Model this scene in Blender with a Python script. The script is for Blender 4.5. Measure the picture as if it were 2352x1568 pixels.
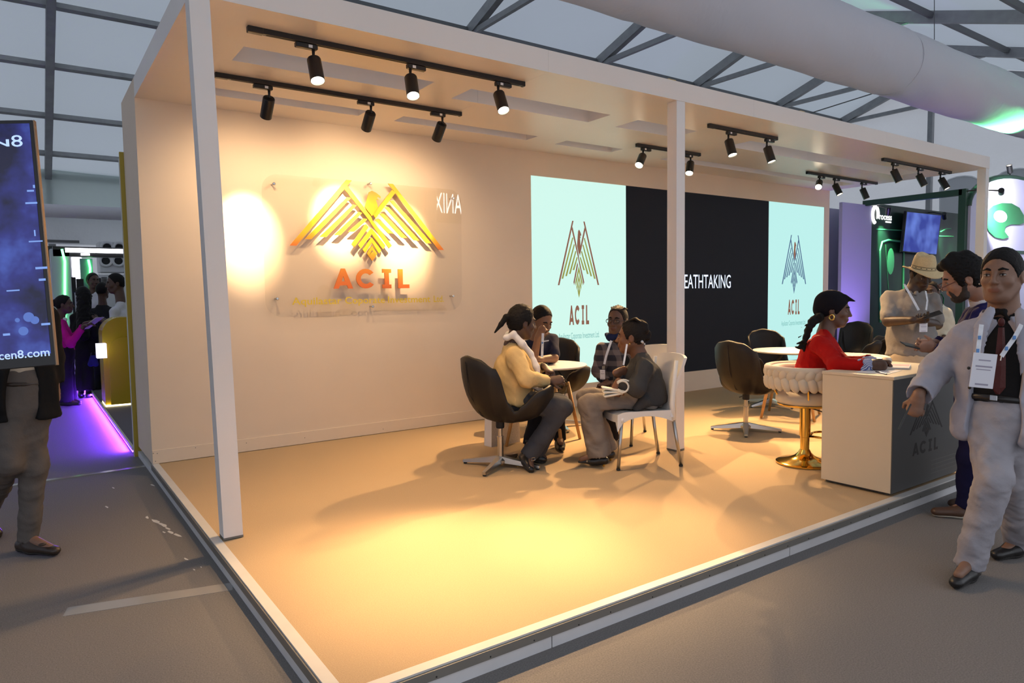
import bpy, math, random
import numpy as np
from mathutils import Vector, Matrix

for _o in list(bpy.data.objects):
    bpy.data.objects.remove(_o, do_unlink=True)
SC = bpy.context.scene
COL = SC.collection
random.seed(7)
RNG = np.random.RandomState(7)

# ------------------------------------------------------------------ camera
FPX = 1588.574
CAMP = np.array([-0.798886, -6.396280, 1.370211])
YAW, PITCH, ROLL = -0.6110546, -0.0673201, -0.0141134
_f = np.array([-math.sin(YAW) * math.cos(PITCH), math.cos(YAW) * math.cos(PITCH), math.sin(PITCH)])
_r = np.array([math.cos(YAW), math.sin(YAW), 0.0])
_u = np.cross(_r, _f)
CR = _r * math.cos(ROLL) + _u * math.sin(ROLL)
CU = -_r * math.sin(ROLL) + _u * math.cos(ROLL)
CF = _f
cam_data = bpy.data.cameras.new('camera')
cam_data.sensor_width = 36.0
cam_data.lens = FPX / 2352.0 * 36.0
cam_data.clip_start = 0.05
cam_data.clip_end = 200
cam = bpy.data.objects.new('camera', cam_data)
COL.objects.link(cam)
cam.matrix_world = Matrix(((CR[0], CU[0], -CF[0], CAMP[0]), (CR[1], CU[1], -CF[1], CAMP[1]),
                           (CR[2], CU[2], -CF[2], CAMP[2]), (0, 0, 0, 1)))
SC.camera = cam

# ------------------------------------------------------------------ world, exposure
SC.view_settings.view_transform = 'Standard'
SC.view_settings.look = 'None'
SC.view_settings.gamma = 1.0
SC.view_settings.use_curve_mapping = False
SC.view_settings.exposure = 0.0
SPOT_W = 730.0
WORLD_S = 0.95
world = bpy.data.worlds.new('world')
SC.world = world
world.use_nodes = True
bg = world.node_tree.nodes['Background']
bg.inputs[0].default_value = (0.88, 0.91, 1.0, 1)
bg.inputs[1].default_value = WORLD_S


SC.cycles.adaptive_threshold = 0.05
SC.cycles.use_light_tree = False
SC.cycles.max_bounces = 5
SC.cycles.diffuse_bounces = 3
SC.cycles.glossy_bounces = 2
SC.cycles.transmission_bounces = 3
SC.cycles.transparent_max_bounces = 8
SC.cycles.caustics_reflective = False
SC.cycles.caustics_refractive = False


# ------------------------------------------------------------------ helpers
def ray(u, v):
    return CF + CR * ((u - 1176) / FPX) - CU * ((v - 784) / FPX)


def P(u, v, d):
    """point seen at photo pixel (u, v) at distance d along the view axis"""
    return CAMP + ray(u, v) * d


def nrm(a):
    a = np.asarray(a, float)
    return a / max(np.linalg.norm(a), 1e-9)


MATS = {}


def mat(name, col, rough=0.6, metal=0.0, bump=0.0, bscale=60.0, var=0.0, vscale=8.0, emit=0.0, ecol=None,
        spec=0.5, coat=0.0, sheen=0.0, trans=0.0, aniso=None):
    if name in MATS:
        return MATS[name]
    m = bpy.data.materials.new(name)
    m.use_nodes = True
    nt = m.node_tree
    b = nt.nodes['Principled BSDF']
    c = tuple(col) + (1,) if len(col) == 3 else tuple(col)
    b.inputs['Base Color'].default_value = c
    b.inputs['Roughness'].default_value = rough
    b.inputs['Metallic'].default_value = metal
    b.inputs['Specular IOR Level'].default_value = spec
    b.inputs['Coat Weight'].default_value = coat
    b.inputs['Sheen Weight'].default_value = sheen
    if emit:
        b.inputs['Emission Color'].default_value = tuple(ecol or col[:3]) + (1,)
        b.inputs['Emission Strength'].default_value = emit
    if var or bump:
        tc = nt.nodes.new('ShaderNodeTexCoord')
        mp = nt.nodes.new('ShaderNodeMapping')
        nt.links.new(tc.outputs['Object'], mp.inputs[0])
        if aniso:
            mp.inputs['Scale'].default_value = aniso
    if var:
        n = nt.nodes.new('ShaderNodeTexNoise')
        n.inputs['Scale'].default_value = vscale
        n.inputs['Detail'].default_value = 5
        nt.links.new(mp.outputs[0], n.inputs['Vector'])
        r = nt.nodes.new('ShaderNodeValToRGB')
        r.color_ramp.elements[0].position = 0.3
        r.color_ramp.elements[1].position = 0.72
        r.color_ramp.elements[0].color = tuple(x * (1 - var) for x in c[:3]) + (1,)
        r.color_ramp.elements[1].color = tuple(min(1, x * (1 + var)) for x in c[:3]) + (1,)
        nt.links.new(n.outputs[0], r.inputs[0])
        nt.links.new(r.outputs[0], b.inputs['Base Color'])
    if bump:
        n2 = nt.nodes.new('ShaderNodeTexNoise')
        n2.inputs['Scale'].default_value = bscale
        n2.inputs['Detail'].default_value = 3
        nt.links.new(mp.outputs[0], n2.inputs['Vector'])
        bp = nt.nodes.new('ShaderNodeBump')
        bp.inputs['Strength'].default_value = bump
        bp.inputs['Distance'].default_value = 0.01
        nt.links.new(n2.outputs[0], bp.inputs['Height'])
        nt.links.new(bp.outputs[0], b.inputs['Normal'])
    MATS[name] = m
    return m


ORG = {}


def tag(o, label=None, cat=None, group=None, kind=None):
    if label:
        o['label'] = label
    if cat:
        o['category'] = cat
    if group:
        o['group'] = group
    if kind:
        o['kind'] = kind
    return o


def empty(name, loc=(0, 0, 0), rz=0.0, label=None, cat=None, group=None, kind=None, world_parts=True):
    """root of a thing. world_parts: its parts are given in world coordinates"""
    o = bpy.data.objects.new(name, None)
    COL.objects.link(o)
    o.location = loc
    o.rotation_euler = (0, 0, rz)
    o.empty_display_size = 0.1
    ORG[o] = np.array(loc, float) if world_parts else np.zeros(3)
    return tag(o, label, cat, group, kind)


def mesh_obj(name, V, F, m, parent=None, smooth=False, uvless=True):
    V = np.asarray(V, float).reshape(-1, 3)
    if parent is not None:
        org = ORG[parent]
    else:
        lo, hi = V.min(0), V.max(0)
        org = np.array([(lo[0] + hi[0]) / 2, (lo[1] + hi[1]) / 2, lo[2]])
    me = bpy.data.meshes.new(name)
    if isinstance(F, np.ndarray):
        n = len(F)
        k = F.shape[1] if n else 4
        me.vertices.add(len(V))
        me.vertices.foreach_set('co', (V - org).ravel().astype(np.float32))
        me.loops.add(n * k)
        me.loops.foreach_set('vertex_index', F.ravel().astype(np.int32))
        me.polygons.add(n)
        me.polygons.foreach_set('loop_start', np.arange(n, dtype=np.int32) * k)
        me.polygons.foreach_set('loop_total', np.full(n, k, dtype=np.int32))
        me.update(calc_edges=True)
        me.validate()
    else:
        me.from_pydata([tuple(x) for x in (V - org)], [], F)
        me.update()
    for mm in (m if isinstance(m, (list, tuple)) else [m]):
        me.materials.append(mm)
    if smooth:
        me.polygons.foreach_set('use_smooth', [True] * len(me.polygons))
    o = bpy.data.objects.new(name, me)
    COL.objects.link(o)
    if parent is not None:
        o.parent = parent
        ORG[o] = org
    else:
        o.location = org
        ORG[o] = org
    return o


class MB:
    """collects simple solids; build() links them as one mesh"""

    def __init__(s):
        s.V, s.F = [], []

    def _add(s, V, F):
        b = len(s.V)
        s.V += [tuple(map(float, v)) for v in V]
        s.F += [tuple(i + b for i in f) for f in F]
        return s

    def box(s, lo, hi, bev=0.0):
        lo, hi = np.minimum(lo, hi), np.maximum(lo, hi)
        if bev <= 0:
            x0, y0, z0 = lo
            x1, y1, z1 = hi
            V = [(x0, y0, z0), (x1, y0, z0), (x1, y1, z0), (x0, y1, z0), (x0, y0, z1), (x1, y0, z1), (x1, y1, z1), (x0, y1, z1)]
            F = [(0, 3, 2, 1), (4, 5, 6, 7), (0, 1, 5, 4), (1, 2, 6, 5), (2, 3, 7, 6), (3, 0, 4, 7)]
            return s._add(V, F)
        return s.obox((lo + hi) / 2, (hi - lo) / 2, np.eye(3), bev)

    def obox(s, c, half, ax, bev=0.0):
        """oriented box; rows of ax are the unit axes; chamfered when bev > 0"""
        c, half, ax = np.asarray(c, float), np.asarray(half, float), np.asarray(ax, float)
        if bev <= 0:
            V = [c + ax.T @ (half * np.array(q)) for q in
                 [(-1, -1, -1), (1, -1, -1), (1, 1, -1), (-1, 1, -1), (-1, -1, 1), (1, -1, 1), (1, 1, 1), (-1, 1, 1)]]
            F = [(0, 3, 2, 1), (4, 5, 6, 7), (0, 1, 5, 4), (1, 2, 6, 5), (2, 3, 7, 6), (3, 0, 4, 7)]
            return s._add(V, F)
        b = min(bev, half.min() * 0.95)
        idx, V = {}, []
        for sx in (-1, 1):
            for sy in (-1, 1):
                for sz in (-1, 1):
                    sg = np.array([sx, sy, sz], float)
                    for a in range(3):
                        q = half * sg - sg * b
                        q[a] = half[a] * sg[a]
                        idx[(sx, sy, sz, a)] = len(V)
                        V.append(c + ax.T @ q)
        F = []
        for a in range(3):
            o1, o2 = (a + 1) % 3, (a + 2) % 3
            for sgn in (-1, 1):
                ring = []
                for p, q in ((-1, -1), (1, -1), (1, 1), (-1, 1)):
                    sg = [0, 0, 0]
                    sg[a], sg[o1], sg[o2] = sgn, p, q
                    ring.append(idx[tuple(sg) + (a,)])
                F.append(tuple(ring if sgn > 0 else ring[::-1]))
        for a in range(3):
            o1, o2 = (a + 1) % 3, (a + 2) % 3
            for p in (-1, 1):
                for q in (-1, 1):
                    g0, g1 = [0, 0, 0], [0, 0, 0]
                    g0[a], g1[a] = -1, 1
                    g0[o1] = g1[o1] = p
                    g0[o2] = g1[o2] = q
                    f = (idx[tuple(g0) + (o1,)], idx[tuple(g1) + (o1,)], idx[tuple(g1) + (o2,)], idx[tuple(g0) + (o2,)])
                    F.append(f if p * q > 0 else f[::-1])
        for sx in (-1, 1):
            for sy in (-1, 1):
                for sz in (-1, 1):
                    f = tuple(idx[(sx, sy, sz, a)] for a in range(3))
                    F.append(f if sx * sy * sz > 0 else f[::-1])
        return s._add(V, F)

    def tube(s, pts, r, n=10, cap=True, closed=False, up=None, flat=1.0):
        pts = [np.asarray(p, float) for p in pts]
        m = len(pts)
        rs = [r] * m if np.isscalar(r) else list(r)
        V, F = [], []
        ref = np.asarray(up, float) if up is not None else None
        prev = None
        for i, p in enumerate(pts):
            if closed:
                t = nrm(pts[(i + 1) % m] - pts[i - 1])
            else:
                t = nrm(pts[min(i + 1, m - 1)] - pts[max(i - 1, 0)])
            if ref is not None:
                a = ref
            elif prev is not None:
                a = prev
            else:
                a = np.array([0, 0, 1.0]) if abs(t[2]) < 0.9 else np.array([1.0, 0, 0])
            a = nrm(a - t * (a @ t))
            prev = a
            b = np.cross(t, a)
            for k in range(n):
                w = 2 * math.pi * k / n
                V.append(p + rs[i] * (math.cos(w) * a * flat + math.sin(w) * b))
        for i in range(m if closed else m - 1):
            j = (i + 1) % m
            for k in range(n):
                l = (k + 1) % n
                F.append((i * n + k, i * n + l, j * n + l, j * n + k))
        if cap and not closed:
            F.append(tuple(range(n - 1, -1, -1)))
            F.append(tuple((m - 1) * n + k for k in range(n)))
        return s._add(V, F)

    def lathe(s, c, prof, n=32, ax=None):
        """prof: (radius, height) pairs from bottom to top round the vertical (or ax) axis at c"""
        c = np.asarray(c, float)
        if ax is None:
            e1, e2, e3 = np.eye(3)
        else:
            e3 = nrm(ax)
            e1 = nrm(np.cross(e3, [0.3, 0.9, 0.2]))
            e2 = np.cross(e3, e1)
        V, F = [], []
        m = len(prof)
        for r, z in prof:
            for k in range(n):
                w = 2 * math.pi * k / n
                V.append(c + e1 * (r * math.cos(w)) + e2 * (r * math.sin(w)) + e3 * z)
        for i in range(m - 1):
            for k in range(n):
                l = (k + 1) % n
                F.append((i * n + k, i * n + l, (i + 1) * n + l, (i + 1) * n + k))
        F.append(tuple(range(n - 1, -1, -1)))
        F.append(tuple((m - 1) * n + k for k in range(n)))
        return s._add(V, F)

    def prism(s, poly, o, ux, uy, thick):
        """flat outline (2D points) in the plane o + x ux + y uy, extruded along ux x uy by thick"""
        o, ux, uy = np.asarray(o, float), np.asarray(ux, float), np.asarray(uy, float)
        area = sum(poly[i][0] * poly[(i + 1) % len(poly)][1] - poly[(i + 1) % len(poly)][0] * poly[i][1] for i in range(len(poly)))
        if area < 0:
            poly = poly[::-1]
        nn = nrm(np.cross(ux, uy)) * thick
        n = len(poly)
        V = [o + ux * x + uy * y for x, y in poly] + [o + ux * x + uy * y + nn for x, y in poly]
        F = [tuple(range(n - 1, -1, -1)), tuple(range(n, 2 * n))]
        for i in range(n):
            j = (i + 1) % n
            F.append((i, j, n + j, n + i))
        return s._add(V, F)

    def ell(s, c, r, ax=None, n=12, m=8):
        c = np.asarray(c, float)
        r = np.ones(3) * np.asarray(r, float)
        ax = np.eye(3) if ax is None else np.asarray(ax, float)
        V = [c - ax[2] * r[2]]
        for i in range(1, m):
            a = -math.pi / 2 + math.pi * i / m
            for k in range(n):
                w = 2 * math.pi * k / n
                V.append(c + ax[0] * (r[0] * math.cos(a) * math.cos(w)) + ax[1] * (r[1] * math.cos(a) * math.sin(w)) + ax[2] * (r[2] * math.sin(a)))
        V.append(c + ax[2] * r[2])
        F = []
        for k in range(n):
            l = (k + 1) % n
            F.append((0, 1 + l, 1 + k))
            for i in range(m - 2):
                F.append((1 + i * n + k, 1 + i * n + l, 1 + (i + 1) * n + l, 1 + (i + 1) * n + k))
            F.append((1 + (m - 2) * n + k, 1 + (m - 2) * n + l, len(V) - 1))
        return s._add(V, F)

    def text(s, txt, o, ux, uy, size, width=None, thick=0.002, bold=0.0, align='LEFT'):
        cu = bpy.data.curves.new('lettering', 'FONT')
        cu.body = txt
        cu.size = 1.0
        cu.offset = bold
        cu.resolution_u = 3
        ob = bpy.data.objects.new('lettering', cu)
        COL.objects.link(ob)
        dg = bpy.context.evaluated_depsgraph_get()
        me = bpy.data.meshes.new_from_object(ob.evaluated_get(dg))
        V = np.array([v.co[:] for v in me.vertices])
        F = [tuple(p.vertices) for p in me.polygons]
        bpy.data.objects.remove(ob, do_unlink=True)
        bpy.data.curves.remove(cu)
        bpy.data.meshes.remove(me)
        x0, x1 = V[:, 0].min(), V[:, 0].max()
        cap = 0.70
        sy = size / cap
        sx = width / (x1 - x0) if width else sy
        V[:, 0] = (V[:, 0] - x0) * sx
        w = (x1 - x0) * sx
        if align == 'CENTER':
            V[:, 0] -= w / 2
        V[:, 1] *= sy
        o, ux, uy = np.asarray(o, float), np.asarray(ux, float), np.asarray(uy, float)
        nn = nrm(np.cross(ux, uy)) * thick
        return s._add([o + ux * a[0] + uy * a[1] + nn for a in V], F)

    def build(s, name, m, parent=None, smooth=False):
        return mesh_obj(name, s.V, s.F, m, parent, smooth)


def shade_auto(o, deg=35):
    me = o.data
    me.polygons.foreach_set('use_smooth', [True] * len(me.polygons))
    try:
        me.set_sharp_from_angle(angle=math.radians(deg))
    except Exception:
        pass
    return o


def ax_from(d, up=(0, 0, 1)):
    """rows: forward, left, up"""
    f = nrm(d)
    l = nrm(np.cross(up, f))
    return np.array([f, l, np.cross(f, l)])


class SDF:
    """signed distance grid: smooth unions of rounded solids, meshed as one continuous skin"""

    def __init__(s, pts, pad, h):
        pts = np.asarray(pts, float)
        s.lo = pts.min(0) - pad
        s.h = h
        n = np.ceil((pts.max(0) + pad - s.lo) / h).astype(int) + 2
        s.phi = np.full(n, 0.3, np.float32)
        s.ax = [(s.lo[i] + h * np.arange(n[i])).astype(np.float32) for i in range(3)]

    def win(s, lo, hi):
        sl = []
        for i in range(3):
            a = int(max(0, math.floor((lo[i] - s.lo[i]) / s.h)))
            b = int(min(len(s.ax[i]), math.ceil((hi[i] - s.lo[i]) / s.h) + 1))
            if b <= a:
                return None, None
            sl.append(slice(a, b))
        X = s.ax[0][sl[0]][:, None, None]
        Y = s.ax[1][sl[1]][None, :, None]
        Z = s.ax[2][sl[2]][None, None, :]
        return tuple(sl), (X, Y, Z)

    def _un(s, sl, d, k):
        a = s.phi[sl]
        if k <= 0:
            s.phi[sl] = np.minimum(a, d)
            return
        h = np.clip(0.5 + 0.5 * (a - d) / k, 0, 1)
        s.phi[sl] = a * (1 - h) + d * h - k * h * (1 - h)

    def _sub(s, sl, d, k):
        a = s.phi[sl]
        k = max(k, 1e-4)
        h = np.clip(0.5 - 0.5 * (a + d) / k, 0, 1)
        s.phi[sl] = a * (1 - h) - d * h + k * h * (1 - h)

    def cap(s, a, b, ra, rb=None, k=0.03, sq=None, sub=False):
        """tapered capsule; sq = (axis, factor): flattened along axis by factor"""
        rb = ra if rb is None else rb
        a, b = np.asarray(a, float), np.asarray(b, float)
        m = max(ra, rb) + k + 3 * s.h
        sl, g = s.win(np.minimum(a, b) - m, np.maximum(a, b) + m)
        if sl is None:
            return s
        ab = b - a
        if sq is not None:
            n, q = nrm(sq[0]), sq[1]
            c = a
            t0 = (g[0] - c[0]) * n[0] + (g[1] - c[1]) * n[1] + (g[2] - c[2]) * n[2]
            g = [g[i] + (q - 1) * t0 * n[i] for i in range(3)]
            ab = ab + (q - 1) * (ab @ n) * n
        px, py, pz = g[0] - a[0], g[1] - a[1], g[2] - a[2]
        L = float(ab @ ab)
        t = np.clip((px * ab[0] + py * ab[1] + pz * ab[2]) / max(L, 1e-9), 0, 1)
        d = np.sqrt((px - t * ab[0]) ** 2 + (py - t * ab[1]) ** 2 + (pz - t * ab[2]) ** 2) - (ra + t * (rb - ra))
        (s._sub if sub else s._un)(sl, d.astype(np.float32), k)
        return s

    def ell(s, c, r, ax=None, k=0.02, sub=False):
        c = np.asarray(c, float)
        r = np.ones(3) * np.asarray(r, float)
        ax = np.eye(3) if ax is None else ax
        m = r.max() + k + 3 * s.h
        sl, g = s.win(c - m, c + m)
        if sl is None:
            return s
        q = [(g[0] - c[0]) * ax[i][0] + (g[1] - c[1]) * ax[i][1] + (g[2] - c[2]) * ax[i][2] for i in range(3)]
        k0 = np.sqrt(sum((q[i] / r[i]) ** 2 for i in range(3)))
        k1 = np.sqrt(sum((q[i] / r[i] ** 2) ** 2 for i in range(3)))
        d = k0 * (k0 - 1) / np.maximum(k1, 1e-6)
        (s._sub if sub else s._un)(sl, d.astype(np.float32), k)
        return s

    def cut(s, p, n, k=0.0):
        """remove everything on the side n points to"""
        n = nrm(n)
        X, Y, Z = s.ax[0][:, None, None], s.ax[1][None, :, None], s.ax[2][None, None, :]
        d = (X - p[0]) * n[0] + (Y - p[1]) * n[1] + (Z - p[2]) * n[2]
        if k <= 0:
            s.phi = np.maximum(s.phi, d.astype(np.float32))
        else:
            h = np.clip(0.5 - 0.5 * (s.phi - d) / k, 0, 1)
            s.phi = (s.phi * (1 - h) + d * h + k * h * (1 - h)).astype(np.float32)
        return s

    def folds(s, amp, freq, seed=0, dirv=None):
        r = np.random.RandomState(seed)
        X, Y, Z = s.ax[0][:, None, None], s.ax[1][None, :, None], s.ax[2][None, None, :]
        f = 0
        for i in range(5):
            w = nrm(r.normal(size=3) if dirv is None else nrm(dirv) + 0.55 * r.normal(size=3)) * freq * (0.6 + 0.25 * i)
            w2 = r.normal(size=3) * freq * 0.35
            f = f + np.sin(X * w[0] + Y * w[1] + Z * w[2] + r.uniform(0, 6) + 1.3 * np.sin(X * w2[0] + Y * w2[1] + Z * w2[2]))
        s.phi = s.phi + (amp * f / 2.2).astype(np.float32)
        return s

    def mesh(s):
        phi = s.phi
        phi[0], phi[-1] = 1, 1
        phi[:, 0], phi[:, -1] = 1, 1
        phi[:, :, 0], phi[:, :, -1] = 1, 1
        ins = phi < 0
        sh = [(i, j, k) for i in (0, 1) for j in (0, 1) for k in (0, 1)]
        n = np.array(phi.shape) - 1

        def S(A, c):
            return A[c[0]:c[0] + n[0], c[1]:c[1] + n[1], c[2]:c[2] + n[2]]
        al = np.ones(n, bool)
        an = np.zeros(n, bool)
        for c in sh:
            t = S(ins, c)
            al &= t
            an |= t
        act = an & ~al
        idx = np.argwhere(act)
        vid = np.full(n, -1, np.int32)
        vid[act] = np.arange(len(idx))
        acc = np.zeros((len(idx), 3))
        cnt = np.zeros(len(idx))
        val = {c: phi[idx[:, 0] + c[0], idx[:, 1] + c[1], idx[:, 2] + c[2]].astype(float) for c in sh}
        for c in sh:
            for a in range(3):
                if c[a] == 0:
                    e = list(c)
                    e[a] = 1
                    v0, v1 = val[c], val[tuple(e)]
                    ok = (v0 < 0) != (v1 < 0)
                    t = np.where(ok, v0 / np.where(ok, v0 - v1, 1), 0)
                    p = np.tile(np.array(c, float), (len(idx), 1))
                    p[:, a] += t
                    acc += p * ok[:, None]
                    cnt += ok
        V = s.lo + s.h * (idx + acc / cnt[:, None])
        Q = []
        for a in range(3):
            o1, o2 = (a + 1) % 3, (a + 2) % 3
            sl0 = [slice(1, -1)] * 3
            sl0[a] = slice(0, -1)
            sl1 = [slice(1, -1)] * 3
            sl1[a] = slice(1, None)
            A0, A1 = ins[tuple(sl0)], ins[tuple(sl1)]
            for flip, msk in ((False, A0 & ~A1), (True, ~A0 & A1)):
                e = np.argwhere(msk)
                if not len(e):
                    continue
                off = np.ones(3, int)
                off[a] = 0
                e = e + off
                quad = []
                for p, q in ((1, 1), (0, 1), (0, 0), (1, 0)):
                    c = e.copy()
                    c[:, o1] -= p
                    c[:, o2] -= q
                    quad.append(vid[c[:, 0], c[:, 1], c[:, 2]])
                quad = np.stack(quad, 1)
                Q.append(quad[:, ::-1] if flip else quad)
        F = np.concatenate(Q)
        return V, F

    def build(s, name, m, parent, smooth=True):
        V, F = s.mesh()
        return mesh_obj(name, V, F, m, parent, smooth)


def relax(V, F, it=1, w=0.5):
    for _ in range(it):
        acc = np.zeros_like(V)
        cnt = np.zeros(len(V))
        for a, b in ((0, 1), (1, 2), (2, 3), (3, 0)):
            np.add.at(acc, F[:, a], V[F[:, b]])
            np.add.at(acc, F[:, b], V[F[:, a]])
            np.add.at(cnt, F[:, a], 1)
            np.add.at(cnt, F[:, b], 1)
        V = V * (1 - w) + w * acc / np.maximum(cnt, 1)[:, None]
    return V


def GP(u, v, z=0.0):
    d = ray(u, v)
    return CAMP + d * ((z - CAMP[2]) / d[2])


def WP(u, v, y=0.0):
    d = ray(u, v)
    return CAMP + d * ((y - CAMP[1]) / d[1])


# ------------------------------------------------------------------ dimensions of the booth
W, D1, D2, GZ, H, HF = 10.09, 2.304, 4.195, -0.0955, 3.0, 0.157

# ------------------------------------------------------------------ materials of the setting
M_WALL = mat('booth_paint', (0.78, 0.635, 0.49), 0.75, bump=0.03, bscale=25, var=0.02, vscale=2)
M_POST = mat('post_paint', (0.80, 0.76, 0.73), 0.7, bump=0.03, bscale=30, var=0.025, vscale=3)
M_SOFFIT = mat('soffit_laminate', (0.83, 0.75, 0.69), 0.35, bump=0.02, bscale=12, var=0.02, vscale=1.5)
M_TRIM = mat('edge_trim', (0.62, 0.60, 0.57), 0.35, var=0.05, vscale=5)
M_EDGE = mat('edge_profile_dark', (0.16, 0.155, 0.14), 0.45, var=0.1, vscale=6)
M_SKIRT = mat('skirt_board', (0.62, 0.62, 0.63), 0.55, var=0.06, vscale=5)
M_BCARPET = mat('booth_carpet', (0.51, 0.37, 0.225), 0.95, bump=0.35, bscale=320, var=0.10, vscale=220, spec=0.1)
M_HCARPET = mat('hall_carpet', (0.195, 0.185, 0.178), 0.95, bump=0.35, bscale=260, var=0.22, vscale=160, spec=0.1)
M_STEEL = mat('galvanised_steel', (0.34, 0.35, 0.36), 0.5, metal=0.35, var=0.1, vscale=6)
M_STEELD = mat('steel_dark', (0.16, 0.165, 0.17), 0.55, metal=0.3)
M_WOOD = mat('raw_timber', (0.62, 0.45, 0.20), 0.7, var=0.15, vscale=30, aniso=(1, 8, 8))
M_BLACK = mat('black_powder_coat', (0.012, 0.012, 0.013), 0.38)
M_BLACKM = mat('black_matte', (0.01, 0.01, 0.011), 0.7)


def fabric_mat(name, col, tr, rough=0.8, bump=0.15, bscale=1.2):
    m = bpy.data.materials.new(name)
    m.use_nodes = True
    nt = m.node_tree
    nt.nodes.clear()
    out = nt.nodes.new('ShaderNodeOutputMaterial')
    di = nt.nodes.new('ShaderNodeBsdfDiffuse')
    tl = nt.nodes.new('ShaderNodeBsdfTranslucent')
    mx = nt.nodes.new('ShaderNodeMixShader')
    di.inputs[0].default_value = col + (1,)
    tl.inputs[0].default_value = col + (1,)
    mx.inputs[0].default_value = tr
    tc = nt.nodes.new('ShaderNodeTexCoord')
    n = nt.nodes.new('ShaderNodeTexNoise')
    n.inputs['Scale'].default_value = bscale
    n.inputs['Detail'].default_value = 4
    bp = nt.nodes.new('ShaderNodeBump')
    bp.inputs['Strength'].default_value = bump
    bp.inputs['Distance'].default_value = 0.2
    nt.links.new(tc.outputs['Object'], n.inputs['Vector'])
    nt.links.new(n.outputs[0], bp.inputs['Height'])
    nt.links.new(bp.outputs[0], di.inputs['Normal'])
    nt.links.new(di.outputs[0], mx.inputs[1])
    nt.links.new(tl.outputs[0], mx.inputs[2])
    nt.links.new(mx.outputs[0], out.inputs[0])
    MATS[name] = m
    return m


M_TENT = fabric_mat('tent_fabric', (0.61, 0.68, 0.73), 0.5)
M_TENTW = fabric_mat('tent_wall_fabric', (0.74, 0.76, 0.78), 0.45, bump=0.35, bscale=2.2)
M_DUCT = fabric_mat('duct_fabric', (0.74, 0.72, 0.77), 0.06, bump=0.12, bscale=3)

# ------------------------------------------------------------------ hall floor
fl = MB().box((-16, -11, GZ - 0.1), (21, 13, GZ)).build('floor', M_HCARPET)
tag(fl, 'grey needle felt carpet of the exhibition hall', kind='structure')
M_TAPE = mat('clear_tape', (0.27, 0.265, 0.26), 0.15, spec=0.8)
for i, (a, b, w) in enumerate((((-30, 1122), (335, 1070), 0.03), ((150, 1405), (535, 1346), 0.05))):
    p, q = GP(a[0], a[1], GZ), GP(b[0], b[1], GZ)
    n = nrm(np.cross([0, 0, 1], q - p)) * w
    st = MB()
    st._add([p - n, q - n, q + n, p + n] + [x + np.array([0, 0, 0.0015]) for x in (p - n, q - n, q + n, p + n)],
            [(0, 3, 2, 1), (4, 5, 6, 7), (0, 1, 5, 4), (1, 2, 6, 5), (2, 3, 7, 6), (3, 0, 4, 7)])
    o = st.build('carpet_tape', M_TAPE)
    tag(o, ['clear tape over the carpet seam near the purple light', 'wide clear tape over the carpet seam ending at the platform skirt'][i], 'tape', 'tape strips on the hall carpet')
M_SCRAP = mat('scuffed_white', (0.62, 0.61, 0.58), 0.6)
mb = MB()
rr = random.Random(3)
for (u, v, w, hh) in ((338, 1188, 10, 7), (358, 1197, 24, 8), (374, 1205, 22, 9), (392, 1222, 16, 6), (408, 1229, 20, 7), (386, 1214, 14, 4), (377, 1222, 8, 3),
                      (351, 1114, 12, 3), (245, 1164, 10, 4), (260, 1120, 7, 3), (428, 1284, 12, 4), (446, 1308, 6, 3), (462, 1302, 5, 3)):
    poly = []
    for k in range(9):
        t = 2 * math.pi * k / 9
        rd = 0.55 + 0.5 * rr.random()
        q = GP(u + w * 0.5 * rd * math.cos(t), v + hh * 0.5 * rd * math.sin(t) + 0.35 * w * 0.5 * rd * math.cos(t), GZ)
        poly.append((q[0], q[1]))
    mb.prism(poly, (0, 0, GZ), (1, 0, 0), (0, 1, 0), 0.0012)
tag(mb.build('tape_residue', M_SCRAP), 'torn white tape scraps stuck on grey carpet beside the platform', 'tape residue', kind='stuff')

# ------------------------------------------------------------------ platform
pf = empty('floor_platform', (W / 2, -D2 / 2, GZ), label='raised booth platform with beige carpet and trimmed edge', kind='structure')
MB().box((0.045, -D2 + 0.045, GZ), (W, 0.9, 0.0)).build('carpet', M_BCARPET, pf)
TR = 0.045
MB().box((-0.004, -D2, -0.004), (TR, 0.0, 0.004)).build('edge_trim', M_TRIM, pf)
MB().box((TR, -D2 - 0.004, -0.004), (W, -D2 + TR, 0.004)).build('edge_trim', M_TRIM, pf)
MB().box((-0.012, -D2 - 0.004, -0.044), (0.03, 0.0, -0.0041)).build('edge_profile', M_EDGE, pf)
MB().box((0.03, -D2 - 0.016, -0.040), (W, -D2 + 0.03, -0.0041)).build('edge_profile', M_EDGE, pf)
for (y0, y1) in ((-D2, -2.52), (-2.515, -1.62), (-1.615, 0.0), (0.002, 0.9)):
    MB().box((-0.006, y0, GZ), (0.03, y1, -0.0441)).build('skirt_board', M_SKIRT, pf)
xs = [0.0, 0.92, 2.60, 5.04, 7.48, W]
for i in range(5):
    MB().box((xs[i] + 0.003, -D2 - 0.006, GZ), (xs[i + 1] - 0.003, -D2 + 0.03, -0.0402)).build('skirt_board', M_SKIRT, pf)
scr = MB()
for k in range(46):
    x = 0.15 + 9.8 * k / 45 + 0.05 * rr.random()
    scr.lathe((x, -D2 - 0.016, -0.034 + 0.006 * rr.random()), [(0.0035, 0), (0.0035, 0.0012)], 6, ax=(0, -1, 0))
scr.build('screw_heads', M_BLACKM, pf)['kind'] = 'stuff'

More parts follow.
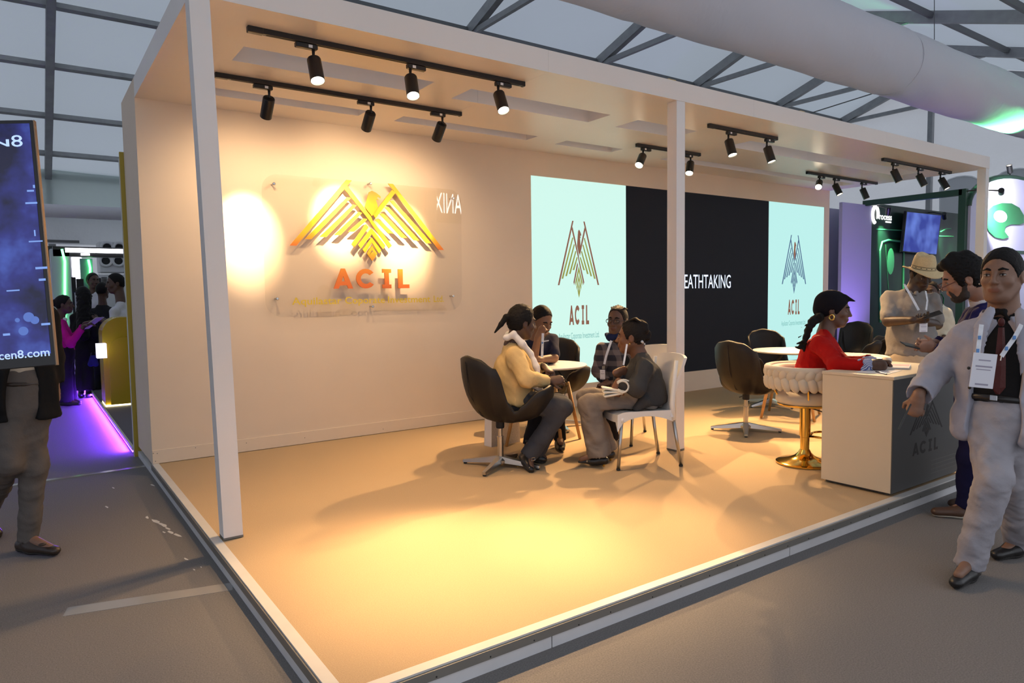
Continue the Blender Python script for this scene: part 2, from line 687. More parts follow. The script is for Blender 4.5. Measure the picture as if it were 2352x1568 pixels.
# ------------------------------------------------------------------ back wall
wb = empty('wall_back', (W / 2, 0.44, 0), label='cream painted back wall of the booth', kind='structure')
MB().box((0.0, 0.0, 0.001), (3.975, 0.88, H + HF)).build('wall_panel', M_WALL, wb)
MB().box((3.975, 0.0, 0.001), (W, 0.88, 0.275)).build('wall_panel', M_WALL, wb)
MB().box((3.975, 0.0, 2.725), (W, 0.88, H)).build('wall_panel', M_WALL, wb)
MB().box((9.937, 0.0, 0.275), (W, 0.88, 2.725)).build('wall_panel', M_WALL, wb)
MB().box((3.975, 0.06, 0.275), (9.937, 0.88, 2.725)).build('screen_backing', M_BLACKM, wb)
bb = MB().box((0.0, -0.012, 0.004), (3.975, -0.0005, 0.118), 0.002).build('baseboard_back', M_WALL)
tag(bb, 'cream baseboard along the foot of the logo wall', kind='structure')
nails = MB()
for (u, v) in ((352, 1041), (361, 1041), (352, 1066), (357, 1059), (449, 1028), (566, 1017), (700, 1005), (880, 985)):
    q = WP(u, v, -0.0125)
    nails.lathe(q, [(0.004, 0), (0.004, 0.001)], 6, ax=(0, -1, 0))
nails.build('nail_heads', M_EDGE, bb)['kind'] = 'stuff'

# ------------------------------------------------------------------ booth canopy with cut-outs
cl = empty('ceiling_canopy', (W / 2, -D1 / 2, H), label='white laminate canopy over the booth with slot openings', kind='structure')
rows = [(-D1, -1.645, None), (-1.645, -1.33, [(0.44, 1.84), (2.17, 3.67), (4.02, 4.86), (5.73, 9.55)]), (-1.33, -0.61, None),
        (-0.61, -0.405, [(0.44, 1.74), (2.09, 3.62), (4.0, 4.83), (5.65, 9.75)]), (-0.405, 0.0, None)]
for (y0, y1, ops) in rows:
    if ops is None:
        x0 = 0.0
        for x1 in (2.43, 4.87, 7.31, W):
            MB().box((x0 + (0.0006 if x0 else 0), y0, H), (x1 - 0.0006, y1, H + HF)).build('ceiling_panel', M_SOFFIT, cl)
            x0 = x1
    else:
        x0 = 0.0
        for a, b in ops + [(W, W)]:
            MB().box((x0, y0, H), (a, y1, H + HF)).build('ceiling_panel', M_SOFFIT, cl)
            x0 = b
for (x, y, z, sx) in ((3.80, -2.22, H + HF, 0.10), (5.75, -2.22, H + HF, 0.08), (9.75, -2.18, H + HF, 0.22)):
    o = MB().box((x, y, z), (x + sx, y + 0.09, z + 0.045), 0.003).build('timber_block', M_WOOD)
    tag(o, {0.10: 'raw timber block on top of the canopy above the middle post', 0.08: 'raw timber block on top of the canopy right of the middle post',
            0.22: 'raw timber block on top of the canopy at its right end'}[sx], 'timber', 'timber blocks on the canopy')


def post(b, t, w, label):
    mb = MB()
    q = [(0, 0), (w, 0), (w, w), (0, w)]
    V = [(b[0] + a, b[1] + c, 0.004) for a, c in q] + [(t[0] + a, t[1] + c, H - 0.001) for a, c in q]
    mb._add(V, [(0, 3, 2, 1), (4, 5, 6, 7), (0, 1, 5, 4), (1, 2, 6, 5), (2, 3, 7, 6), (3, 0, 4, 7)])
    o = mb.build('support_post', M_POST)
    tag(o, label, 'post', 'square white canopy posts')
    MB().box((b[0] - 0.001, b[1] - 0.001, 0.004), (b[0] + w + 0.001, b[1] + w + 0.001, 0.016)).build('chipped_foot', M_EDGE, o)
    return o


g = GP(514.5, 1242.5)
post((g[0], g[1]), (WP(434, 2, -D1)[0], -D1 + 0.003), 0.105, 'square white canopy post nearest the camera at the left platform edge')
g = GP(1552.6, 1037.3)
post((g[0], g[1]), (3.814, -D1 + 0.003), 0.105, 'square white middle canopy post in front of the dark screen')
post((W - 0.105, -D1 + 0.003), (W - 0.105, -D1 + 0.003), 0.105, 'square white canopy post at the far right end behind the suited men')


# ------------------------------------------------------------------ LED wall
def emis(name, col, s):
    return mat(name, (0.01, 0.01, 0.01), 0.5, emit=s, ecol=col)


E_MINT = emis('screen_mint', (0.66, 0.98, 0.88), 0.95)
E_MINT2 = emis('screen_mint_right', (0.52, 0.90, 0.86), 0.95)
E_BROWN = emis('screen_brown', (0.30, 0.12, 0.07), 0.8)
E_GREEN = emis('screen_olive', (0.36, 0.38, 0.06), 0.8)
E_BLUE = emis('screen_steel_blue', (0.07, 0.15, 0.30), 0.8)
E_TEAL = emis('screen_teal_text', (0.18, 0.55, 0.52), 0.8)
E_WHITE = emis('screen_white', (0.72, 0.82, 1.0), 1.4)
M_DARKSCR = mat('dark_led_panel', (0.010, 0.010, 0.012), 0.6, spec=0.15, emit=0.006, ecol=(0.5, 0.55, 0.8))

US = (0, 1)


def logo_parts():
    """eagle emblem: u to the right (wing tips at about +-1), v downwards (wing tops 0, wing tips 1)"""
    out = []
    for s in (-1, 1):
        def q(*pts):
            return [(s * u, v) for u, v in pts]
        out.append(('outer', q((-0.315, 0.0), (-0.245, 0.0), (-0.965, 1.0), (-1.045, 1.0))))
        for (ut, vt) in ((-0.82, 0.90), (-0.635, 0.86), (-0.455, 0.825), (-0.27, 0.765)):
            v0 = (ut + 0.77 * vt + 0.421) / 1.47 + 0.035
            u0 = ut + 0.77 * (vt - v0)
            out.append(('inner', q((u0 - 0.005, v0 + 0.02), (u0 + 0.042, v0 + 0.03), (ut + 0.04, vt), (ut - 0.04, vt))))
        if s < 0:
            out.append(('cross', [(-0.345, 0.135), (-0.30, 0.09), (0.0, 0.53), (0.02, 0.585), (0.275, 0.955), (0.235, 1.0), (-0.005, 0.625), (-0.035, 0.57)]))
        else:
            out.append(('cross', [(0.345, 0.135), (0.30, 0.09), (0.025, 0.49), (0.058, 0.545)]))
            out.append(('cross', [(-0.275, 0.955), (-0.235, 1.0), (-0.04, 0.685), (-0.075, 0.64)]))
    for (va, e, ve, w) in ((0.70, 0.185, 0.96, 0.055), (0.84, 0.125, 1.03, 0.05), (0.965, 0.07, 1.085, 0.04)):
        out.append(('tail', [(0, va), (e, ve), (e - w * 0.6, ve + w), (0, va + w * 1.6), (-e + w * 0.6, ve + w), (-e, ve)]))
    out.append(('tail', [(0, 1.06), (0.05, 1.125), (0.0, 1.20), (-0.05, 1.125)]))
    out.append(('head', [(-0.08, 0.385), (-0.04, 0.22), (-0.02, 0.155), (0.02, 0.13), (0.075, 0.155), (0.135, 0.205), (0.137, 0.235), (0.105, 0.215),
                         (0.085, 0.235), (0.108, 0.265), (0.07, 0.258), (0.10, 0.385), (0.01, 0.515)]))
    return out


def acil(x0, z0, w, h):
    """the four heavy letters as outlines inside the box x0.. x0+w, z0 .. z0+h"""
    def sc(pts, a, b):
        return [(x0 + w * (a + (b - a) * x), z0 + h * y) for x, y in pts]
    A = [(0, 0), (0.25, 0), (0.32, 0.16), (0.68, 0.16), (0.75, 0), (1, 0), (0.6, 1), (0.4, 1)]
    Ah = [(0.41, 0.36), (0.59, 0.36), (0.50, 0.62)]
    C = []
    for k in range(17):
        t = math.radians(38 + 284 * k / 16)
        C.append((0.5 + 0.5 * math.cos(t) * 1.08, 0.5 + 0.5 * math.sin(t)))
    for k in range(17):
        t = math.radians(318 - 276 * k / 16)
        C.append((0.5 + 0.27 * math.cos(t) * 1.08, 0.5 + 0.27 * math.sin(t)))
    I = [(0, 0), (1, 0), (1, 0.2), (0.74, 0.2), (0.74, 0.8), (1, 0.8), (1, 1), (0, 1), (0, 0.8), (0.26, 0.8), (0.26, 0.2), (0, 0.2)]
    L = [(0, 0), (1, 0), (1, 0.2), (0.42, 0.2), (0.42, 1), (0, 1)]
    A1 = [(0, 0), (0.25, 0), (0.32, 0.16), (0.41, 0.36), (0.5, 0.62), (0.5, 1), (0.4, 1)]
    A2 = [(1, 0), (0.75, 0), (0.68, 0.16), (0.59, 0.36), (0.5, 0.62), (0.5, 1), (0.6, 1)]
    A3 = [(0.32, 0.16), (0.68, 0.16), (0.59, 0.36), (0.41, 0.36)]
    return [('letter_a', [sc(A1, 0, 0.243), sc(A2, 0, 0.243), sc(A3, 0, 0.243)]), ('letter_c', [sc(C, 0.295, 0.53)]),
            ('letter_i', [sc(I, 0.63, 0.75)]), ('letter_l', [sc(L, 0.845, 1.0)])]


def led(name_label, x0, x1, base, cat='screen'):
    r = empty('led_screen', ((x0 + x1) / 2, 0.02, 0.28), label=name_label, cat=cat, group='LED wall panels')
    MB().box((x0, 0.0, 0.277), (x1, 0.055, 2.722)).build('panel', base, r)
    return r


def screen_logo(r, xc, colw, colb, colt):
    sx, zt, hz = 0.313, 2.241, 0.765
    em = {}
    for kind, poly in logo_parts():
        m = colb if kind in ('outer', 'cross') else colw
        if kind == 'head':
            m = E_BROWN
        mb = em.setdefault(m.name, (MB(), m))[0]
        mb.prism([(xc + u * sx, zt - v * hz) for u, v in poly], (0, -0.0006, 0), (1, 0, 0), (0, 0, 1), 0.0005)
    for mb, m in em.values():
        mb.build('eagle_emblem', m, r)
    mb = MB()
    for n, polys in acil(xc - 0.158, 0.998, 0.316, 0.235):
        for pl in polys:
            mb.prism(pl, (0, -0.0006, 0), (1, 0, 0), (0, 0, 1), 0.0005)
    mb.build('screen_letters', E_BROWN, r)
    MB().text('Aquilastar Coporate Investment Ltd.', (xc - 0.325, -0.0008, 0.832), (1, 0, 0), (0, 0, 1), 0.075, 0.65, 0.0005).build('screen_text', colt, r)


s1 = led('bright mint LED panel with the eagle logo behind the seated group', 3.98, 5.468, E_MINT)
screen_logo(s1, 4.68, E_GREEN, E_BROWN, E_TEAL)
s2 = led('wide dark LED panel showing white lettering behind the middle post', 5.472, 8.448, M_DARKSCR)
MB().text('BREATHTAKING', (6.375, -0.001, 1.425), (1, 0, 0), (0, 0, 1), 0.192, 1.181, 0.0005).build('screen_text', E_WHITE, s2)
s3 = led('bright mint LED panel with the eagle logo at the right wall end', 8.452, 9.932, E_MINT2)
screen_logo(s3, 9.125, E_BLUE, E_BLUE, E_TEAL)

# ------------------------------------------------------------------ acrylic sign
M_ACRYL = bpy.data.materials.new('clear_acrylic')
M_ACRYL.use_nodes = True
nt = M_ACRYL.node_tree
nt.nodes.clear()
_o = nt.nodes.new('ShaderNodeOutputMaterial')
_t = nt.nodes.new('ShaderNodeBsdfTransparent')
_t.inputs[0].default_value = (0.97, 0.96, 0.94, 1)
_g = nt.nodes.new('ShaderNodeBsdfGlossy')
_g.inputs['Roughness'].default_value = 0.0
_m = nt.nodes.new('ShaderNodeMixShader')
_fr = nt.nodes.new('ShaderNodeFresnel')
_fr.inputs[0].default_value = 1.45
_ge = nt.nodes.new('ShaderNodeNewGeometry')
_mu = nt.nodes.new('ShaderNodeMath')
_mu.operation = 'SUBTRACT'
_mu.use_clamp = True
nt.links.new(_fr.outputs[0], _mu.inputs[0])
nt.links.new(_ge.outputs['Backfacing'], _mu.inputs[1])
nt.links.new(_mu.outputs[0], _m.inputs[0])
nt.links.new(_t.outputs[0], _m.inputs[1])
nt.links.new(_g.outputs[0], _m.inputs[2])
nt.links.new(_m.outputs[0], _o.inputs[0])


def grad_mat(name, z0, z1, stops):
    """printed vertical colour gradient between heights z0 and z1 (object space)"""
    m = bpy.data.materials.new(name)
    m.use_nodes = True
    t = m.node_tree
    b = t.nodes['Principled BSDF']
    b.inputs['Roughness'].default_value = 0.35
    tc = t.nodes.new('ShaderNodeTexCoord')
    sp = t.nodes.new('ShaderNodeSeparateXYZ')
    mr = t.nodes.new('ShaderNodeMapRange')
    mr.inputs[1].default_value, mr.inputs[2].default_value = z0, z1
    rp = t.nodes.new('ShaderNodeValToRGB')
    while len(rp.color_ramp.elements) < len(stops):
        rp.color_ramp.elements.new(0.5)
    for e, (p, c) in zip(rp.color_ramp.elements, stops):
        e.position, e.color = p, c + (1,)
    t.links.new(tc.outputs['Object'], sp.inputs[0])
    t.links.new(sp.outputs[2], mr.inputs[0])
    t.links.new(mr.outputs[0], rp.inputs[0])
    t.links.new(rp.outputs[0], b.inputs['Base Color'])
    return m


sg = empty('acrylic_sign', (1.98, -0.05, 1.18), label='clear acrylic plate with orange eagle logo fixed on the cream wall', cat='sign')
SGZ = 1.18
PY = -0.062


def rc(cx, cz, r, a0, a1, n=7):
    return [(cx + r * math.cos(math.radians(a0 + (a1 - a0) * k / n)), cz + r * math.sin(math.radians(a0 + (a1 - a0) * k / n))) for k in range(n + 1)]


out = rc(1.10, 2.335, 0.14, 180, 90) + rc(2.87, 2.335, 0.14, 90, 0) + rc(2.85, 1.36, 0.145, 0, -90)
wave = [(2.6, 1.219), (2.3, 1.226), (2.08, 1.229), (1.95, 1.221), (1.82, 1.207), (1.677, 1.190), (1.56, 1.183), (1.46, 1.181), (1.3, 1.190), (1.2, 1.197)]
out += wave + rc(1.10, 1.345, 0.145, 270, 180)
MB().prism(out, (0, PY + 0.005, 0), (1, 0, 0), (0, 0, 1), 0.005).build('acrylic_plate', M_ACRYL, sg)
OR, YE_ = (0.75, 0.17, 0.015), (0.86, 0.55, 0.02)
M_LOGO = grad_mat('logo_print', 1.845 - SGZ, 2.475 - SGZ, [(0.0, OR), (0.22, YE_), (0.62, YE_), (1.0, (0.80, 0.36, 0.02))])
M_LOGOT = grad_mat('tail_print', 1.73 - SGZ, 2.06 - SGZ, [(0.0, (0.78, 0.30, 0.02)), (0.25, YE_), (0.7, YE_), (1.0, YE_)])
M_LHEAD = grad_mat('head_print', 2.13 - SGZ, 2.42 - SGZ, [(0.0, YE_), (0.45, YE_), (1.0, OR)])
M_LET = grad_mat('letter_print', 1.45 - SGZ, 1.64 - SGZ, [(0.0, (0.74, 0.15, 0.02)), (0.6, (0.76, 0.20, 0.02)), (1.0, (0.80, 0.26, 0.02))])
M_LTX = mat('yellow_print', (0.72, 0.52, 0.03), 0.4)
for kind, poly in logo_parts():
    mm = {'tail': M_LOGOT, 'head': M_LHEAD}.get(kind, M_LOGO)
    MB().prism([(1.985 + u * 0.765, 2.478 - v * 0.633) for u, v in poly], (0, PY - 0.0005, 0), (1, 0, 0), (0, 0, 1), 0.009).build(
        {'outer': 'wing_feather', 'inner': 'wing_feather', 'cross': 'body_stroke', 'tail': 'tail_feather', 'head': 'eagle_head'}[kind], mm, sg)
for n, polys in acil(1.587, 1.452, 0.79, 0.19):
    mb = MB()
    for pl in polys:
        mb.prism(pl, (0, PY - 0.0005, 0), (1, 0, 0), (0, 0, 1), 0.012)
    mb.build(n, M_LET, sg)
for word, xa, xb in (('Aquilastar', 1.19, 1.662), ('Coporate', 1.697, 2.108), ('Investment', 2.142, 2.615), ('Ltd.', 2.655, 2.775)):
    MB().text(word, (xa, PY - 0.003, 1.308), (1, 0, 0), (0, 0, 1), 0.066, xb - xa, 0.001, bold=0.008).build('company_lettering', M_LTX, sg)['kind'] = 'stuff'
M_CHROME = mat('chrome', (0.55, 0.54, 0.52), 0.18, metal=1.0)
for (x, z) in ((1.064, 2.388), (1.988, 2.463), (2.909, 2.384), (1.057, 1.365), (1.976, 1.275), (2.886, 1.366)):
    MB().lathe((x, 0.0, z), [(0.008, 0), (0.008, 0.066), (0.013, 0.067), (0.013, 0.075), (0.009, 0.078)], 14, ax=(0, -1, 0)).build('standoff', M_CHROME, sg)

# sign of the stand across the aisle, seen mirrored in the acrylic plate
ms = empty('illuminated_sign', (1.9, -9.6, 2.9), label='white illuminated lettering of the stand across the aisle', cat='sign')
E_SIGN = emis('sign_white', (1.0, 1.0, 1.0), 26.0)
_w = WP(1028, 466, -0.068)
_d = _w - CAMP
_d[1] = -_d[1]
_t = (-9.6 - _w[1]) / _d[1]
_c = _w + _d * _t
_w2 = WP(1060, 466, -0.068) - WP(996, 466, -0.068)
_sc = abs(_t) + 1.0
_dz = (WP(1028, 440, -0.068) - WP(1028, 492, -0.068))[2] * _sc
MB().text('ANIX', _c + np.array([_w2[0] * _sc * 0.52, 0, -_dz * 0.45]), (-1, 0, 0), (0, 0, 1), _dz * 0.9, abs(_w2[0]) * _sc * 0.98, 0.004).build('sign_letters', E_SIGN, ms)['kind'] = 'stuff'
MB().box((_c[0] - 1.6, -9.72, _c[2] - 0.5), (_c[0] + 1.6, -9.63, _c[2] + 0.6)).build('sign_board', M_BLACKM, ms)


# ------------------------------------------------------------------ spotlights on tracks
M_LENS = mat('lamp_lens', (0.9, 0.8, 0.6), 0.3, emit=30.0, ecol=(1.0, 0.86, 0.62))
M_LENS2 = mat('lamp_lens_dim', (0.9, 0.8, 0.6), 0.3, emit=6.0, ecol=(1.0, 0.84, 0.6))
M_RIM = mat('lamp_inner', (0.5, 0.48, 0.42), 0.3, metal=0.6)
M_STICK = mat('white_sticker', (0.8, 0.8, 0.8), 0.5)


def track(x0, x1, y, label):
    r = empty('ceiling_track', ((x0 + x1) / 2, y, H), label=label, cat='light track', group='black light tracks under the canopy')
    MB().box((x0, y - 0.017, H - 0.034), (x1, y + 0.017, H - 0.0005), 0.002).build('rail', M_BLACK, r)
    MB().box((x0 + 0.1, y - 0.006, H - 0.0355), (x1 - 0.04, y + 0.006, H - 0.0338)).build('conductor_slot', M_BLACKM, r)
    MB().box((x0 - 0.012, y - 0.019, H - 0.037), (x0 + 0.08, y + 0.019, H - 0.0005), 0.003).build('feed_cap', M_BLACK, r)
    MB().box((x1 - 0.01, y - 0.019, H - 0.037), (x1 + 0.012, y + 0.019, H - 0.0005), 0.003).build('end_cap', M_BLACK, r)
    return r


WARMW = (1.0, 0.72, 0.42)


def spotlight(x, y, aim, label, side=1, power=1.0, cone=52, blend=0.7, col=(1.0, 0.62, 0.29), lens=None, L=0.165, R=0.044, spill=0.0):
    piv = np.array([x, y, H - 0.115])
    d = nrm(np.asarray(aim, float) - piv)
    r = empty('track_spotlight', (x, y, H - 0.036), label=label, cat='spotlight', group='black track spotlights under the canopy')
    ad = MB().box((x - 0.025 if side > 0 else x - 0.115, y - 0.018, H - 0.068), (x + 0.115 if side > 0 else x + 0.025, y + 0.018, H - 0.0375), 0.004).build('adapter', M_BLACK, r)
    MB().box((x + 0.01 * side, y - 0.0186, H - 0.062), (x + 0.035 * side, y - 0.0181, H - 0.044)).build('rating_label', M_STICK, ad)
    st = MB().tube([(x, y, H - 0.068), (x, y, H - 0.10), piv + d * 0.012], [0.011, 0.009, 0.009], 10)
    st.ell(piv, 0.014, n=10, m=6)
    st.build('swivel', M_BLACK, r, True)
    b0 = piv + d * 0.012
    hs = MB()
    prof = [(R * 0.35, -0.004), (R * 0.93, 0.0), (R, 0.006), (R, L), (R * 0.94, L), (R * 0.90, L - 0.012)]
    hs.lathe(b0, prof, 28, ax=d)
    shade_auto(hs.build('housing', M_BLACK, r), 40)
    ln = MB().lathe(b0 + d * (L - 0.012), [(R * 0.89, 0), (R * 0.89, 0.002), (R * 0.6, 0.006)], 24, ax=d)
    ln.build('lens', lens or M_LENS, r, True)
    ld = bpy.data.lights.new('spot_beam', 'SPOT')
    ld.energy = SPOT_W * power
    ld.color = col
    ld.spot_size = math.radians(cone)
    ld.spot_blend = blend
    ld.shadow_soft_size = 0.03
    lo = bpy.data.objects.new('spot_beam', ld)
    COL.objects.link(lo)
    lo.parent = r
    pos = b0 + d * (L + 0.02) - ORG[r]
    lo.location = pos
    lo.rotation_euler = Vector(d).to_track_quat('-Z', 'Y').to_euler()
    if spill:
        l2 = ld.copy()
        l2.energy = SPOT_W * spill
        l2.spot_size = math.radians(125)
        l2.spot_blend = 1.0
        o2 = bpy.data.objects.new('spot_spill', l2)
        COL.objects.link(o2)
        o2.parent = r
        o2.location = pos
        o2.rotation_euler = lo.rotation_euler
    return r


track(0.38, 2.41, -2.01, 'long black light track along the front of the canopy, left end')
track(0.41, 2.45, -1.0, 'long black light track facing the logo wall')
track(4.75, 5.77, -0.91, 'short black light track behind the middle post')
track(4.72, 5.80, -1.91, 'short black light track right of the middle post')
track(8.05, 9.88, -0.87, 'black light track above the right end of the LED wall')
track(8.0, 9.83, -1.92, 'black light track at the front right end of the canopy')
spotlight(0.77, -2.01, (0.72, -3.25, 0), 'lit spotlight nearest the left post on the front long track', -1, 0.5, 46, 1.0, spill=0.12)
spotlight(1.45, -2.01, (1.05, -3.42, 0), 'lit spotlight in the middle of the front long track', 1, 0.95, 40, 1.0, spill=0.12)
spotlight(2.18, -2.01, (1.95, -3.6, 0), 'lit spotlight at the right end of the front long track', 1, 0.8, 34, 1.0, spill=0.12)
spotlight(0.78, -1.0, (0.83, 0.0, 1.95), 'spotlight seen from behind nearest the left post, aimed at the wall', -1, 0.75, 34, 1.0, col=WARMW, spill=0.06)
spotlight(1.6, -1.0, (1.70, 0.0, 2.12), 'spotlight seen from behind aimed at the left eagle wing', -1, 0.95, 36, 1.0, col=WARMW, spill=0.06)
spotlight(2.27, -1.0, (2.33, 0.0, 1.95), 'spotlight seen from behind aimed at the right eagle wing', -1, 0.8, 36, 1.0, col=WARMW, spill=0.06)
spotlight(4.84, -0.91, (2.6, -1.8, 0.2), 'lit spotlight tilted to the left beside the middle post', 1, 0.9, 70, 1.0)
spotlight(5.62, -0.91, (4.0, -1.9, 0.0), 'spotlight half hidden behind the middle post', -1, 0.55, 70, 1.0)
spotlight(5.01, -1.91, (4.9, -2.9, 0), 'lit spotlight at the left end of the short track right of the post', 1, 0.7, 64, 1.0)
spotlight(5.64, -1.91, (5.9, -2.8, 0), 'lit spotlight at the right end of the short track right of the post', 1, 0.6, 64, 1.0)
spotlight(8.35, -0.87, (4.6, -2.7, 0.2), 'glaring spotlight turned to the camera at the right end of the LED wall', 1, 1.8, 56, 0.9)
spotlight(8.73, -0.87, (9.0, -2.2, 0), 'middle spotlight of three above the right LED panel', 1, 0.4)
spotlight(9.47, -0.87, (10.2, -1.8, 0), 'spotlight tilted to the right above the wall end', 1, 0.3)
spotlight(8.25, -1.92, (8.9, -3.0, 0), 'first of three right tilted spotlights on the front right track', 1, 0.4)
spotlight(8.91, -1.92, (9.6, -3.1, 0), 'second of three right tilted spotlights on the front right track', 1, 0.3)
spotlight(9.54, -1.92, (9.95, -3.4, 0), 'third of three right tilted spotlights on the front right track', 1, 0.15, 40)

# ------------------------------------------------------------------ tent hall
TAN = math.tan(math.radians(18))
YE, ZE, YR = 12.4, 4.17, 2.75
ZR = ZE + (YE - YR) * TAN
YN = 2 * YR - YE


def zroof(y):
    return ZE + (YE - y) * TAN if y >= YR else ZR - (YR - y) * TAN


XS = [-13.45, -10.15, -6.85, -3.55, -0.25, 3.1, 6.5, 9.83, 13.04, 16.45, 19.7]
tent = empty('ceiling_tent', (3, YR, ZE), label='white translucent tent roof on steel frames', kind='structure')
for i in range(len(XS) - 1):
    for (ya, yb) in ((YR, YE), (YN, YR)):
        V = []
        n = 6
        for k in range(n + 1):
            y = ya + (yb - ya) * k / n
            for j in range(5):
                x = XS[i] + (XS[i + 1] - XS[i]) * j / 4
                V.append((x, y, zroof(y) + 0.10 - 0.05 * math.sin(math.pi * j / 4)))
        F = [(k * 5 + j, k * 5 + j + 1, k * 5 + j + 6, k * 5 + j + 5) for k in range(n) for j in range(4)]
        mesh_obj('roof_panel', V, F, M_TENT, tent, True)
sl = np.array([0, math.cos(math.radians(18)), -math.sin(math.radians(18))])
sln = np.array([0, math.sin(math.radians(18)), math.cos(math.radians(18))])
slb = np.array([0, math.cos(math.radians(18)), math.sin(math.radians(18))])
slbn = np.array([0, -math.sin(math.radians(18)), math.cos(math.radians(18))])
for x in XS:
    c = np.array([x, (YR + YE) / 2, (ZR + ZE) / 2])
    hl = (YE - YR) / 2 / math.cos(math.radians(18))
    MB().obox(c - sln * 0.02, (0.065, hl, 0.10), (np.array([1., 0, 0]), sl, sln)).build('rafter', M_STEEL, tent)
    c = np.array([x, (YR + YN) / 2, (ZR + ZE) / 2])
    MB().obox(c - slbn * 0.02, (0.065, hl, 0.10), (np.array([1., 0, 0]), slb, slbn)).build('rafter', M_STEEL, tent)
    if x > -1:
        MB().box((x - 0.04, 0.25, 6.36), (x + 0.04, 5.30, 6.46)).build('tie_beam', M_STEEL, tent)
for y in (3.9, 5.3, 6.82, 8.36, 9.96, 11.40):
    MB().obox((3.1, y, zroof(y)), (16.6, 0.045, 0.045), (np.array([1., 0, 0]), sl, sln)).build('purlin', M_STEEL if y > 6 else M_STEELD, tent)
for y in (1.4, -0.2, -1.8, -3.4, -5.0):
    MB().obox((3.1, y, zroof(y)), (16.6, 0.045, 0.045), (np.array([1., 0, 0]), slb, slbn)).build('purlin', M_STEELD, tent)
MB().box((-13.5, YE - 0.06, ZE - 0.10), (19.7, YE + 0.06, ZE + 0.06)).build('eave_beam', M_STEEL, tent)
wire = MB()
q0, q1 = P(1845, 265, 15.5), P(2010, 213, 15.0)
wire.tube([q0, q1], 0.012, 6).build('bracing_cable', M_STEELD, tent)
wire = MB().tube([P(2146, 0, 11.0), P(2146, 108, 11.0)], 0.006, 6).build('hanging_wire', M_STEELD, tent)

# far side wall and right gable of the tent
tw = empty('wall_tent_far', (3, YE, GZ), label='white fabric side wall of the tent behind the stands', kind='structure')
M_TENTG = fabric_mat('tent_lining', (0.66, 0.76, 0.74), 0.4)
for i in range(len(XS) - 1):
    V, F = [], []
    n = 16
    for j in range(n + 1):
        x = XS[i] + (XS[i + 1] - XS[i]) * j / n
        dy = 0.03 * math.sin(j * 2.4) + 0.05 * math.sin(math.pi * j / n)
        for z in (GZ, 1.2, 3.0, ZE):
            V.append((x, YE + 0.12 + dy, z))
    for j in range(n):
        for k in range(3):
            F.append((j * 4 + k, j * 4 + 4 + k, j * 4 + 5 + k, j * 4 + 1 + k))
    mesh_obj('wall_sheet', V, F, M_TENTW, tw, True)
    MB().box((XS[i] - 0.07, YE - 0.07, GZ), (XS[i] + 0.07, YE + 0.07, ZE)).build('steel_column', M_STEEL, tw)
XL = -13.5  # unseen gable, added to weaken the light coming in from the left
tl_ = empty('wall_tent_left', (XL, 2.7, GZ), label='unseen white fabric gable wall added to dim light from the left end of the hall', kind='structure')
V, F = [], []
ysl = np.linspace(YN, YE, 30)
for y in ysl:
    for k in range(4):
        V.append((XL, y, GZ + (zroof(y) + 0.08 - GZ) * k / 3))
for i in range(len(ysl) - 1):
    for k in range(3):
        F.append((i * 4 + k, i * 4 + 1 + k, i * 4 + 5 + k, i * 4 + 4 + k))
mesh_obj('gable_sheet', V, F, M_TENTW, tl_, True)
XG = 19.8
tg = empty('wall_tent_gable', (XG, 2.7, GZ), label='white fabric gable wall with plastic windows at the hall end', kind='structure')
ys = np.linspace(YN, YE, 73)
V, F = [], []
for y in ys:
    zt = zroof(y) + 0.08
    dx = 0.035 * math.sin(y * 9.0) + 0.02 * math.sin(y * 23 + 1)
    for k in range(7):
        V.append((XG + dx * (0.4 + 0.1 * k), y, GZ + (zt - GZ) * k / 6))
for i in range(len(ys) - 1):
    for k in range(6):
        F.append((i * 7 + k, i * 7 + 7 + k, i * 7 + 8 + k, i * 7 + 1 + k))
mesh_obj('gable_sheet', V, F, M_TENTW, tg, True)
for y in (-3.7, -0.5, 2.75, 6.0, 9.2):
    MB().box((XG - 0.18, y - 0.06, GZ), (XG - 0.05, y + 0.06, zroof(y) - 0.1)).build('gable_post', M_STEEL, tg)
M_PVC = fabric_mat('clear_pvc_window', (0.72, 0.74, 0.76), 0.5)
M_PVCE = mat('window_welt', (0.86, 0.88, 0.90), 0.35)
for i, y in enumerate((2.0, 0.75, -1.3, -2.6)):
    z0, z1 = 3.05, 4.35
    wn = empty('window_%d' % (i + 1), (XG - 0.06, y, z0), label='clear plastic window sewn into the gable sheet', kind='structure')
    arch = [(y - 0.5, z0), (y + 0.5, z0), (y + 0.5, z1 - 0.3)] + [(y + 0.5 * math.cos(t), z1 - 0.3 + 0.3 * math.sin(t)) for t in np.linspace(0.2, math.pi - 0.2, 8)] + [(y - 0.5, z1 - 0.3)]
    MB().prism(arch, (XG - 0.055, 0, 0), (0, 1, 0), (0, 0, 1), 0.01).build('window_pane', M_PVC, wn)
    MB().tube([(XG - 0.06, a, b) for a, b in arch], 0.022, 6, closed=True).build('window_welt', M_PVCE, wn)

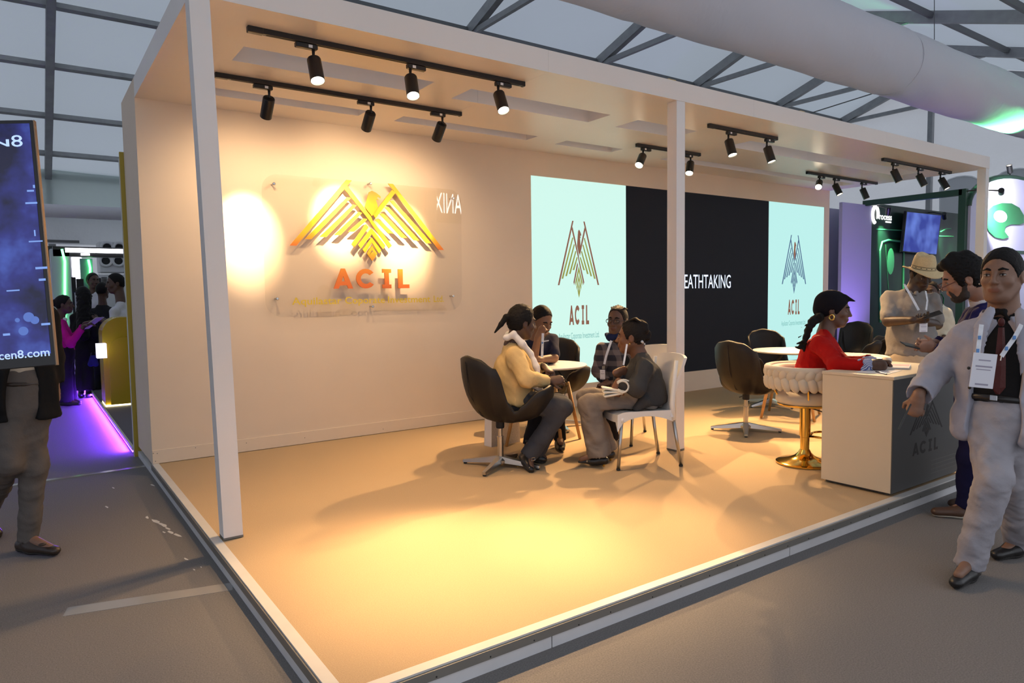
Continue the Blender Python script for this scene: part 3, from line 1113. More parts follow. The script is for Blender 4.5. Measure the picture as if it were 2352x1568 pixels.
# big fabric air duct above the booth
dk = empty('air_duct', (8.5, -1.2, 4.15), label='large white fabric air duct hanging above the booth', cat='air duct')
V, F = [], []
xsd = np.arange(0.0, 19.01, 0.16)
rr = np.random.RandomState(5)
seams = [2.1, 4.6, 7.1, 9.6, 12.1, 14.6, 17.1]
for x in xsd:
    sag = 0.0
    for k in range(36):
        t = 2 * math.pi * k / 36
        rad = 0.46 + 0.006 * math.sin(3 * t + x * 2.1) + 0.004 * math.sin(7 * t - x * 5)
        for sm in seams:
            rad -= 0.022 * math.exp(-((x - sm) / 0.05) ** 2)
        V.append((x, -1.2 + rad * math.cos(t), 4.63 + rad * math.sin(t) + sag))
nx = len(xsd)
for i in range(nx - 1):
    for k in range(36):
        l = (k + 1) % 36
        F.append((i * 36 + k, i * 36 + l, (i + 1) * 36 + l, (i + 1) * 36 + k))
mesh_obj('duct_sleeve', V, F, M_DUCT, dk, True)
for sm in seams:
    MB().tube([(sm, -1.2 + 0.442 * math.cos(t), 4.63 + 0.442 * math.sin(t)) for t in np.linspace(0, 2 * math.pi, 36, endpoint=False)], 0.006, 6, closed=True).build('seam_ring', M_DUCT, dk, True)
hk = MB()
for x in np.arange(0.5, 19, 1.0):
    hk.tube([(x, -1.2, 5.09), (x, -1.2, 5.16)], 0.01, 6)
hk.tube([(0, -1.2, 5.16), (19, -1.2, 5.16)], 0.012, 6)
hk.build('hanging_rail', M_STEELD, dk)

# ------------------------------------------------------------------ furniture
M_LEATHER = mat('black_leather', (0.014, 0.012, 0.011), 0.48, bump=0.08, bscale=140, spec=0.3)
M_ALU = mat('brushed_aluminium', (0.50, 0.48, 0.45), 0.28, metal=1.0)
M_LEGW = mat('beech_leg', (0.55, 0.30, 0.11), 0.45, var=0.12, vscale=40, aniso=(6, 6, 1))
M_TTOP = mat('white_table_top', (0.80, 0.78, 0.76), 0.25)
M_WHITEP = mat('white_resin', (0.80, 0.79, 0.77), 0.3)
M_RUBBER = mat('black_rubber', (0.015, 0.015, 0.015), 0.8)
M_GOLD = mat('polished_gold', (0.83, 0.55, 0.14), 0.14, metal=1.0)
M_CREAM = mat('cream_velvet', (0.62, 0.55, 0.44), 0.75, bump=0.05, bscale=200, sheen=0.3)


def interp(tab, x):
    """smooth interpolation through (x, y) pairs"""
    for i in range(len(tab) - 1):
        a, b = tab[i], tab[i + 1]
        if x <= b[0]:
            t = (x - a[0]) / (b[0] - a[0])
            t = t * t * (3 - 2 * t)
            return a[1] + (b[1] - a[1]) * t
    return tab[-1][1]


def swan_chair(loc, face, label, base_rot=0.0):
    """padded one-piece shell with a back wing and two arm wings on a four-star base; front is local +x"""
    r = empty('swan_chair', tuple(loc), math.atan2(face[1], face[0]), label, 'chair', 'black leather swivel chairs', world_parts=False)
    nph, nv = 72, 12
    TZ = [(0, 0.425), (22, 0.445), (40, 0.60), (60, 0.655), (80, 0.63), (98, 0.52), (108, 0.46), (118, 0.53), (136, 0.80), (160, 0.875), (180, 0.895)]
    TR_ = [(0, 0.31), (25, 0.335), (50, 0.40), (75, 0.40), (98, 0.315), (111, 0.27), (124, 0.285), (145, 0.35), (165, 0.36), (180, 0.36)]
    Vo, Vi = [], []
    z0 = 0.358
    for i in range(nph):
        ph = 360.0 * i / nph
        a = ph if ph <= 180 else 360 - ph
        zr, rr_ = interp(TZ, a), interp(TR_, a)
        c, s_ = math.cos(math.radians(ph)), math.sin(math.radians(ph))
        for j in range(nv + 1):
            t = j / nv
            w = t * math.pi / 2
            rad = rr_ * (math.sin(w) ** 0.85 if t > 0 else 0)
            z = z0 + (zr - z0) * (1 - math.cos(w)) ** 1.15
            if a < 30:
                z = z0 + (zr - z0) * t
            Vo.append(np.array([rad * c + 0.055, rad * s_, z]))
    Vo = np.array(Vo).reshape(nph, nv + 1, 3)
    # inner skin: moved along the local normal
    du = np.roll(Vo, -1, 0) - np.roll(Vo, 1, 0)
    dv = np.zeros_like(Vo)
    dv[:, 1:-1] = Vo[:, 2:] - Vo[:, :-2]
    dv[:, -1] = Vo[:, -1] - Vo[:, -2]
    dv[:, 0] = Vo[:, 1] - Vo[:, 0]
    nn = np.cross(dv, du)
    nn /= np.maximum(np.linalg.norm(nn, axis=2, keepdims=True), 1e-9)
    nn[:, 0] = (0, 0, 1)
    if nn[0, nv // 2, 2] < 0:
        nn = -nn
        nn[:, 0] = (0, 0, 1)
    th = np.full((nph, nv + 1, 1), 0.042)
    th[:, -1] = 0.030
    th[:, 0:5] = 0.06
    Vi = Vo + nn * th
    rimt = (Vo[:, -1] + Vi[:, -1]) / 2 + np.array([0, 0, 0.012])
    V = list(Vo.reshape(-1, 3)) + list(Vi.reshape(-1, 3)) + list(rimt)
    F = []
    N = nph * (nv + 1)
    for i in range(nph):
        k = (i + 1) % nph
        for j in range(nv):
            a, b, c, d = i * (nv + 1) + j, k * (nv + 1) + j, k * (nv + 1) + j + 1, i * (nv + 1) + j + 1
            if j == 0:
                F.append((a, d, c))
                F.append((N + a, N + c, N + d))
            else:
                F.append((a, d, c, b))
                F.append((N + a, N + b, N + c, N + d))
        a, b = i * (nv + 1) + nv, k * (nv + 1) + nv
        F.append((a, 2 * N + i, 2 * N + k, b))
        F.append((2 * N + i, N + a, N + b, 2 * N + k))
    mesh_obj('shell', V, F, M_LEATHER, r, True)
    MB().tube([(-0.31, 0, 0.86), (-0.285, 0, 0.62), (-0.175, 0, 0.43), (-0.03, 0, 0.361)], 0.003, 6).build('seam', M_BLACKM, r)
    shade_auto(MB().lathe((0, 0, 0), [(0.024, 0.075), (0.024, 0.235), (0.027, 0.237), (0.027, 0.245), (0.017, 0.246), (0.017, 0.33)], 20).build('column', M_ALU, r))
    MB().lathe((0, 0, 0.31), [(0.03, 0), (0.034, 0.01), (0.034, 0.075)], 16).build('mechanism', M_BLACKM, r)
    MB().tube([(0.03, 0.02, 0.345), (0.08, 0.08, 0.33), (0.12, 0.15, 0.305)], 0.006, 8).build('tilt_lever', M_BLACKM, r)
    hub = MB().lathe((0, 0, 0.035), [(0.055, 0.0), (0.055, 0.02), (0.03, 0.045)], 20).build('hub', M_ALU, r)
    for k in range(4):
        a = math.radians(45 + 90 * k) + base_rot
        d = np.array([math.cos(a), math.sin(a), 0])
        n = np.array([-d[1], d[0], 0])
        V = []
        for (q, w, zl, zt) in ((0.02, 0.03, 0.035, 0.085), (0.12, 0.026, 0.028, 0.066), (0.33, 0.017, 0.012, 0.032)):
            V += [d * q - n * w + (0, 0, zl), d * q + n * w + (0, 0, zl), d * q + n * w * 0.8 + (0, 0, zt), d * q - n * w * 0.8 + (0, 0, zt)]
        F = [(0, 1, 2, 3), (8, 11, 10, 9)]
        for j in (0, 4):
            F += [(j, j + 4, j + 5, j + 1), (j + 1, j + 5, j + 6, j + 2), (j + 2, j + 6, j + 7, j + 3), (j + 3, j + 7, j + 4, j)]
        leg = mesh_obj('leg', V, F, M_ALU, r)
        MB().lathe(d * 0.315, [(0.014, 0.001), (0.014, 0.012)], 12).build('glide', M_RUBBER, leg)
    return r


def copy_tree(o, parent=None):
    c = o.copy()
    COL.objects.link(c)
    c.parent = parent
    for ch in list(o.children):
        copy_tree(ch, c)
    return c


def again(src, loc, face, label):
    c = copy_tree(src)
    c.location = loc
    c.rotation_euler = (0, 0, math.atan2(face[1], face[0]))
    c['label'] = label
    ORG[c] = np.zeros(3)
    return c


def dirc(right, away):
    """horizontal direction given to the right of / away from the camera"""
    d = CR * right + CF * away
    return nrm([d[0], d[1], 0])


sw1 = swan_chair((2.245, -1.87, 0.004), dirc(0.82, 0.56), 'black leather swivel chair under the woman in the beige cardigan', -0.2)
again(sw1, (3.62, -0.86, 0.004), dirc(-0.25, -0.9), 'black leather swivel chair under the man in the navy polo shirt')
sw2 = again(sw1, (4.93, -2.2, 0.004), dirc(0.78, 0.62), 'empty black swivel chair with its back to the camera, right of the middle post')
again(sw1, (6.45, -1.42, 0.004), dirc(-0.05, -1.0), 'empty black swivel chair behind the white table, facing the camera')
again(sw1, (9.0, -1.05, 0.004), dirc(-0.55, -0.75), 'empty black swivel chair far right behind the woman in red')
again(sw1, (9.75, -1.35, 0.004), dirc(-0.9, 0.3), 'empty black swivel chair half hidden behind the man in the hat')


def round_table(loc, rot, label):
    r = empty('round_table', tuple(loc), rot, label, 'table', 'round white meeting tables', world_parts=False)
    shade_auto(MB().lathe((0, 0, 0.71), [(0.385, 0.0), (0.4, 0.010), (0.4, 0.016), (0.396, 0.02)], 64).build('table_top', M_TTOP, r))
    MB().lathe((0, 0, 0.685), [(0.14, 0.0), (0.14, 0.0245)], 24).build('top_bracket', M_BLACKM, r)
    tips = []
    for k in range(4):
        a = math.radians(45 + 90 * k)
        d = np.array([math.cos(a), math.sin(a), 0])
        lg = MB().tube([d * 0.245 + (0, 0, 0.55), d * 0.375 + (0, 0, 0.004)], [0.021, 0.014], 14).build('leg', M_LEGW, r, True)
        MB().tube([d * 0.13 + (0, 0, 0.69), d * 0.247 + (0, 0, 0.545)], 0.007, 8).build('leg_rod', M_BLACKM, lg)
        tips.append((d * 0.25 + np.array([0, 0, 0.535]), d * 0.31 + np.array([0, 0, 0.27])))
    for k in range(4):
        a, b = tips[k], tips[(k + 1) % 4]
        MB().tube([a[0], b[1]], 0.0035, 6).build('brace_wire', M_BLACKM, r)
        MB().tube([b[0], a[1]], 0.0035, 6).build('brace_wire', M_BLACKM, r)
    return r


t1 = round_table((3.06, -1.38, 0), math.radians(32), 'round white table between the four seated people')
t2 = again(t1, (5.99, -2.0, 0), (math.cos(0.45), math.sin(0.45)), 'round white table behind the woman in red')


def white_chair(loc, face, label):
    r = empty('resin_chair', tuple(loc), math.atan2(face[1], face[0]), label, 'chair', 'white resin chairs', world_parts=False)
    # seat: dished slab with a deep side apron, back: curved panel flaring to the top
    V, F = [], []
    nx, ny = 10, 10
    top, bot = [], []
    for i in range(nx + 1):
        x = -0.22 + 0.46 * i / nx
        for j in range(ny + 1):
            y = (-0.5 + j / ny) * 0.45
            e = abs(y) / 0.225
            z = 0.455 - 0.014 * (1 - e ** 2) - (0.02 * ((x - 0.16) / 0.08) ** 2 if x > 0.16 else 0)
            ap = 0.028 + 0.035 * (1 if (j in (0, ny)) else 0) * (0.35 + 1.8 * abs((x - 0.0) / 0.24) ** 2) + (0.03 if i == nx else 0)
            top.append((x, y, z))
            bot.append((x, y * 0.985, z - ap))
    V = top + bot
    n = len(top)
    q = lambda i, j: i * (ny + 1) + j
    for i in range(nx):
        for j in range(ny):
            F.append((q(i, j), q(i + 1, j), q(i + 1, j + 1), q(i, j + 1)))
            F.append((n + q(i, j), n + q(i, j + 1), n + q(i + 1, j + 1), n + q(i + 1, j)))
    for i in range(nx):
        F.append((q(i, 0), n + q(i, 0), n + q(i + 1, 0), q(i + 1, 0)))
        F.append((q(i, ny), q(i + 1, ny), n + q(i + 1, ny), n + q(i, ny)))
    for j in range(ny):
        F.append((q(0, j), q(0, j + 1), n + q(0, j + 1), n + q(0, j)))
        F.append((q(nx, j), n + q(nx, j), n + q(nx, j + 1), q(nx, j + 1)))
    shade_auto(mesh_obj('seat', V, F, M_WHITEP, r), 40)
    V, F = [], []
    nz = 12
    fr, bk = [], []
    for i in range(nz + 1):
        t = i / nz
        z = 0.40 + 0.46 * t
        xb = -0.205 - 0.035 * math.sin(t * math.pi * 0.5) - 0.075 * t ** 2.2
        hw = 0.232 - 0.028 * math.sin(math.pi * min(1, t * 1.2)) + 0.008 * t
        for j in range(ny + 1):
            s = -1 + 2 * j / ny
            zz = z + (0.018 * (1 - s * s) if i == nz else 0)
            x = xb - 0.045 * (1 - s * s) * (0.25 + 0.75 * t)
            fr.append((x + 0.012, s * hw, zz))
            bk.append((x - 0.012, s * hw, zz))
    n = len(fr)
    V = fr + bk
    for i in range(nz):
        for j in range(ny):
            F.append((q(i, j), q(i, j + 1), q(i + 1, j + 1), q(i + 1, j)))
            F.append((n + q(i, j), n + q(i + 1, j), n + q(i + 1, j + 1), n + q(i, j + 1)))
    for i in range(nz):
        F.append((q(i, 0), q(i + 1, 0), n + q(i + 1, 0), n + q(i, 0)))
        F.append((q(i, ny), n + q(i, ny), n + q(i + 1, ny), q(i + 1, ny)))
    for j in range(ny):
        F.append((q(0, j), n + q(0, j), n + q(0, j + 1), q(0, j + 1)))
        F.append((q(nz, j), q(nz, j + 1), n + q(nz, j + 1), n + q(nz, j)))
    shade_auto(mesh_obj('backrest', V, F, M_WHITEP, r), 50)
    for sy in (-1, 1):
        bk_ = MB().tube([(-0.255, 0.205 * sy, 0.84 - 0.0), (-0.232, 0.207 * sy, 0.66), (-0.215, 0.21 * sy, 0.50), (-0.225, 0.212 * sy, 0.375)], [0.014, 0.018, 0.024, 0.02], 10)
        bk_.build('back_rib', M_WHITEP, r, True)
        for (xa, xb) in ((0.20, 0.235), (-0.225, -0.285)):
            MB().tube([(xa, 0.207 * sy, 0.41), (xa, 0.207 * sy, 0.372)], 0.021, 12).build('leg_socket', M_WHITEP, r, True)
            lg = MB().tube([(xa, 0.207 * sy, 0.39), (xb, 0.222 * sy, 0.012)], 0.0135, 14).build('leg', M_ALU, r, True)
            MB().lathe((xb, 0.222 * sy, 0.004), [(0.0155, 0), (0.0155, 0.014)], 12).build('foot_cap', M_RUBBER, lg)
    return r


wc1 = white_chair((3.195, -2.43, 0), nrm([-0.48, 0.21, 0]), 'white resin chair under the woman in the grey cardigan')
again(wc1, (3.83, -1.80, 0), nrm([-0.86, 0.1, 0]), 'white resin chair under the woman in glasses, mostly hidden')


def bar_stool(loc, face, label):
    r = empty('bar_stool', tuple(loc), math.atan2(face[1], face[0]), label, 'bar stool', 'gold bar stools with braided backs', world_parts=False)
    shade_auto(MB().lathe((0, 0, 0.002), [(0.215, 0.0), (0.216, 0.012), (0.20, 0.020), (0.13, 0.034), (0.075, 0.060), (0.05, 0.085), (0.038, 0.11)], 48).build('base', M_GOLD, r), 50)
    shade_auto(MB().lathe((0, 0, 0.10), [(0.034, 0.0), (0.034, 0.11), (0.037, 0.112), (0.037, 0.125), (0.041, 0.126), (0.041, 0.37)], 28).build('column', M_GOLD, r), 50)
    pts = [(0.035, 0, 0.215)] + [(0.17 + 0.115 * math.cos(t), 0.14 * math.sin(t), 0.225) for t in np.linspace(-2.4, 2.4, 16)] + [(0.035, 0.0, 0.215)]
    MB().tube(pts, 0.0095, 8).build('footrest', M_GOLD, r, True)
    MB().tube([(0.05, -0.02, 0.44), (0.15, -0.09, 0.41), (0.2, -0.14, 0.36)], 0.005, 6).build('height_lever', M_BLACKM, r)
    shade_auto(MB().lathe((0, 0, 0.468), [(0.205, 0.0), (0.212, 0.008), (0.212, 0.016)], 44).build('seat_plate', M_GOLD, r), 50)
    shade_auto(MB().lathe((0, 0, 0.485), [(0.205, 0.0), (0.222, 0.02), (0.222, 0.055), (0.205, 0.08), (0.16, 0.092), (0.0005, 0.096)], 40).build('cushion', M_CREAM, r), 60)
    # braided back: padded arc carrying interlocked puffs
    arc = [math.radians(a) for a in np.linspace(75, 285, 26)]
    MB().tube([(0.215 * math.cos(a) - 0.02, 0.255 * math.sin(a), 0.70) for a in arc], 0.062, 12, up=(0, 0, 1), flat=1.25).build('back_pad', M_CREAM, r, True)
    MB().tube([(0.262 * math.cos(a) - 0.02, 0.300 * math.sin(a), 0.762) for a in arc], 0.028, 10).build('back_roll', M_CREAM, r, True)
    n = 15
    for k in range(n):
        a = math.radians(78 + 204 * (k + 0.5) / n)
        for lev in (0, 1):
            c = np.array([0.262 * math.cos(a + 0.06 * lev) - 0.02, 0.302 * math.sin(a + 0.06 * lev), 0.735 - 0.075 * lev])
            tg_ = nrm([-0.262 * math.sin(a), 0.302 * math.cos(a), 0])
            no = np.cross(tg_, [0, 0, 1])
            ln = nrm(tg_ * (0.55 if lev == 0 else -0.35) + np.array([0, 0, 1.0]))
            sd = nrm(np.cross(no, ln))
            MB().ell(c, (0.032, 0.040, 0.064 if lev else 0.058), (no, sd, ln), 10, 8).build('braid_puff', M_CREAM, r, True)
    for a in (100, 180, 260):
        a = math.radians(a)
        MB().tube([(0.17 * math.cos(a), 0.18 * math.sin(a), 0.475), (0.245 * math.cos(a) - 0.02, 0.275 * math.sin(a), 0.64)], 0.007, 8).build('back_strut', M_GOLD, r)
    return r


bs1 = bar_stool((4.21, -3.28, 0.002), dirc(0.93, -0.1), 'gold bar stool with cream braided back under the woman in red')
again(bs1, (5.17, -3.10, 0.002), dirc(-0.6, -0.75), 'cream braided bar stool mostly hidden behind the counter')

# ------------------------------------------------------------------ reception counter
M_CTR = mat('counter_cream', (0.66, 0.57, 0.43), 0.5, var=0.02, vscale=3)
M_CTRD = mat('counter_dark_front', (0.075, 0.073, 0.07), 0.5)
M_CPRINT = mat('counter_print', (0.018, 0.013, 0.012), 0.6)
M_CPRINTG = mat('counter_print_grey', (0.12, 0.115, 0.105), 0.6)
ct = empty('reception_counter', (4.31, -3.91, 0.006), label='cream reception counter with dark printed front at the platform edge', cat='counter')
CX0, CX1, CY0, CY1, CZ = 3.815, 4.815, -4.15, -3.655, 0.80
MB().box((CX0, CY0 + 0.006, 0.022), (CX1, CY1, CZ - 0.022), 0.002).build('body', M_CTR, ct)
MB().box((CX0 + 0.03, CY0 + 0.03, 0.006), (CX1 - 0.03, CY1 - 0.02, 0.0219)).build('plinth', M_CTRD, ct)
MB().box((CX0, CY0, 0.022), (CX1, CY0 + 0.0055, CZ - 0.022)).build('front_panel', M_CTRD, ct)
MB().box((CX0 - 0.004, CY0 - 0.003, CZ - 0.0218), (CX1 + 0.004, CY1 + 0.004, CZ), 0.003).build('counter_top', M_CTR, ct)
pr = MB()
for kind, poly in logo_parts():
    pr.prism([(4.285 + u * 0.23, 0.60 - v * 0.215) for u, v in poly], (0, CY0 - 0.0002, 0), (1, 0, 0), (0, 0, 1), 0.0006)
pr.build('eagle_emblem', M_CPRINT, ct)
for n, polys in acil(4.09, 0.235, 0.37, 0.088):
    mb = MB()
    for pl in polys:
        mb.prism(pl, (0, CY0 - 0.0002, 0), (1, 0, 0), (0, 0, 1), 0.0006)
    mb.build(n, M_CPRINT, ct)
for k in range(4):
    MB().box((4.36, CY0 - 0.0008, 0.16 - 0.03 * k), (4.80, CY0 - 0.0002, 0.165 - 0.03 * k)).build('printed_line', M_CPRINTG, ct)

# papers and pens on the counter and tables
M_PAPER = mat('white_paper', (0.80, 0.80, 0.82), 0.6)
M_PAPERP = mat('pink_paper', (0.72, 0.45, 0.50), 0.6)
M_PEN = mat('black_pen', (0.02, 0.02, 0.02), 0.3)


def sheet(c, w, l, rot, z, m, name, label, cat, t=0.002, extra=None):
    d = np.array([math.cos(rot), math.sin(rot), 0])
    n = np.array([-d[1], d[0], 0])
    r = empty(name, (c[0], c[1], z), label=label, cat=cat)
    MB().obox((c[0], c[1], z + t / 2), (l / 2, w / 2, t / 2), (d, n, np.array([0, 0, 1.]))).build('pages', m, r)
    if extra:
        MB().obox(np.array([c[0], c[1], z + t + 0.0004]) + d * extra[0], (extra[1] / 2, extra[2] / 2, 0.0004), (d, n, np.array([0, 0, 1.]))).build('printed_area', extra[3], r)
    return r


sheet((4.05, -3.93), 0.21, 0.297, 0.15, CZ + 0.0005, M_PAPER, 'paper_sheet', 'loose white paper on the counter under the hands of the woman in red', 'paper')
sheet((4.40, -3.86), 0.21, 0.297, 0.4, CZ + 0.0005, M_PAPER, 'paper_stack', 'white and pink paper stack on the counter beside the suited men', 'papers', 0.012, (0.06, 0.12, 0.2, M_PAPERP))
pn = empty('pen', (3.93, -3.99, CZ), label='black pen lying on the counter edge', cat='pen')
MB().tube([(3.90, -4.06, CZ + 0.005), (3.985, -3.945, CZ + 0.005)], 0.0045, 8).build('barrel', M_PEN, pn)
M_BLUEP = mat('blue_print', (0.12, 0.35, 0.62), 0.35)
sheet((3.14, -1.32), 0.15, 0.21, 0.4, 0.7305, M_PAPER, 'leaflet', 'white leaflet with a blue band on the round table', 'leaflet', 0.008, (0.03, 0.08, 0.14, M_BLUEP))

# gift bag under the table
M_BAG = mat('silver_glitter_paper', (0.55, 0.53, 0.52), 0.3, metal=0.5, bump=0.25, bscale=260, var=0.25, vscale=200)
M_BAGW = mat('silver_paper_edge', (0.72, 0.71, 0.72), 0.4)
bgp = empty('gift_bag', (2.72, -1.2, 0.003), label='silver glitter gift bag standing on the carpet behind the black chair', cat='bag')
b0, b1, b2 = GP(1112, 1023), GP(1129, 1027), GP(1195, 1014)
b3 = b0 + (b2 - b1)
cb = [b0, b1, b2, b3]
hb = np.array([0, 0, 0.30])
ctr = sum(cb) / 4
topc = [ctr + (p - ctr) * np.array([0.93, 0.93, 1]) + hb for p in cb]
for i in range(4):
    j = (i + 1) % 4
    n = nrm(np.cross(cb[j] - cb[i], hb)) * 0.001
    MB()._add([cb[i], cb[j], topc[j], topc[i], cb[i] - n * 1.5, cb[j] - n * 1.5, topc[j] - n * 1.5, topc[i] - n * 1.5],
              [(0, 1, 2, 3), (7, 6, 5, 4), (0, 4, 5, 1), (1, 5, 6, 2), (2, 6, 7, 3), (3, 7, 4, 0)]).build('bag_side', M_BAGW if i == 0 else M_BAG, bgp)
MB()._add([p + np.array([0, 0, 0.002]) for p in cb] + [p + np.array([0, 0, 0.004]) for p in cb],
          [(0, 3, 2, 1), (4, 5, 6, 7), (0, 1, 5, 4), (1, 2, 6, 5), (2, 3, 7, 6), (3, 0, 4, 7)]).build('bag_bottom', M_BAG, bgp)
for (a, b) in ((1, 2), (0, 3)):
    p, q = topc[a] * 0.7 + topc[b] * 0.3, topc[a] * 0.3 + topc[b] * 0.7
    MB().tube([p, p + (0, 0, 0.07), (p + q) / 2 + (0, 0, 0.11), q + (0, 0, 0.07), q], 0.003, 6).build('handle', M_BAGW, bgp)

# ------------------------------------------------------------------ people
def cloth(name, col, rough=0.85, bump=0.15, bscale=90, var=0.06, sheen=0.0):
    return mat(name, col, rough, bump=bump, bscale=bscale, var=var, vscale=14, sheen=sheen, spec=0.15)


def skin_mat(name, col):
    return mat(name, col, 0.48, bump=0.04, bscale=160, var=0.08, vscale=22, spec=0.45)


M_HAIR = mat('black_hair', (0.006, 0.005, 0.005), 0.65, bump=0.4, bscale=150, spec=0.2)
M_EYEW = mat('eye_white', (0.40, 0.37, 0.34), 0.35)
M_IRIS = mat('dark_iris', (0.012, 0.008, 0.006), 0.15)
M_LANY = mat('lanyard_white', (0.70, 0.72, 0.76), 0.6, var=0.12, vscale=40)
M_LANYB = mat('lanyard_print_blue', (0.10, 0.25, 0.55), 0.6)
M_BADGE = mat('badge_card', (0.70, 0.70, 0.76), 0.3, spec=0.7)
M_BADGEP = mat('badge_print', (0.32, 0.30, 0.38), 0.5)
M_NAIL = mat('metal_clip', (0.5, 0.5, 0.5), 0.25, metal=1.0)


def hand(F, w, d, n, side, curl=0.35, s=1.0, spread=0.12, thumb=0.8):
    """w wrist, d finger direction, n the way the palm faces, side +-1: thumb on +side of cross(n, d)"""
    d = nrm(d)
    n = nrm(np.asarray(n, float) - d * (np.asarray(n, float) @ d))
    l = np.cross(n, d) * side
    pe = w + d * 0.088 * s
    F.cap(w - d * 0.012 * s, w + d * 0.03 * s, 0.026 * s, 0.033 * s, 0.02, sq=(n, 1.5))
    F.cap(w + d * 0.028 * s, pe - d * 0.012 * s, 0.034 * s, 0.040 * s, 0.015, sq=(n, 2.3))
    F.cap(w + d * 0.035 * s + l * 0.018 * s, w + d * 0.075 * s + l * 0.028 * s, 0.015 * s, 0.011 * s, 0.012)
    for i, (o, f) in enumerate(((0.030, 0.92), (0.010, 1.0), (-0.010, 0.95), (-0.029, 0.78))):
        p = pe + l * o * s - d * (0.008 if i in (0, 1, 2) else 0.014) * s
        a = 0.15 + curl * 1.15
        dirv = nrm(d + l * o * spread * 8)
        for j, L in enumerate((0.043, 0.027, 0.022)):
            v = dirv * math.cos(a) + n * math.sin(a)
            q = p + v * L * f * s
            F.cap(p, q, (0.0092 - 0.0008 * j) * s, (0.0086 - 0.001 * j) * s, 0.004)
            p = q
            a += curl * (1.45 if j == 0 else 0.9) + 0.08
    p = w + d * 0.03 * s + l * 0.026 * s
    v = nrm(d * 0.75 + l * thumb + n * 0.35)
    q = p + v * 0.042 * s
    F.cap(p, q, 0.0125 * s, 0.0105 * s, 0.008)
    v2 = nrm(v * 0.8 + d * 0.35 + n * (0.25 + curl * 0.6) - l * curl * 0.4)
    F.cap(q, q + v2 * 0.032 * s, 0.0105 * s, 0.0085 * s, 0.004)


UPZ = np.array([0, 0, 1.0])


class HeadFrame:
    def __init__(s, c, fwd, up, sc):
        s.c = np.asarray(c, float)
        f = nrm(fwd)
        u = nrm(np.asarray(up, float) - f * (np.asarray(up, float) @ f))
        s.f, s.l, s.u = f, np.cross(u, f), u
        s.s = sc
        s.ax = np.array([f, s.l, u])

    def p(s, x, y, z):
        return s.c + (s.f * x + s.l * y + s.u * z) * s.s

    def loc(s, V):
        return (np.asarray(V) - s.c) @ s.ax.T / s.s


def head_sdf(F, h, neck, male=True, nr=0.056):
    p, s, A = h.p, h.s, h.ax
    F.ell(p(-0.012, 0, 0.035), np.array([0.098, 0.076, 0.098]) * s, A, 0.02)
    F.ell(p(-0.045, 0, 0.02), np.array([0.062, 0.070, 0.080]) * s, A, 0.03)
    F.ell(p(0.028, 0, -0.030), np.array([0.066, 0.060, 0.082]) * s, A, 0.03)
    F.ell(p(0.052, 0, -0.092), np.array([0.034, 0.034 if male else 0.028, 0.026]) * s, A, 0.03)
    for y in (-1, 1):
        F.cap(p(-0.002, y * 0.056, -0.045), p(0.045, y * 0.032, -0.092), 0.018 * s, 0.018 * s, 0.03)
        F.ell(p(0.062, y * 0.040, -0.022), np.array([0.022, 0.022, 0.020]) * s, A, 0.02)
    F.cap(p(0.083, -0.03, 0.032), p(0.083, 0.03, 0.032), 0.010 * s, None, 0.02)
    for y in (-1, 1):
        F.ell(p(0.100, y * 0.031, 0.010), np.array([0.020, 0.020, 0.013]) * s, A, 0.010, sub=True)
        F.ell(p(0.078, y * 0.031, 0.010), 0.0125 * s, A, 0.003)
    F.cap(p(0.092, 0, 0.018), p(0.108, 0, -0.018), 0.0085 * s, 0.0105 * s, 0.012)
    F.ell(p(0.110, 0, -0.024), np.array([0.013, 0.012, 0.010]) * s, A, 0.008)
    for y in (-1, 1):
        F.ell(p(0.100, y * 0.013, -0.027), np.array([0.010, 0.009, 0.008]) * s, A, 0.006)
    lt = 0.0038 if male else 0.0055
    F.ell(p(0.084, 0, -0.056), np.array([0.016, 0.028, 0.020]) * s, A, 0.014)
    F.ell(p(0.0945, 0, -0.0545), np.array([0.009, 0.024, lt]) * s, A, 0.003)
    F.ell(p(0.0935, 0, -0.0645), np.array([0.009, 0.020, lt * 1.15]) * s, A, 0.003)
    for y in (-1, 1):
        F.ell(p(-0.012, y * 0.079, -0.002), np.array([0.020, 0.0085, 0.031]) * s, A, 0.008)
        F.ell(p(-0.008, y * 0.087, 0.002), np.array([0.009, 0.006, 0.016]) * s, A, 0.004, sub=True)
    F.cap(p(-0.028, 0, -0.045), neck, nr * s, nr * 1.06 * s, 0.03)


def face_parts(h, root, lids=0.0, brow=M_HAIR, bw=0.0034):
    for y in (-1, 1):
        e = MB().ell(h.p(0.0862, y * 0.0315, 0.0085), np.array([0.0055, 0.0125, 0.0050]) * h.s, h.ax, 14, 10).build('eye', M_EYEW, root, True)
        MB().ell(h.p(0.0895, y * 0.0315, 0.0088), np.array([0.0030, 0.0056, 0.0049]) * h.s, h.ax, 10, 6).build('iris', M_IRIS, e, True)
        MB().tube([h.p(0.0895, y * 0.019, 0.0110), h.p(0.0925, y * 0.0315, 0.0142), h.p(0.086, y * 0.044, 0.0110)], 0.0016 * h.s, 6).build('upper_lid', brow, e, True)
        MB().tube([h.p(0.092, y * 0.012, 0.0305), h.p(0.093, y * 0.03, 0.0365), h.p(0.079, y * 0.050, 0.031)], [bw * h.s, bw * 1.15 * h.s, bw * 0.6 * h.s], 8, flat=1.5).build('eyebrow', brow, root, True)


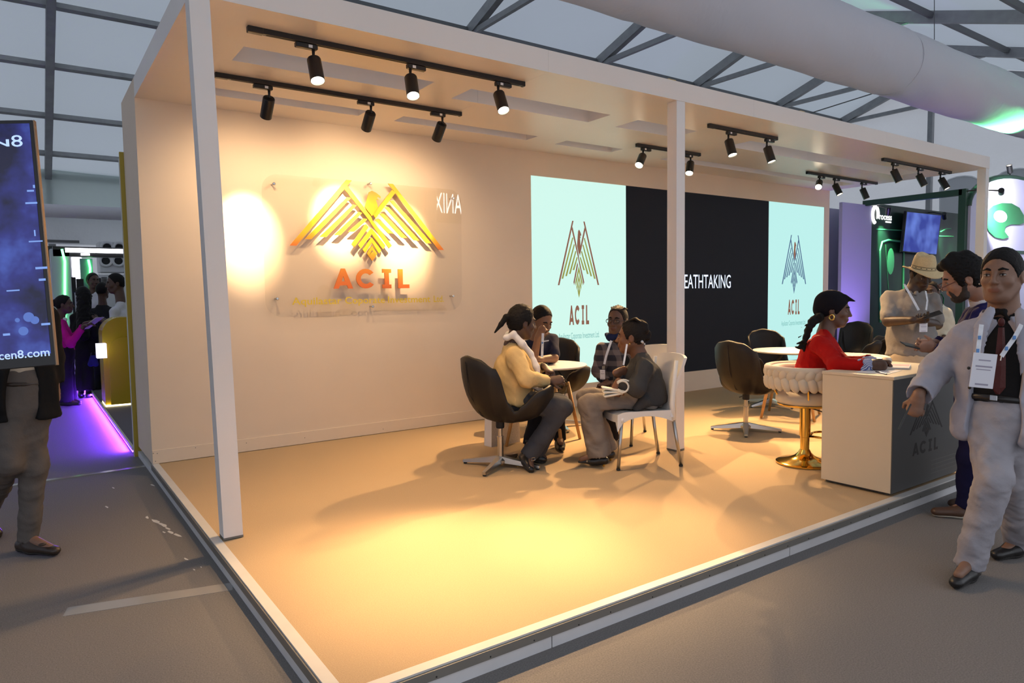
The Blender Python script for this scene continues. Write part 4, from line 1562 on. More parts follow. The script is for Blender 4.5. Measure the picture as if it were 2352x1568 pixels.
def hair_cap(h, thick=0.010, line=0.045, tilt=0.55, low=-0.055, hh=0.006, fuzz=0.002, extra=None, side=0.0):
    """hair hugging the skull, hairline raised at the forehead"""
    pts = [h.p(x, y, z) for x in (-0.13, 0.12) for y in (-0.1, 0.1) for z in (-0.13, 0.16)]
    F = SDF(pts, 0.14 if extra else 0.03, hh)
    s, A = h.s, h.ax
    F.ell(h.p(-0.012, 0, 0.035), (np.array([0.098, 0.076, 0.098]) + thick) * s, A, 0.01)
    F.ell(h.p(-0.045, 0, 0.018), (np.array([0.062, 0.070, 0.082]) + thick) * s, A, 0.02)
    n = nrm(h.f * 1.0 - h.u * tilt)
    F.cut(h.p(line, 0, 0.055), n, 0.008)
    F.cut(h.p(-0.02, 0, low), -h.u + 0.55 * h.f, 0.01)
    for y in (-1, 1):
        F.ell(h.p(-0.008, y * 0.085, -0.012), np.array([0.024, 0.03, 0.032]) * s, A, 0.006, sub=True)
    if fuzz:
        F.folds(fuzz, 260, 3)
    if extra:
        extra(F)
    return F


def ribbon(pts, w, t, facing):
    """flat strap through pts, wide across, facing the given way"""
    mb = MB()
    V = []
    f = nrm(facing)
    for i, p in enumerate(pts):
        d = nrm(pts[min(i + 1, len(pts) - 1)] - pts[max(i - 1, 0)])
        a = nrm(np.cross(d, f)) * w / 2
        V += [p - a, p + a, p + a + f * t, p - a + f * t]
    F = [(0, 3, 2, 1)]
    for i in range(len(pts) - 1):
        b = 4 * i
        for k in range(4):
            l = (k + 1) % 4
            F.append((b + k, b + l, b + 4 + l, b + 4 + k))
    b = 4 * (len(pts) - 1)
    F.append((b, b + 1, b + 2, b + 3))
    return mb._add(V, F)


def badge(c, w, h, up, facing, root, holder=True):
    f = nrm(facing)
    u = nrm(np.asarray(up, float) - f * (np.asarray(up, float) @ f))
    r = np.cross(u, f)
    b = MB().obox(c, (w / 2, h / 2, 0.002), (r, u, f), 0.001).build('badge', M_BADGE, root)
    for (dy, ww, hh_) in ((0.30, 0.5, 0.035), (0.12, 0.7, 0.045), (0.03, 0.6, 0.025), (-0.40, 0.55, 0.05)):
        MB().obox(c + u * h * dy + f * 0.0023, (w * ww / 2, h * hh_ / 2, 0.0004), (r, u, f)).build('badge_print', M_BADGEP, b)
    return b


class Person:
    def __init__(s, label, D, joints, ground=0.0, name='person', group=None, face=(0, -1, 0), head_fwd=None, head_up=(0, 0, 1), hs=1.0,
                 stand=True):
        s.D = D
        s.J = {}
        for k, q in joints.items():
            s.J[k] = P(q[0], q[1], D + (q[2] if len(q) > 2 else 0.0))
        J = s.J
        if stand:
            for a in 'AB':
                if 'an' + a in J:
                    J['an' + a][2] = max(J['an' + a][2], ground + 0.085)
        an = [J[k] for k in ('anA', 'anB') if k in J]
        c = sum(an) / len(an)
        s.ground = ground
        s.root = empty(name, (c[0], c[1], ground), label=label, cat='person', group=group)
        s.pel = (J['hpA'] + J['hpB']) / 2
        s.sm = (J['shA'] + J['shB']) / 2
        s.up = nrm(J['nb'] - s.pel)
        s.lat = nrm(J['shA'] - J['shB'])
        f = np.cross(s.lat, s.up)
        s.fw = nrm(f if f @ np.asarray(face, float) > 0 else -f)
        s.face = nrm(face)
        hf = head_fwd if head_fwd is not None else face
        s.h = HeadFrame(J['head'], hf, head_up, hs)

    def pts(s, keys=None):
        return [v for k, v in s.J.items() if keys is None or k in keys]

    def body(s, m, lip, hh=0.006, hands=(), arm=0.034, male=True, leg=0.04, extra=None, nr=0.056, face=True):
        J = s.J
        hp = [s.h.p(x, y, z) for x in (-0.13, 0.13) for y in (-0.1, 0.1) for z in (-0.14, 0.15)]
        F = SDF(s.pts() + hp, 0.20, hh)
        F.cap(J['nb'], s.pel, 0.055, 0.06, 0.03)
        for a in 'AB':
            F.cap(J['nb'] - s.up * 0.05, J['sh' + a], 0.035, 0.032, 0.03)
            F.cap(J['sh' + a], J['el' + a], arm * 1.05, arm, 0.02)
            F.cap(J['el' + a], J['wr' + a], arm, arm * 0.72, 0.015)
            F.cap(s.pel, J['hp' + a], 0.05, 0.05, 0.03)
            F.cap(J['hp' + a], J['kn' + a], leg, leg, 0.03)
            F.cap(J['kn' + a], J['an' + a], leg, leg * 0.8, 0.02)
            F.cap(J['an' + a], J['to' + a] * 0.75 + J['an' + a] * 0.25, 0.032, 0.022, 0.02)
        head_sdf(F, s.h, J['nb'], male, nr)
        for a, d, n, side, curl in hands:
            hand(F, J['wr' + a], d, n, side, curl)
        if extra:
            extra(F)
        V, Q = F.mesh()
        o = mesh_obj('body', V, Q, [m, lip], s.root, True)
        c = s.h.loc(V[Q].mean(1))
        sel = (np.abs(c[:, 1]) < 0.024 - 0.6 * np.abs(c[:, 2] + 0.0595)) & (c[:, 2] > -0.0705) & (c[:, 2] < -0.050) & (c[:, 0] > 0.085)
        o.data.polygons.foreach_set('material_index', sel.astype(np.int32))
        if face:
            face_parts(s.h, s.root)
        return o

    def top(s, m, name='shirt', infl=0.0, chest=(0.165, 0.115), waist=(0.15, 0.115), hip=(0.17, 0.125), sleeve=1.0, hem=0.02, sr=(0.066, 0.052, 0.043),
            hh=0.010, fold=0.004, ff=42, neck=0.07, extra=None, belly=0.0, seed=1, arms='AB', neckdir=None, cut_neck=True):
        J = s.J
        F = SDF(s.pts(), 0.28, hh)
        g = infl
        ch = s.sm - s.up * 0.13
        wa = s.pel + s.up * 0.17
        F.cap(ch, wa, chest[0] + g, waist[0] + g, 0.05, sq=(s.fw, (chest[0] + g) / (chest[1] + g)))
        F.cap(wa, s.pel - s.up * hem, waist[0] + g, hip[0] + g, 0.05, sq=(s.fw, (hip[0] + g) / (hip[1] + g)))
        if belly:
            F.ell(wa + s.fw * belly * 0.6, (0.13 + belly * 0.3, 0.13, 0.15), np.array([s.fw, s.lat, s.up]), 0.05)
        F.cut(s.pel - s.up * hem, -nrm(s.up * 0.6 + UPZ * 0.6), 0.02)
        F.cap(J['nb'] - s.up * 0.035, ch, 0.085 + g, 0.11 + g, 0.05, sq=(s.fw, 1.15))
        for a in 'AB':
            F.cap(J['nb'] - s.up * 0.045, J['sh' + a], 0.052 + g, 0.058 + g, 0.04)
            if a not in arms:
                continue
            if sleeve > 0:
                F.cap(J['sh' + a], J['el' + a] if sleeve >= 0.5 else J['sh' + a] * (1 - 2 * sleeve) + J['el' + a] * 2 * sleeve, sr[0] + g, sr[1] + g, 0.035)
            if sleeve > 0.5:
                t = (sleeve - 0.5) * 2
                e = J['el' + a] * (1 - t) + J['wr' + a] * t
                F.cap(J['el' + a], e, sr[1] + g, sr[2] + g, 0.025)
        if fold:
            F.folds(fold * 0.75, ff, seed)
            F.folds(fold * 0.30, ff * 2.7, seed + 5)
        if cut_neck:
            F.cap(J['nb'] - s.up * 0.015 + s.fw * 0.01, s.h.p(-0.02, 0, -0.05), neck, neck * 1.1, 0.01, sub=True)
        if sleeve > 0.5:
            t = (sleeve - 0.5) * 2
            for a in arms:
                e = J['el' + a] * (1 - t) + J['wr' + a] * t
                d = nrm(J['wr' + a] - J['el' + a])
                F.cap(e + d * 0.045, e + d * 0.12, 0.062, 0.062, 0.002, sub=True)
                F.cap(e + d * 0.01, e + d * 0.06, sr[2] * 0.75, sr[2] * 0.8, 0.003, sub=True)
        if extra:
            extra(F)
        return F.build(name, m, s.root)

    def trousers(s, m, name='trousers', thigh=0.088, knee=0.066, cuff=0.056, hip=(0.17, 0.12), waist_up=0.10, hh=0.010, fold=0.004, ff=38, seed=2, extra=None, end=1.0, seat=None):
        J = s.J
        F = SDF(s.pts(), 0.26, hh)
        F.cap(s.pel + s.up * waist_up, s.pel - s.up * 0.02, hip[0] * 0.93, hip[0], 0.04, sq=(s.fw, hip[0] / hip[1]))
        for a in 'AB':
            e = J['kn' + a] * (1 - end) + J['an' + a] * end
            F.cap(s.pel * 0.35 + J['hp' + a] * 0.65, J['kn' + a], thigh * 1.06, knee, 0.045)
        if seat is not None:
            F.cut((0, 0, seat), (0, 0, -1), 0.02)
        for a in 'AB':
            e = J['kn' + a] * (1 - end) + J['an' + a] * end
            F.cap(J['kn' + a], e, knee, cuff, 0.03)
        if fold:
            F.folds(fold * 0.75, ff, seed, (0, 0, 1))
            F.folds(fold * 0.30, ff * 2.7, seed + 5, (0, 0, 1))
        for a in 'AB':
            e = J['kn' + a] * (1 - end) + J['an' + a] * end
            d = nrm(J['an' + a] - J['kn' + a])
            F.cap(e + d * (cuff + 0.012), e + d * 0.16, cuff * 1.25, cuff * 1.25, 0.002, sub=True)
            F.cap(e + d * 0.02, e + d * 0.1, cuff * 0.72, cuff * 0.72, 0.003, sub=True)
        if extra:
            extra(F)
        return F.build(name, m, s.root)

    def shoe(s, a, m, sole=None, w=0.043, L=0.0, point=0.75, high=0.05, hh=0.006, name='shoe', gz=None, free=False):
        J = s.J
        an, to = J['an' + a].copy(), J['to' + a].copy()
        g = s.ground if gz is None else gz
        if not free:
            to[2] = g + 0.032
            heel = np.array([an[0], an[1], g + 0.04])
        else:
            heel = an + nrm(an - J['kn' + a]) * 0.05
        d = nrm(to - heel)
        heel = heel - d * 0.045
        up = nrm(np.array([0, 0, 1.0]) - d * d[2]) if not free else nrm(J['kn' + a] - J['an' + a])
        up = nrm(up - d * (up @ d))
        F = SDF([an, to, heel], 0.12, hh)
        F.cap(heel + d * 0.0, heel + d * 0.09, w * 0.92, w * 0.95, 0.02)
        F.cap(heel + d * 0.09, to - d * 0.03, w, w * point, 0.03, sq=(up, 1.35))
        F.cap(heel + d * 0.055 + up * 0.01, heel + d * 0.055 + up * (0.02 + high), w * 0.95, w * 0.95, 0.02)
        base = heel - up * 0.036
        F.cut(base, -up, 0.004)
        F.cut(heel + up * (0.055 + high * 0.4), up - 0.15 * d, 0.004)
        o = F.build(name, m, s.root)
        if sole:
            G = SDF([an, to, heel], 0.12, hh)
            G.cap(heel, heel + d * 0.09, w * 1.0, w * 1.0, 0.02)
            G.cap(heel + d * 0.09, to - d * 0.03, w * 1.06, w * point * 1.06, 0.03, sq=(up, 1.2))
            G.cut(base + up * 0.018, up, 0.002)
            G.cut(base - up * 0.0005, -up, 0.002)
            G.build('sole', sole, o)
        return o


def facev(u, ang):
    """level direction from pixel column u towards the camera, turned by ang degrees to the right of the picture"""
    d = ray(u, 670)
    d = nrm([-d[0], -d[1], 0])
    a = math.radians(ang)
    return np.array([d[0] * math.cos(a) - d[1] * math.sin(a), d[0] * math.sin(a) + d[1] * math.cos(a), 0])


def lip_of(col):
    return tuple(min(1, c * f) for c, f in zip(col, (0.98, 0.72, 0.72)))


def mk_skin(tagn, col):
    return skin_mat('skin_' + tagn, col), skin_mat('lips_' + tagn, lip_of(col))

RIGHT, AWAY, UPV = CR, CF, np.array([0, 0, 1.0])
RH, AH = dirc(1, 0), dirc(0, 1)
M_SHOEB = mat('black_shoe_leather', (0.012, 0.011, 0.011), 0.35)
M_SHOED = mat('dark_brown_shoe_leather', (0.035, 0.022, 0.016), 0.35)
M_SOLEK = mat('dark_sole', (0.02, 0.018, 0.016), 0.7)

# --- woman in beige cardigan ------------------------------------------------------------------
sk, lp = mk_skin('deep', (0.085, 0.042, 0.028))
f1 = nrm(RH * 0.93 + AH * 0.36)
p = Person('seated woman in a beige cardigan and white scarf with a short ponytail', 5.56, dict(
    head=(1199, 742), nb=(1176, 792), shA=(1181, 818, -0.17), shB=(1176, 806, 0.16), elA=(1208, 872, -0.25), wrA=(1262, 874, -0.12),
    elB=(1212, 850, 0.2), wrB=(1251, 842, 0.10), hpA=(1180, 924, -0.09), hpB=(1180, 920, 0.09), knA=(1292, 934, -0.12), knB=(1284, 928, 0.08),
    anA=(1216, 1043, -0.10), anB=(1234, 1040, 0.10), toA=(1222, 1082, -0.24), toB=(1256, 1056, 0.06)), face=f1, head_fwd=nrm(RH * 0.86 + AH * 0.42 - UPV * 0.1),
    head_up=UPV + RH * 0.1, hs=1.08)
hd = nrm(P(1284, 872, 5.42) - p.J['wrA'])
p.body(sk, lp, male=False, hands=(('A', hd, -UPV * 0.5 + AH, 1, 0.55), ('B', nrm(P(1278, 866, 5.5) - p.J['wrB']), -UPV - AH * 0.3, -1, 0.5)))
M_BEIGE = cloth('beige_knit', (0.60, 0.43, 0.20), bump=0.3, bscale=220)
p.top(M_BEIGE, 'cardigan', chest=(0.17, 0.150), waist=(0.175, 0.155), hip=(0.195, 0.175), sr=(0.072, 0.062, 0.046), sleeve=0.96, hem=0.02, fold=0.007, ff=38, neck=0.062, belly=0.05)
p.trousers(cloth('charcoal_trousers', (0.055, 0.056, 0.064)), thigh=0.10, knee=0.078, cuff=0.070, hip=(0.165, 0.125), seat=0.42)
p.shoe('A', M_SHOEB, M_SOLEK, free=True)
p.shoe('B', M_SHOEB, M_SOLEK, free=True)
bk = MB()
c = P(1225, 1054, 5.28)
bk.tube([c + RH * a + UPV * b for a, b in ((-0.012, -0.012), (0.012, -0.009), (0.012, 0.013), (-0.012, 0.010))], 0.0025, 6, closed=True).build('shoe_buckle', M_NAIL, p.root)


def pony1(F):
    F.cap(p.h.p(-0.10, 0, 0.04), p.h.p(-0.135, 0, 0.035), 0.030, 0.024, 0.01)
    F.cap(p.h.p(-0.135, 0, 0.035), p.h.p(-0.17, 0.0, -0.02), 0.025, 0.02, 0.01)
    F.cap(p.h.p(-0.17, 0, -0.02), p.h.p(-0.215, 0.0, -0.085), 0.02, 0.007, 0.01)


hair_cap(p.h, 0.012, 0.052, 0.45, -0.05, extra=pony1).build('hair', M_HAIR, p.root)
M_SCARF = cloth('white_scarf', (0.72, 0.70, 0.70), bump=0.2)
F = SDF(p.pts(), 0.2, 0.009)
for (a, b, ra, rb) in (((1163, 775, -0.08), (1180, 768, -0.10), .022, .026), ((1180, 768, -0.10), (1200, 790, -0.11), .026, .026), ((1163, 775, -0.08), (1168, 768, 0.06), .024, .024),
                       ((1200, 790, -0.11), (1219, 812, -0.08), .026, .022), ((1219, 812, -0.08), (1232, 842, -0.10), .022, .024), ((1232, 842, -0.1), (1236, 862, -0.10), .024, .018),
                       ((1168, 768, 0.06), (1200, 778, 0.1), .024, .024), ((1226, 885, -0.06), (1245, 896, -0.12), .026, .018)):
    F.cap(P(a[0], a[1], 5.56 + a[2]), P(b[0], b[1], 5.56 + b[2]), ra, rb, 0.02)
F.folds(0.002, 70, 4)
F.build('scarf', M_SCARF, p.root)

# --- man in navy polo -------------------------------------------------------------------------
sk, lp = mk_skin('brown', (0.19, 0.095, 0.055))
f2 = facev(1240, 35)
p = Person('seated man in a navy polo shirt resting his fist against his mouth', 6.35, dict(
    head=(1243, 738), nb=(1232, 785, 0.04), shA=(1200, 800, 0.0), shB=(1266, 782, 0.10), elA=(1224, 832, -0.14), wrA=(1236, 774, -0.16),
    elB=(1272, 822, -0.04), wrB=(1238, 826, -0.16), hpA=(1222, 915, 0.08), hpB=(1256, 915, 0.12), knA=(1240, 925, -0.32), knB=(1280, 920, -0.28),
    anA=(1215, 1018, -0.36), anB=(1285, 1005, -0.20), toA=(1215, 1032, -0.54), toB=(1290, 1022, -0.38)), face=f2, head_fwd=nrm(-AH * 0.72 + RH * 0.55 - UPV * 0.42), head_up=UPV, hs=1.1)
p.body(sk, lp, hands=(('A', nrm(UPV * 0.8 + RH * 0.4 - AH * 0.1), nrm(RH * 0.6 - AH * 0.2 + AH), 1, 1.0), ('B', -RH, -UPV, -1, 0.3)), arm=0.042)
M_NAVY = cloth('navy_jersey', (0.018, 0.020, 0.042))
p.top(M_NAVY, 'polo_shirt', sleeve=0.36, sr=(0.07, 0.066, 0.05), chest=(0.18, 0.125), neck=0.058)
p.trousers(cloth('black_trousers', (0.014, 0.014, 0.018)))
p.shoe('A', M_SHOEB)
p.shoe('B', M_SHOEB)
hair_cap(p.h, 0.004, 0.046, 0.75, -0.03, fuzz=0.0012).build('hair', M_HAIR, p.root)
MB().tube([p.h.p(0.098, y, -0.043) for y in (-0.024, 0, 0.024)], 0.0035, 6).build('moustache', M_HAIR, p.root)
q = [P(1247, 765, 6.12), P(1246, 790, 6.10), P(1245, 820, 6.10)]
lan = ribbon(q, 0.022, 0.002, -AH).build('lanyard', M_LANY, p.root)
MB().obox(P(1246, 787, 6.095), (0.006, 0.001, 0.008), (RH, -AH, UPV)).build('lanyard_print', M_LANYB, lan)
MB().obox(P(1253, 783, 6.13), (0.03, 0.001, 0.005), (nrm(RH + 0.15 * UPV), -AH, UPV)).build('chest_print', M_LANY, p.root)

# --- woman in glasses -------------------------------------------------------------------------
sk, lp = mk_skin('dark_brown', (0.11, 0.055, 0.038))
f3 = facev(1420, -20)


def plaid(name):
    m = bpy.data.materials.new(name)
    m.use_nodes = True
    t = m.node_tree
    b = t.nodes['Principled BSDF']
    b.inputs['Roughness'].default_value = 0.9
    tc = t.nodes.new('ShaderNodeTexCoord')
    cols = []
    for i, ax in enumerate(('X', 'Z')):
        w = t.nodes.new('ShaderNodeTexWave')
        w.bands_direction = ax
        w.inputs['Scale'].default_value = 3.2
        w.inputs['Distortion'].default_value = 0.4
        rp = t.nodes.new('ShaderNodeValToRGB')
        rp.color_ramp.interpolation = 'CONSTANT'
        rp.color_ramp.elements[0].color = (0.02, 0.02, 0.03, 1)
        rp.color_ramp.elements[1].position = 0.55
        rp.color_ramp.elements[1].color = (0.16, 0.13, 0.13, 1)
        t.links.new(tc.outputs['Object'], w.inputs['Vector'])
        t.links.new(w.outputs[0], rp.inputs[0])
        cols.append(rp)
    mx = t.nodes.new('ShaderNodeMixRGB')
    mx.inputs[0].default_value = 0.5
    t.links.new(cols[0].outputs[0], mx.inputs[1])
    t.links.new(cols[1].outputs[0], mx.inputs[2])
    t.links.new(mx.outputs[0], b.inputs['Base Color'])
    return m


p = Person('seated woman in glasses and a dark plaid shirt with braided hair', 6.35, dict(
    head=(1418, 738), nb=(1424, 786, 0.05), shA=(1386, 803, -0.02), shB=(1462, 806, 0.10), elA=(1371, 852, -0.06), wrA=(1396, 880, -0.22),
    elB=(1470, 860, 0.05), wrB=(1420, 876, -0.18), hpA=(1405, 915, 0.02), hpB=(1446, 915, 0.08), knA=(1352, 915, -0.32), knB=(1392, 935, -0.38),
    anA=(1398, 1000, -0.10), anB=(1408, 1004, -0.22), toA=(1378, 1012, -0.24), toB=(1392, 1018, -0.36)), face=f3, head_fwd=facev(1420, -22), head_up=UPV + RH * 0.06, hs=1.08)
p.body(sk, lp, male=False, hands=(('A', nrm(-RH * 0.7 - UPV * 0.1 - AH * 0.5), -UPV, 1, 0.6), ('B', nrm(-RH - 0.1 * UPV), -UPV, -1, 0.6)))
p.top(plaid('dark_plaid'), 'plaid_shirt', sleeve=0.95, chest=(0.18, 0.125), waist=(0.17, 0.13), neck=0.075, fold=0.005,
      extra=lambda F: F.ell(p.sm - p.up * 0.22 + p.fw * 0.17, (0.09, 0.065, 0.32), np.array([p.fw, p.lat, p.up]), 0.01, sub=True))
p.top(cloth('black_top', (0.012, 0.012, 0.013)), 'black_top', infl=-0.012, sleeve=0.2, chest=(0.17, 0.122), waist=(0.16, 0.128), neck=0.062, fold=0.002)
p.trousers(cloth('black_denim', (0.016, 0.014, 0.017)), thigh=0.09, knee=0.075)
p.shoe('A', M_SHOEB)
p.shoe('B', M_SHOEB)
M_CORN = mat('braided_hair', (0.013, 0.010, 0.009), 0.6, bump=0.5, bscale=120, spec=0.15)


def braids3(F):
    for i in range(7):
        y = -0.06 + 0.02 * i
        pts = [p.h.p(0.065 - abs(y) * 0.5, y * 0.7, 0.105), p.h.p(0.0, y, 0.142 - abs(y) * 0.35), p.h.p(-0.075, y * 0.9, 0.11), p.h.p(-0.11, y * 0.6, 0.03)]
        for a, b in zip(pts[:-1], pts[1:]):
            F.cap(a - nrm(a - p.h.c) * 0.005, b - nrm(b - p.h.c) * 0.005, 0.008, 0.008, 0.003)
    F.cap(p.h.p(-0.11, 0, 0.02), p.h.p(-0.10, 0.0, -0.09), 0.035, 0.03, 0.02)


hair_cap(p.h, 0.004, 0.050, 0.35, -0.05, extra=braids3, fuzz=0).build('hair', M_CORN, p.root)
gl = MB()
for y in (-0.033, 0.033):
    gl.tube([p.h.p(0.106, y + 0.026 * math.cos(t), 0.006 + 0.019 * math.sin(t)) for t in np.linspace(0, 2 * math.pi, 18, endpoint=False)], 0.0028, 6, closed=True)
    gl.tube([p.h.p(0.104, math.copysign(0.059, y), 0.012), p.h.p(-0.01, math.copysign(0.084, y), 0.012)], 0.0026, 6)
gl.tube([p.h.p(0.107, -0.008, 0.010), p.h.p(0.107, 0.008, 0.010)], 0.0026, 6)
gl.build('glasses', M_BLACK, p.root)
M_BLUESC = cloth('dark_blue_scarf', (0.015, 0.022, 0.07))
F = SDF([p.J['nb'], p.J['head']], 0.25, 0.009)
F.cap(p.h.p(0.02, 0.075, -0.045), p.h.p(0.06, 0.055, -0.115), 0.022, 0.026, 0.02)
F.cap(p.h.p(0.06, 0.055, -0.115), p.h.p(0.075, -0.03, -0.135), 0.028, 0.03, 0.02)
F.cap(p.h.p(0.075, -0.03, -0.135), p.h.p(0.0, -0.085, -0.12), 0.03, 0.026, 0.02)
F.cap(p.h.p(0.02, 0.075, -0.045), p.h.p(-0.04, 0.09, -0.06), 0.02, 0.02, 0.02)
F.folds(0.003, 110, 2)
F.build('scarf', M_BLUESC, p.root)
lan = ribbon([P(1404, 782, 6.17), P(1398, 800, 6.15), P(1392, 818, 6.14), P(1388, 836, 6.14)], 0.02, 0.002, -AH).build('lanyard', M_LANY, p.root)
MB().obox(P(1386, 844, 6.135), (0.012, 0.014, 0.003), (RH, UPV, -AH)).build('lanyard_clip', M_NAIL, lan)
badge(P(1384, 860, 6.125), 0.045, 0.085, UPV, -AH - RH * 0.3, p.root)

# --- woman in grey cardigan ---------------------------------------------------------------------
sk, lp = mk_skin('warm_brown', (0.16, 0.072, 0.040))
f4 = facev(1450, -92)
p = Person('seated woman in a charcoal cardigan and grey trousers holding a white clutch', 5.6, dict(
    head=(1450, 776), nb=(1468, 816), shA=(1478, 846, -0.17), shB=(1466, 838, 0.16), elA=(1462, 893, -0.27), wrA=(1420, 878, -0.22),
    elB=(1430, 882, 0.05), wrB=(1416, 856, -0.08), hpA=(1484, 920, -0.09), hpB=(1484, 914, 0.09), knA=(1352, 930, -0.12), knB=(1348, 916, 0.08),
    anA=(1376, 1042, -0.13), anB=(1392, 1032, 0.06), toA=(1322, 1058, -0.13), toB=(1345, 1050, 0.04)), face=f4, head_fwd=facev(1450, -98), head_up=UPV + RH * 0.05, hs=1.07)
p.body(sk, lp, male=False, hands=(('A', nrm(-RH * 0.35 - UPV * 0.9 - AH * 0.15), nrm(RH * 0.5 + AH * 0.8), -1, 0.85), ('B', nrm(RH * 0.8 + UPV * 0.1 + AH * 0.4), AH, 1, 0.5)))
M_CHAR = cloth('charcoal_knit', (0.048, 0.048, 0.050), bump=0.3, bscale=200)


def hem4(F):
    F.cap(P(1500, 890, 5.55), P(1500, 916, 5.52), 0.085, 0.075, 0.05)
    F.cap(P(1480, 922, 5.42), P(1462, 938, 5.40), 0.05, 0.03, 0.03)


p.top(M_CHAR, 'cardigan', chest=(0.165, 0.135), waist=(0.165, 0.14), hip=(0.18, 0.17), sr=(0.075, 0.066, 0.046), sleeve=0.93, hem=0.03, fold=0.007, ff=40, neck=0.058, extra=hem4)
p.trousers(cloth('grey_wool_trousers', (0.20, 0.165, 0.14), bump=0.2), thigh=0.098, knee=0.082, cuff=0.098, hip=(0.155, 0.125), fold=0.007, ff=40, end=0.98, seat=0.457)
M_SHG = mat('silver_trim', (0.55, 0.55, 0.55), 0.25, metal=0.8)
for a in 'AB':
    o = p.shoe(a, M_SHOEB, None, w=0.036, point=0.35, high=-0.02, name='heeled_shoe', gz=0.012)
    an, to = p.J['an' + a], p.J['to' + a]
    MB().tube([(an[0] + 0.03, an[1] - 0.02, 0.05), (an[0] + 0.03, an[1] - 0.02, 0.004)], [0.014, 0.008], 10).build('shoe_heel', M_GOLD, o)
    d = nrm([to[0] - an[0], to[1] - an[1], 0])
    c = np.array([an[0], an[1], 0.055]) + d * 0.10
    MB().tube([c + np.cross(UPV, d) * y + UPV * (0.012 * (1 - (y / 0.04) ** 2)) for y in np.linspace(-0.04, 0.04, 7)], 0.005, 6).build('shoe_bow', M_SHG, o)


def bun4(F):
    for (x, y, z, r) in ((-0.085, 0, 0.085, 0.045), (-0.10, 0.02, 0.06, 0.036), (-0.115, -0.01, 0.03, 0.034), (-0.115, 0.0, 0.0, 0.028), (-0.07, 0, 0.11, 0.03)):
        F.ell(p.h.p(x, y, z), r * 1.05, None, 0.012)
    for i in range(6):
        y = -0.05 + 0.02 * i
        F.cap(p.h.p(0.055, y * 0.6, 0.11), p.h.p(-0.03, y, 0.148), 0.009, 0.009, 0.003)
        F.cap(p.h.p(-0.03, y, 0.148), p.h.p(-0.085, y * 0.5, 0.11), 0.009, 0.009, 0.003)


hair_cap(p.h, 0.007, 0.052, 0.40, -0.05, extra=bun4, fuzz=0.002).build('hair', M_CORN, p.root)
MB().ell(p.h.p(0.0, 0.088, -0.040), 0.0075, None, 8, 6).build('earring', M_GOLD, p.root, True)
ribbon([P(1440, 790, 5.40), P(1436, 815, 5.36), P(1432, 838, 5.34)], 0.014, 0.002, -AH).build('lanyard', M_LANY, p.root)
F = SDF([P(1474, 782, 5.5), P(1478, 788, 5.7)], 0.06, 0.007)
F.cap(P(1474, 784, 5.52), P(1480, 790, 5.6), 0.012, 0.010, 0.01)
F.build('collar', M_LANY, p.root)
M_CLUTCH = mat('white_clutch_leather', (0.70, 0.67, 0.60), 0.45)
cl_ = empty('clutch_bag', tuple(P(1402, 900, 5.34)), label='white folded clutch with a looped strap on the lap of the woman in grey', cat='bag')
for k in range(3):
    MB().obox(P(1404 + 2 * k, 893 + 6 * k, 5.36), (0.075, 0.05, 0.008), (nrm(RH - 0.18 * UPV * (1 - k)), AH, UPV), 0.006).build('fold', M_CLUTCH, cl_)
for k in range(2):
    MB().tube([P(1430 + 17 * math.cos(t) * (0.8 + 0.2 * k) + 2 * k, 888 + 13 * math.sin(t) - 3 * k, 5.30 + 0.03 * k) for t in np.linspace(-2.6, 2.4, 16)], 0.0075, 8).build('strap', M_CLUTCH, cl_, True)

# --- woman in red -------------------------------------------------------------------------------
sk, lp = mk_skin('light_brown', (0.13, 0.068, 0.045))
f5 = facev(1900, 88)
p = Person('seated woman in a red blazer and black head wrap writing at the counter', 5.46, dict(
    head=(1917, 714), nb=(1896, 766), shA=(1886, 792, -0.17), shB=(1888, 784, 0.16), elA=(1922, 841, -0.42), wrA=(2002, 838, -0.58),
    elB=(1940, 836, -0.15), wrB=(2008, 830, -0.42), hpA=(1862, 884, -0.09), hpB=(1862, 878, 0.09), knA=(1965, 915, -0.04), knB=(1965, 905, 0.16),
    anA=(1935, 1030, 0.02), anB=(1945, 1020, 0.14), toA=(1975, 1040, 0.02), toB=(1985, 1030, 0.14)), face=f5, head_fwd=facev(1900, 84) - UPV * 0.1, head_up=UPV + RH * 0.12, hs=1.06, stand=False)
p.body(sk, lp, male=False, hands=(('A', nrm(RH - 0.05 * UPV + 0.05 * AH), nrm(AH - UPV * 0.3), 1, 0.6), ('B', nrm(RH - 0.05 * UPV - 0.2 * AH), nrm(-UPV - AH * 0.3), -1, 0.5)))
M_RED = cloth('red_wool', (0.40, 0.006, 0.005), bump=0.2, bscale=160)


def tail5(F):
    F.cap(p.pel + p.up * 0.02 - p.fw * 0.02, p.pel - UPV * 0.10 - p.fw * 0.02, 0.155, 0.15, 0.04, sq=(p.fw, 1.1))


p.top(M_RED, 'blazer', chest=(0.165, 0.135), waist=(0.16, 0.135), hip=(0.185, 0.155), sr=(0.07, 0.060, 0.052), sleeve=0.90, hem=0.05, fold=0.007, ff=40, neck=0.056)


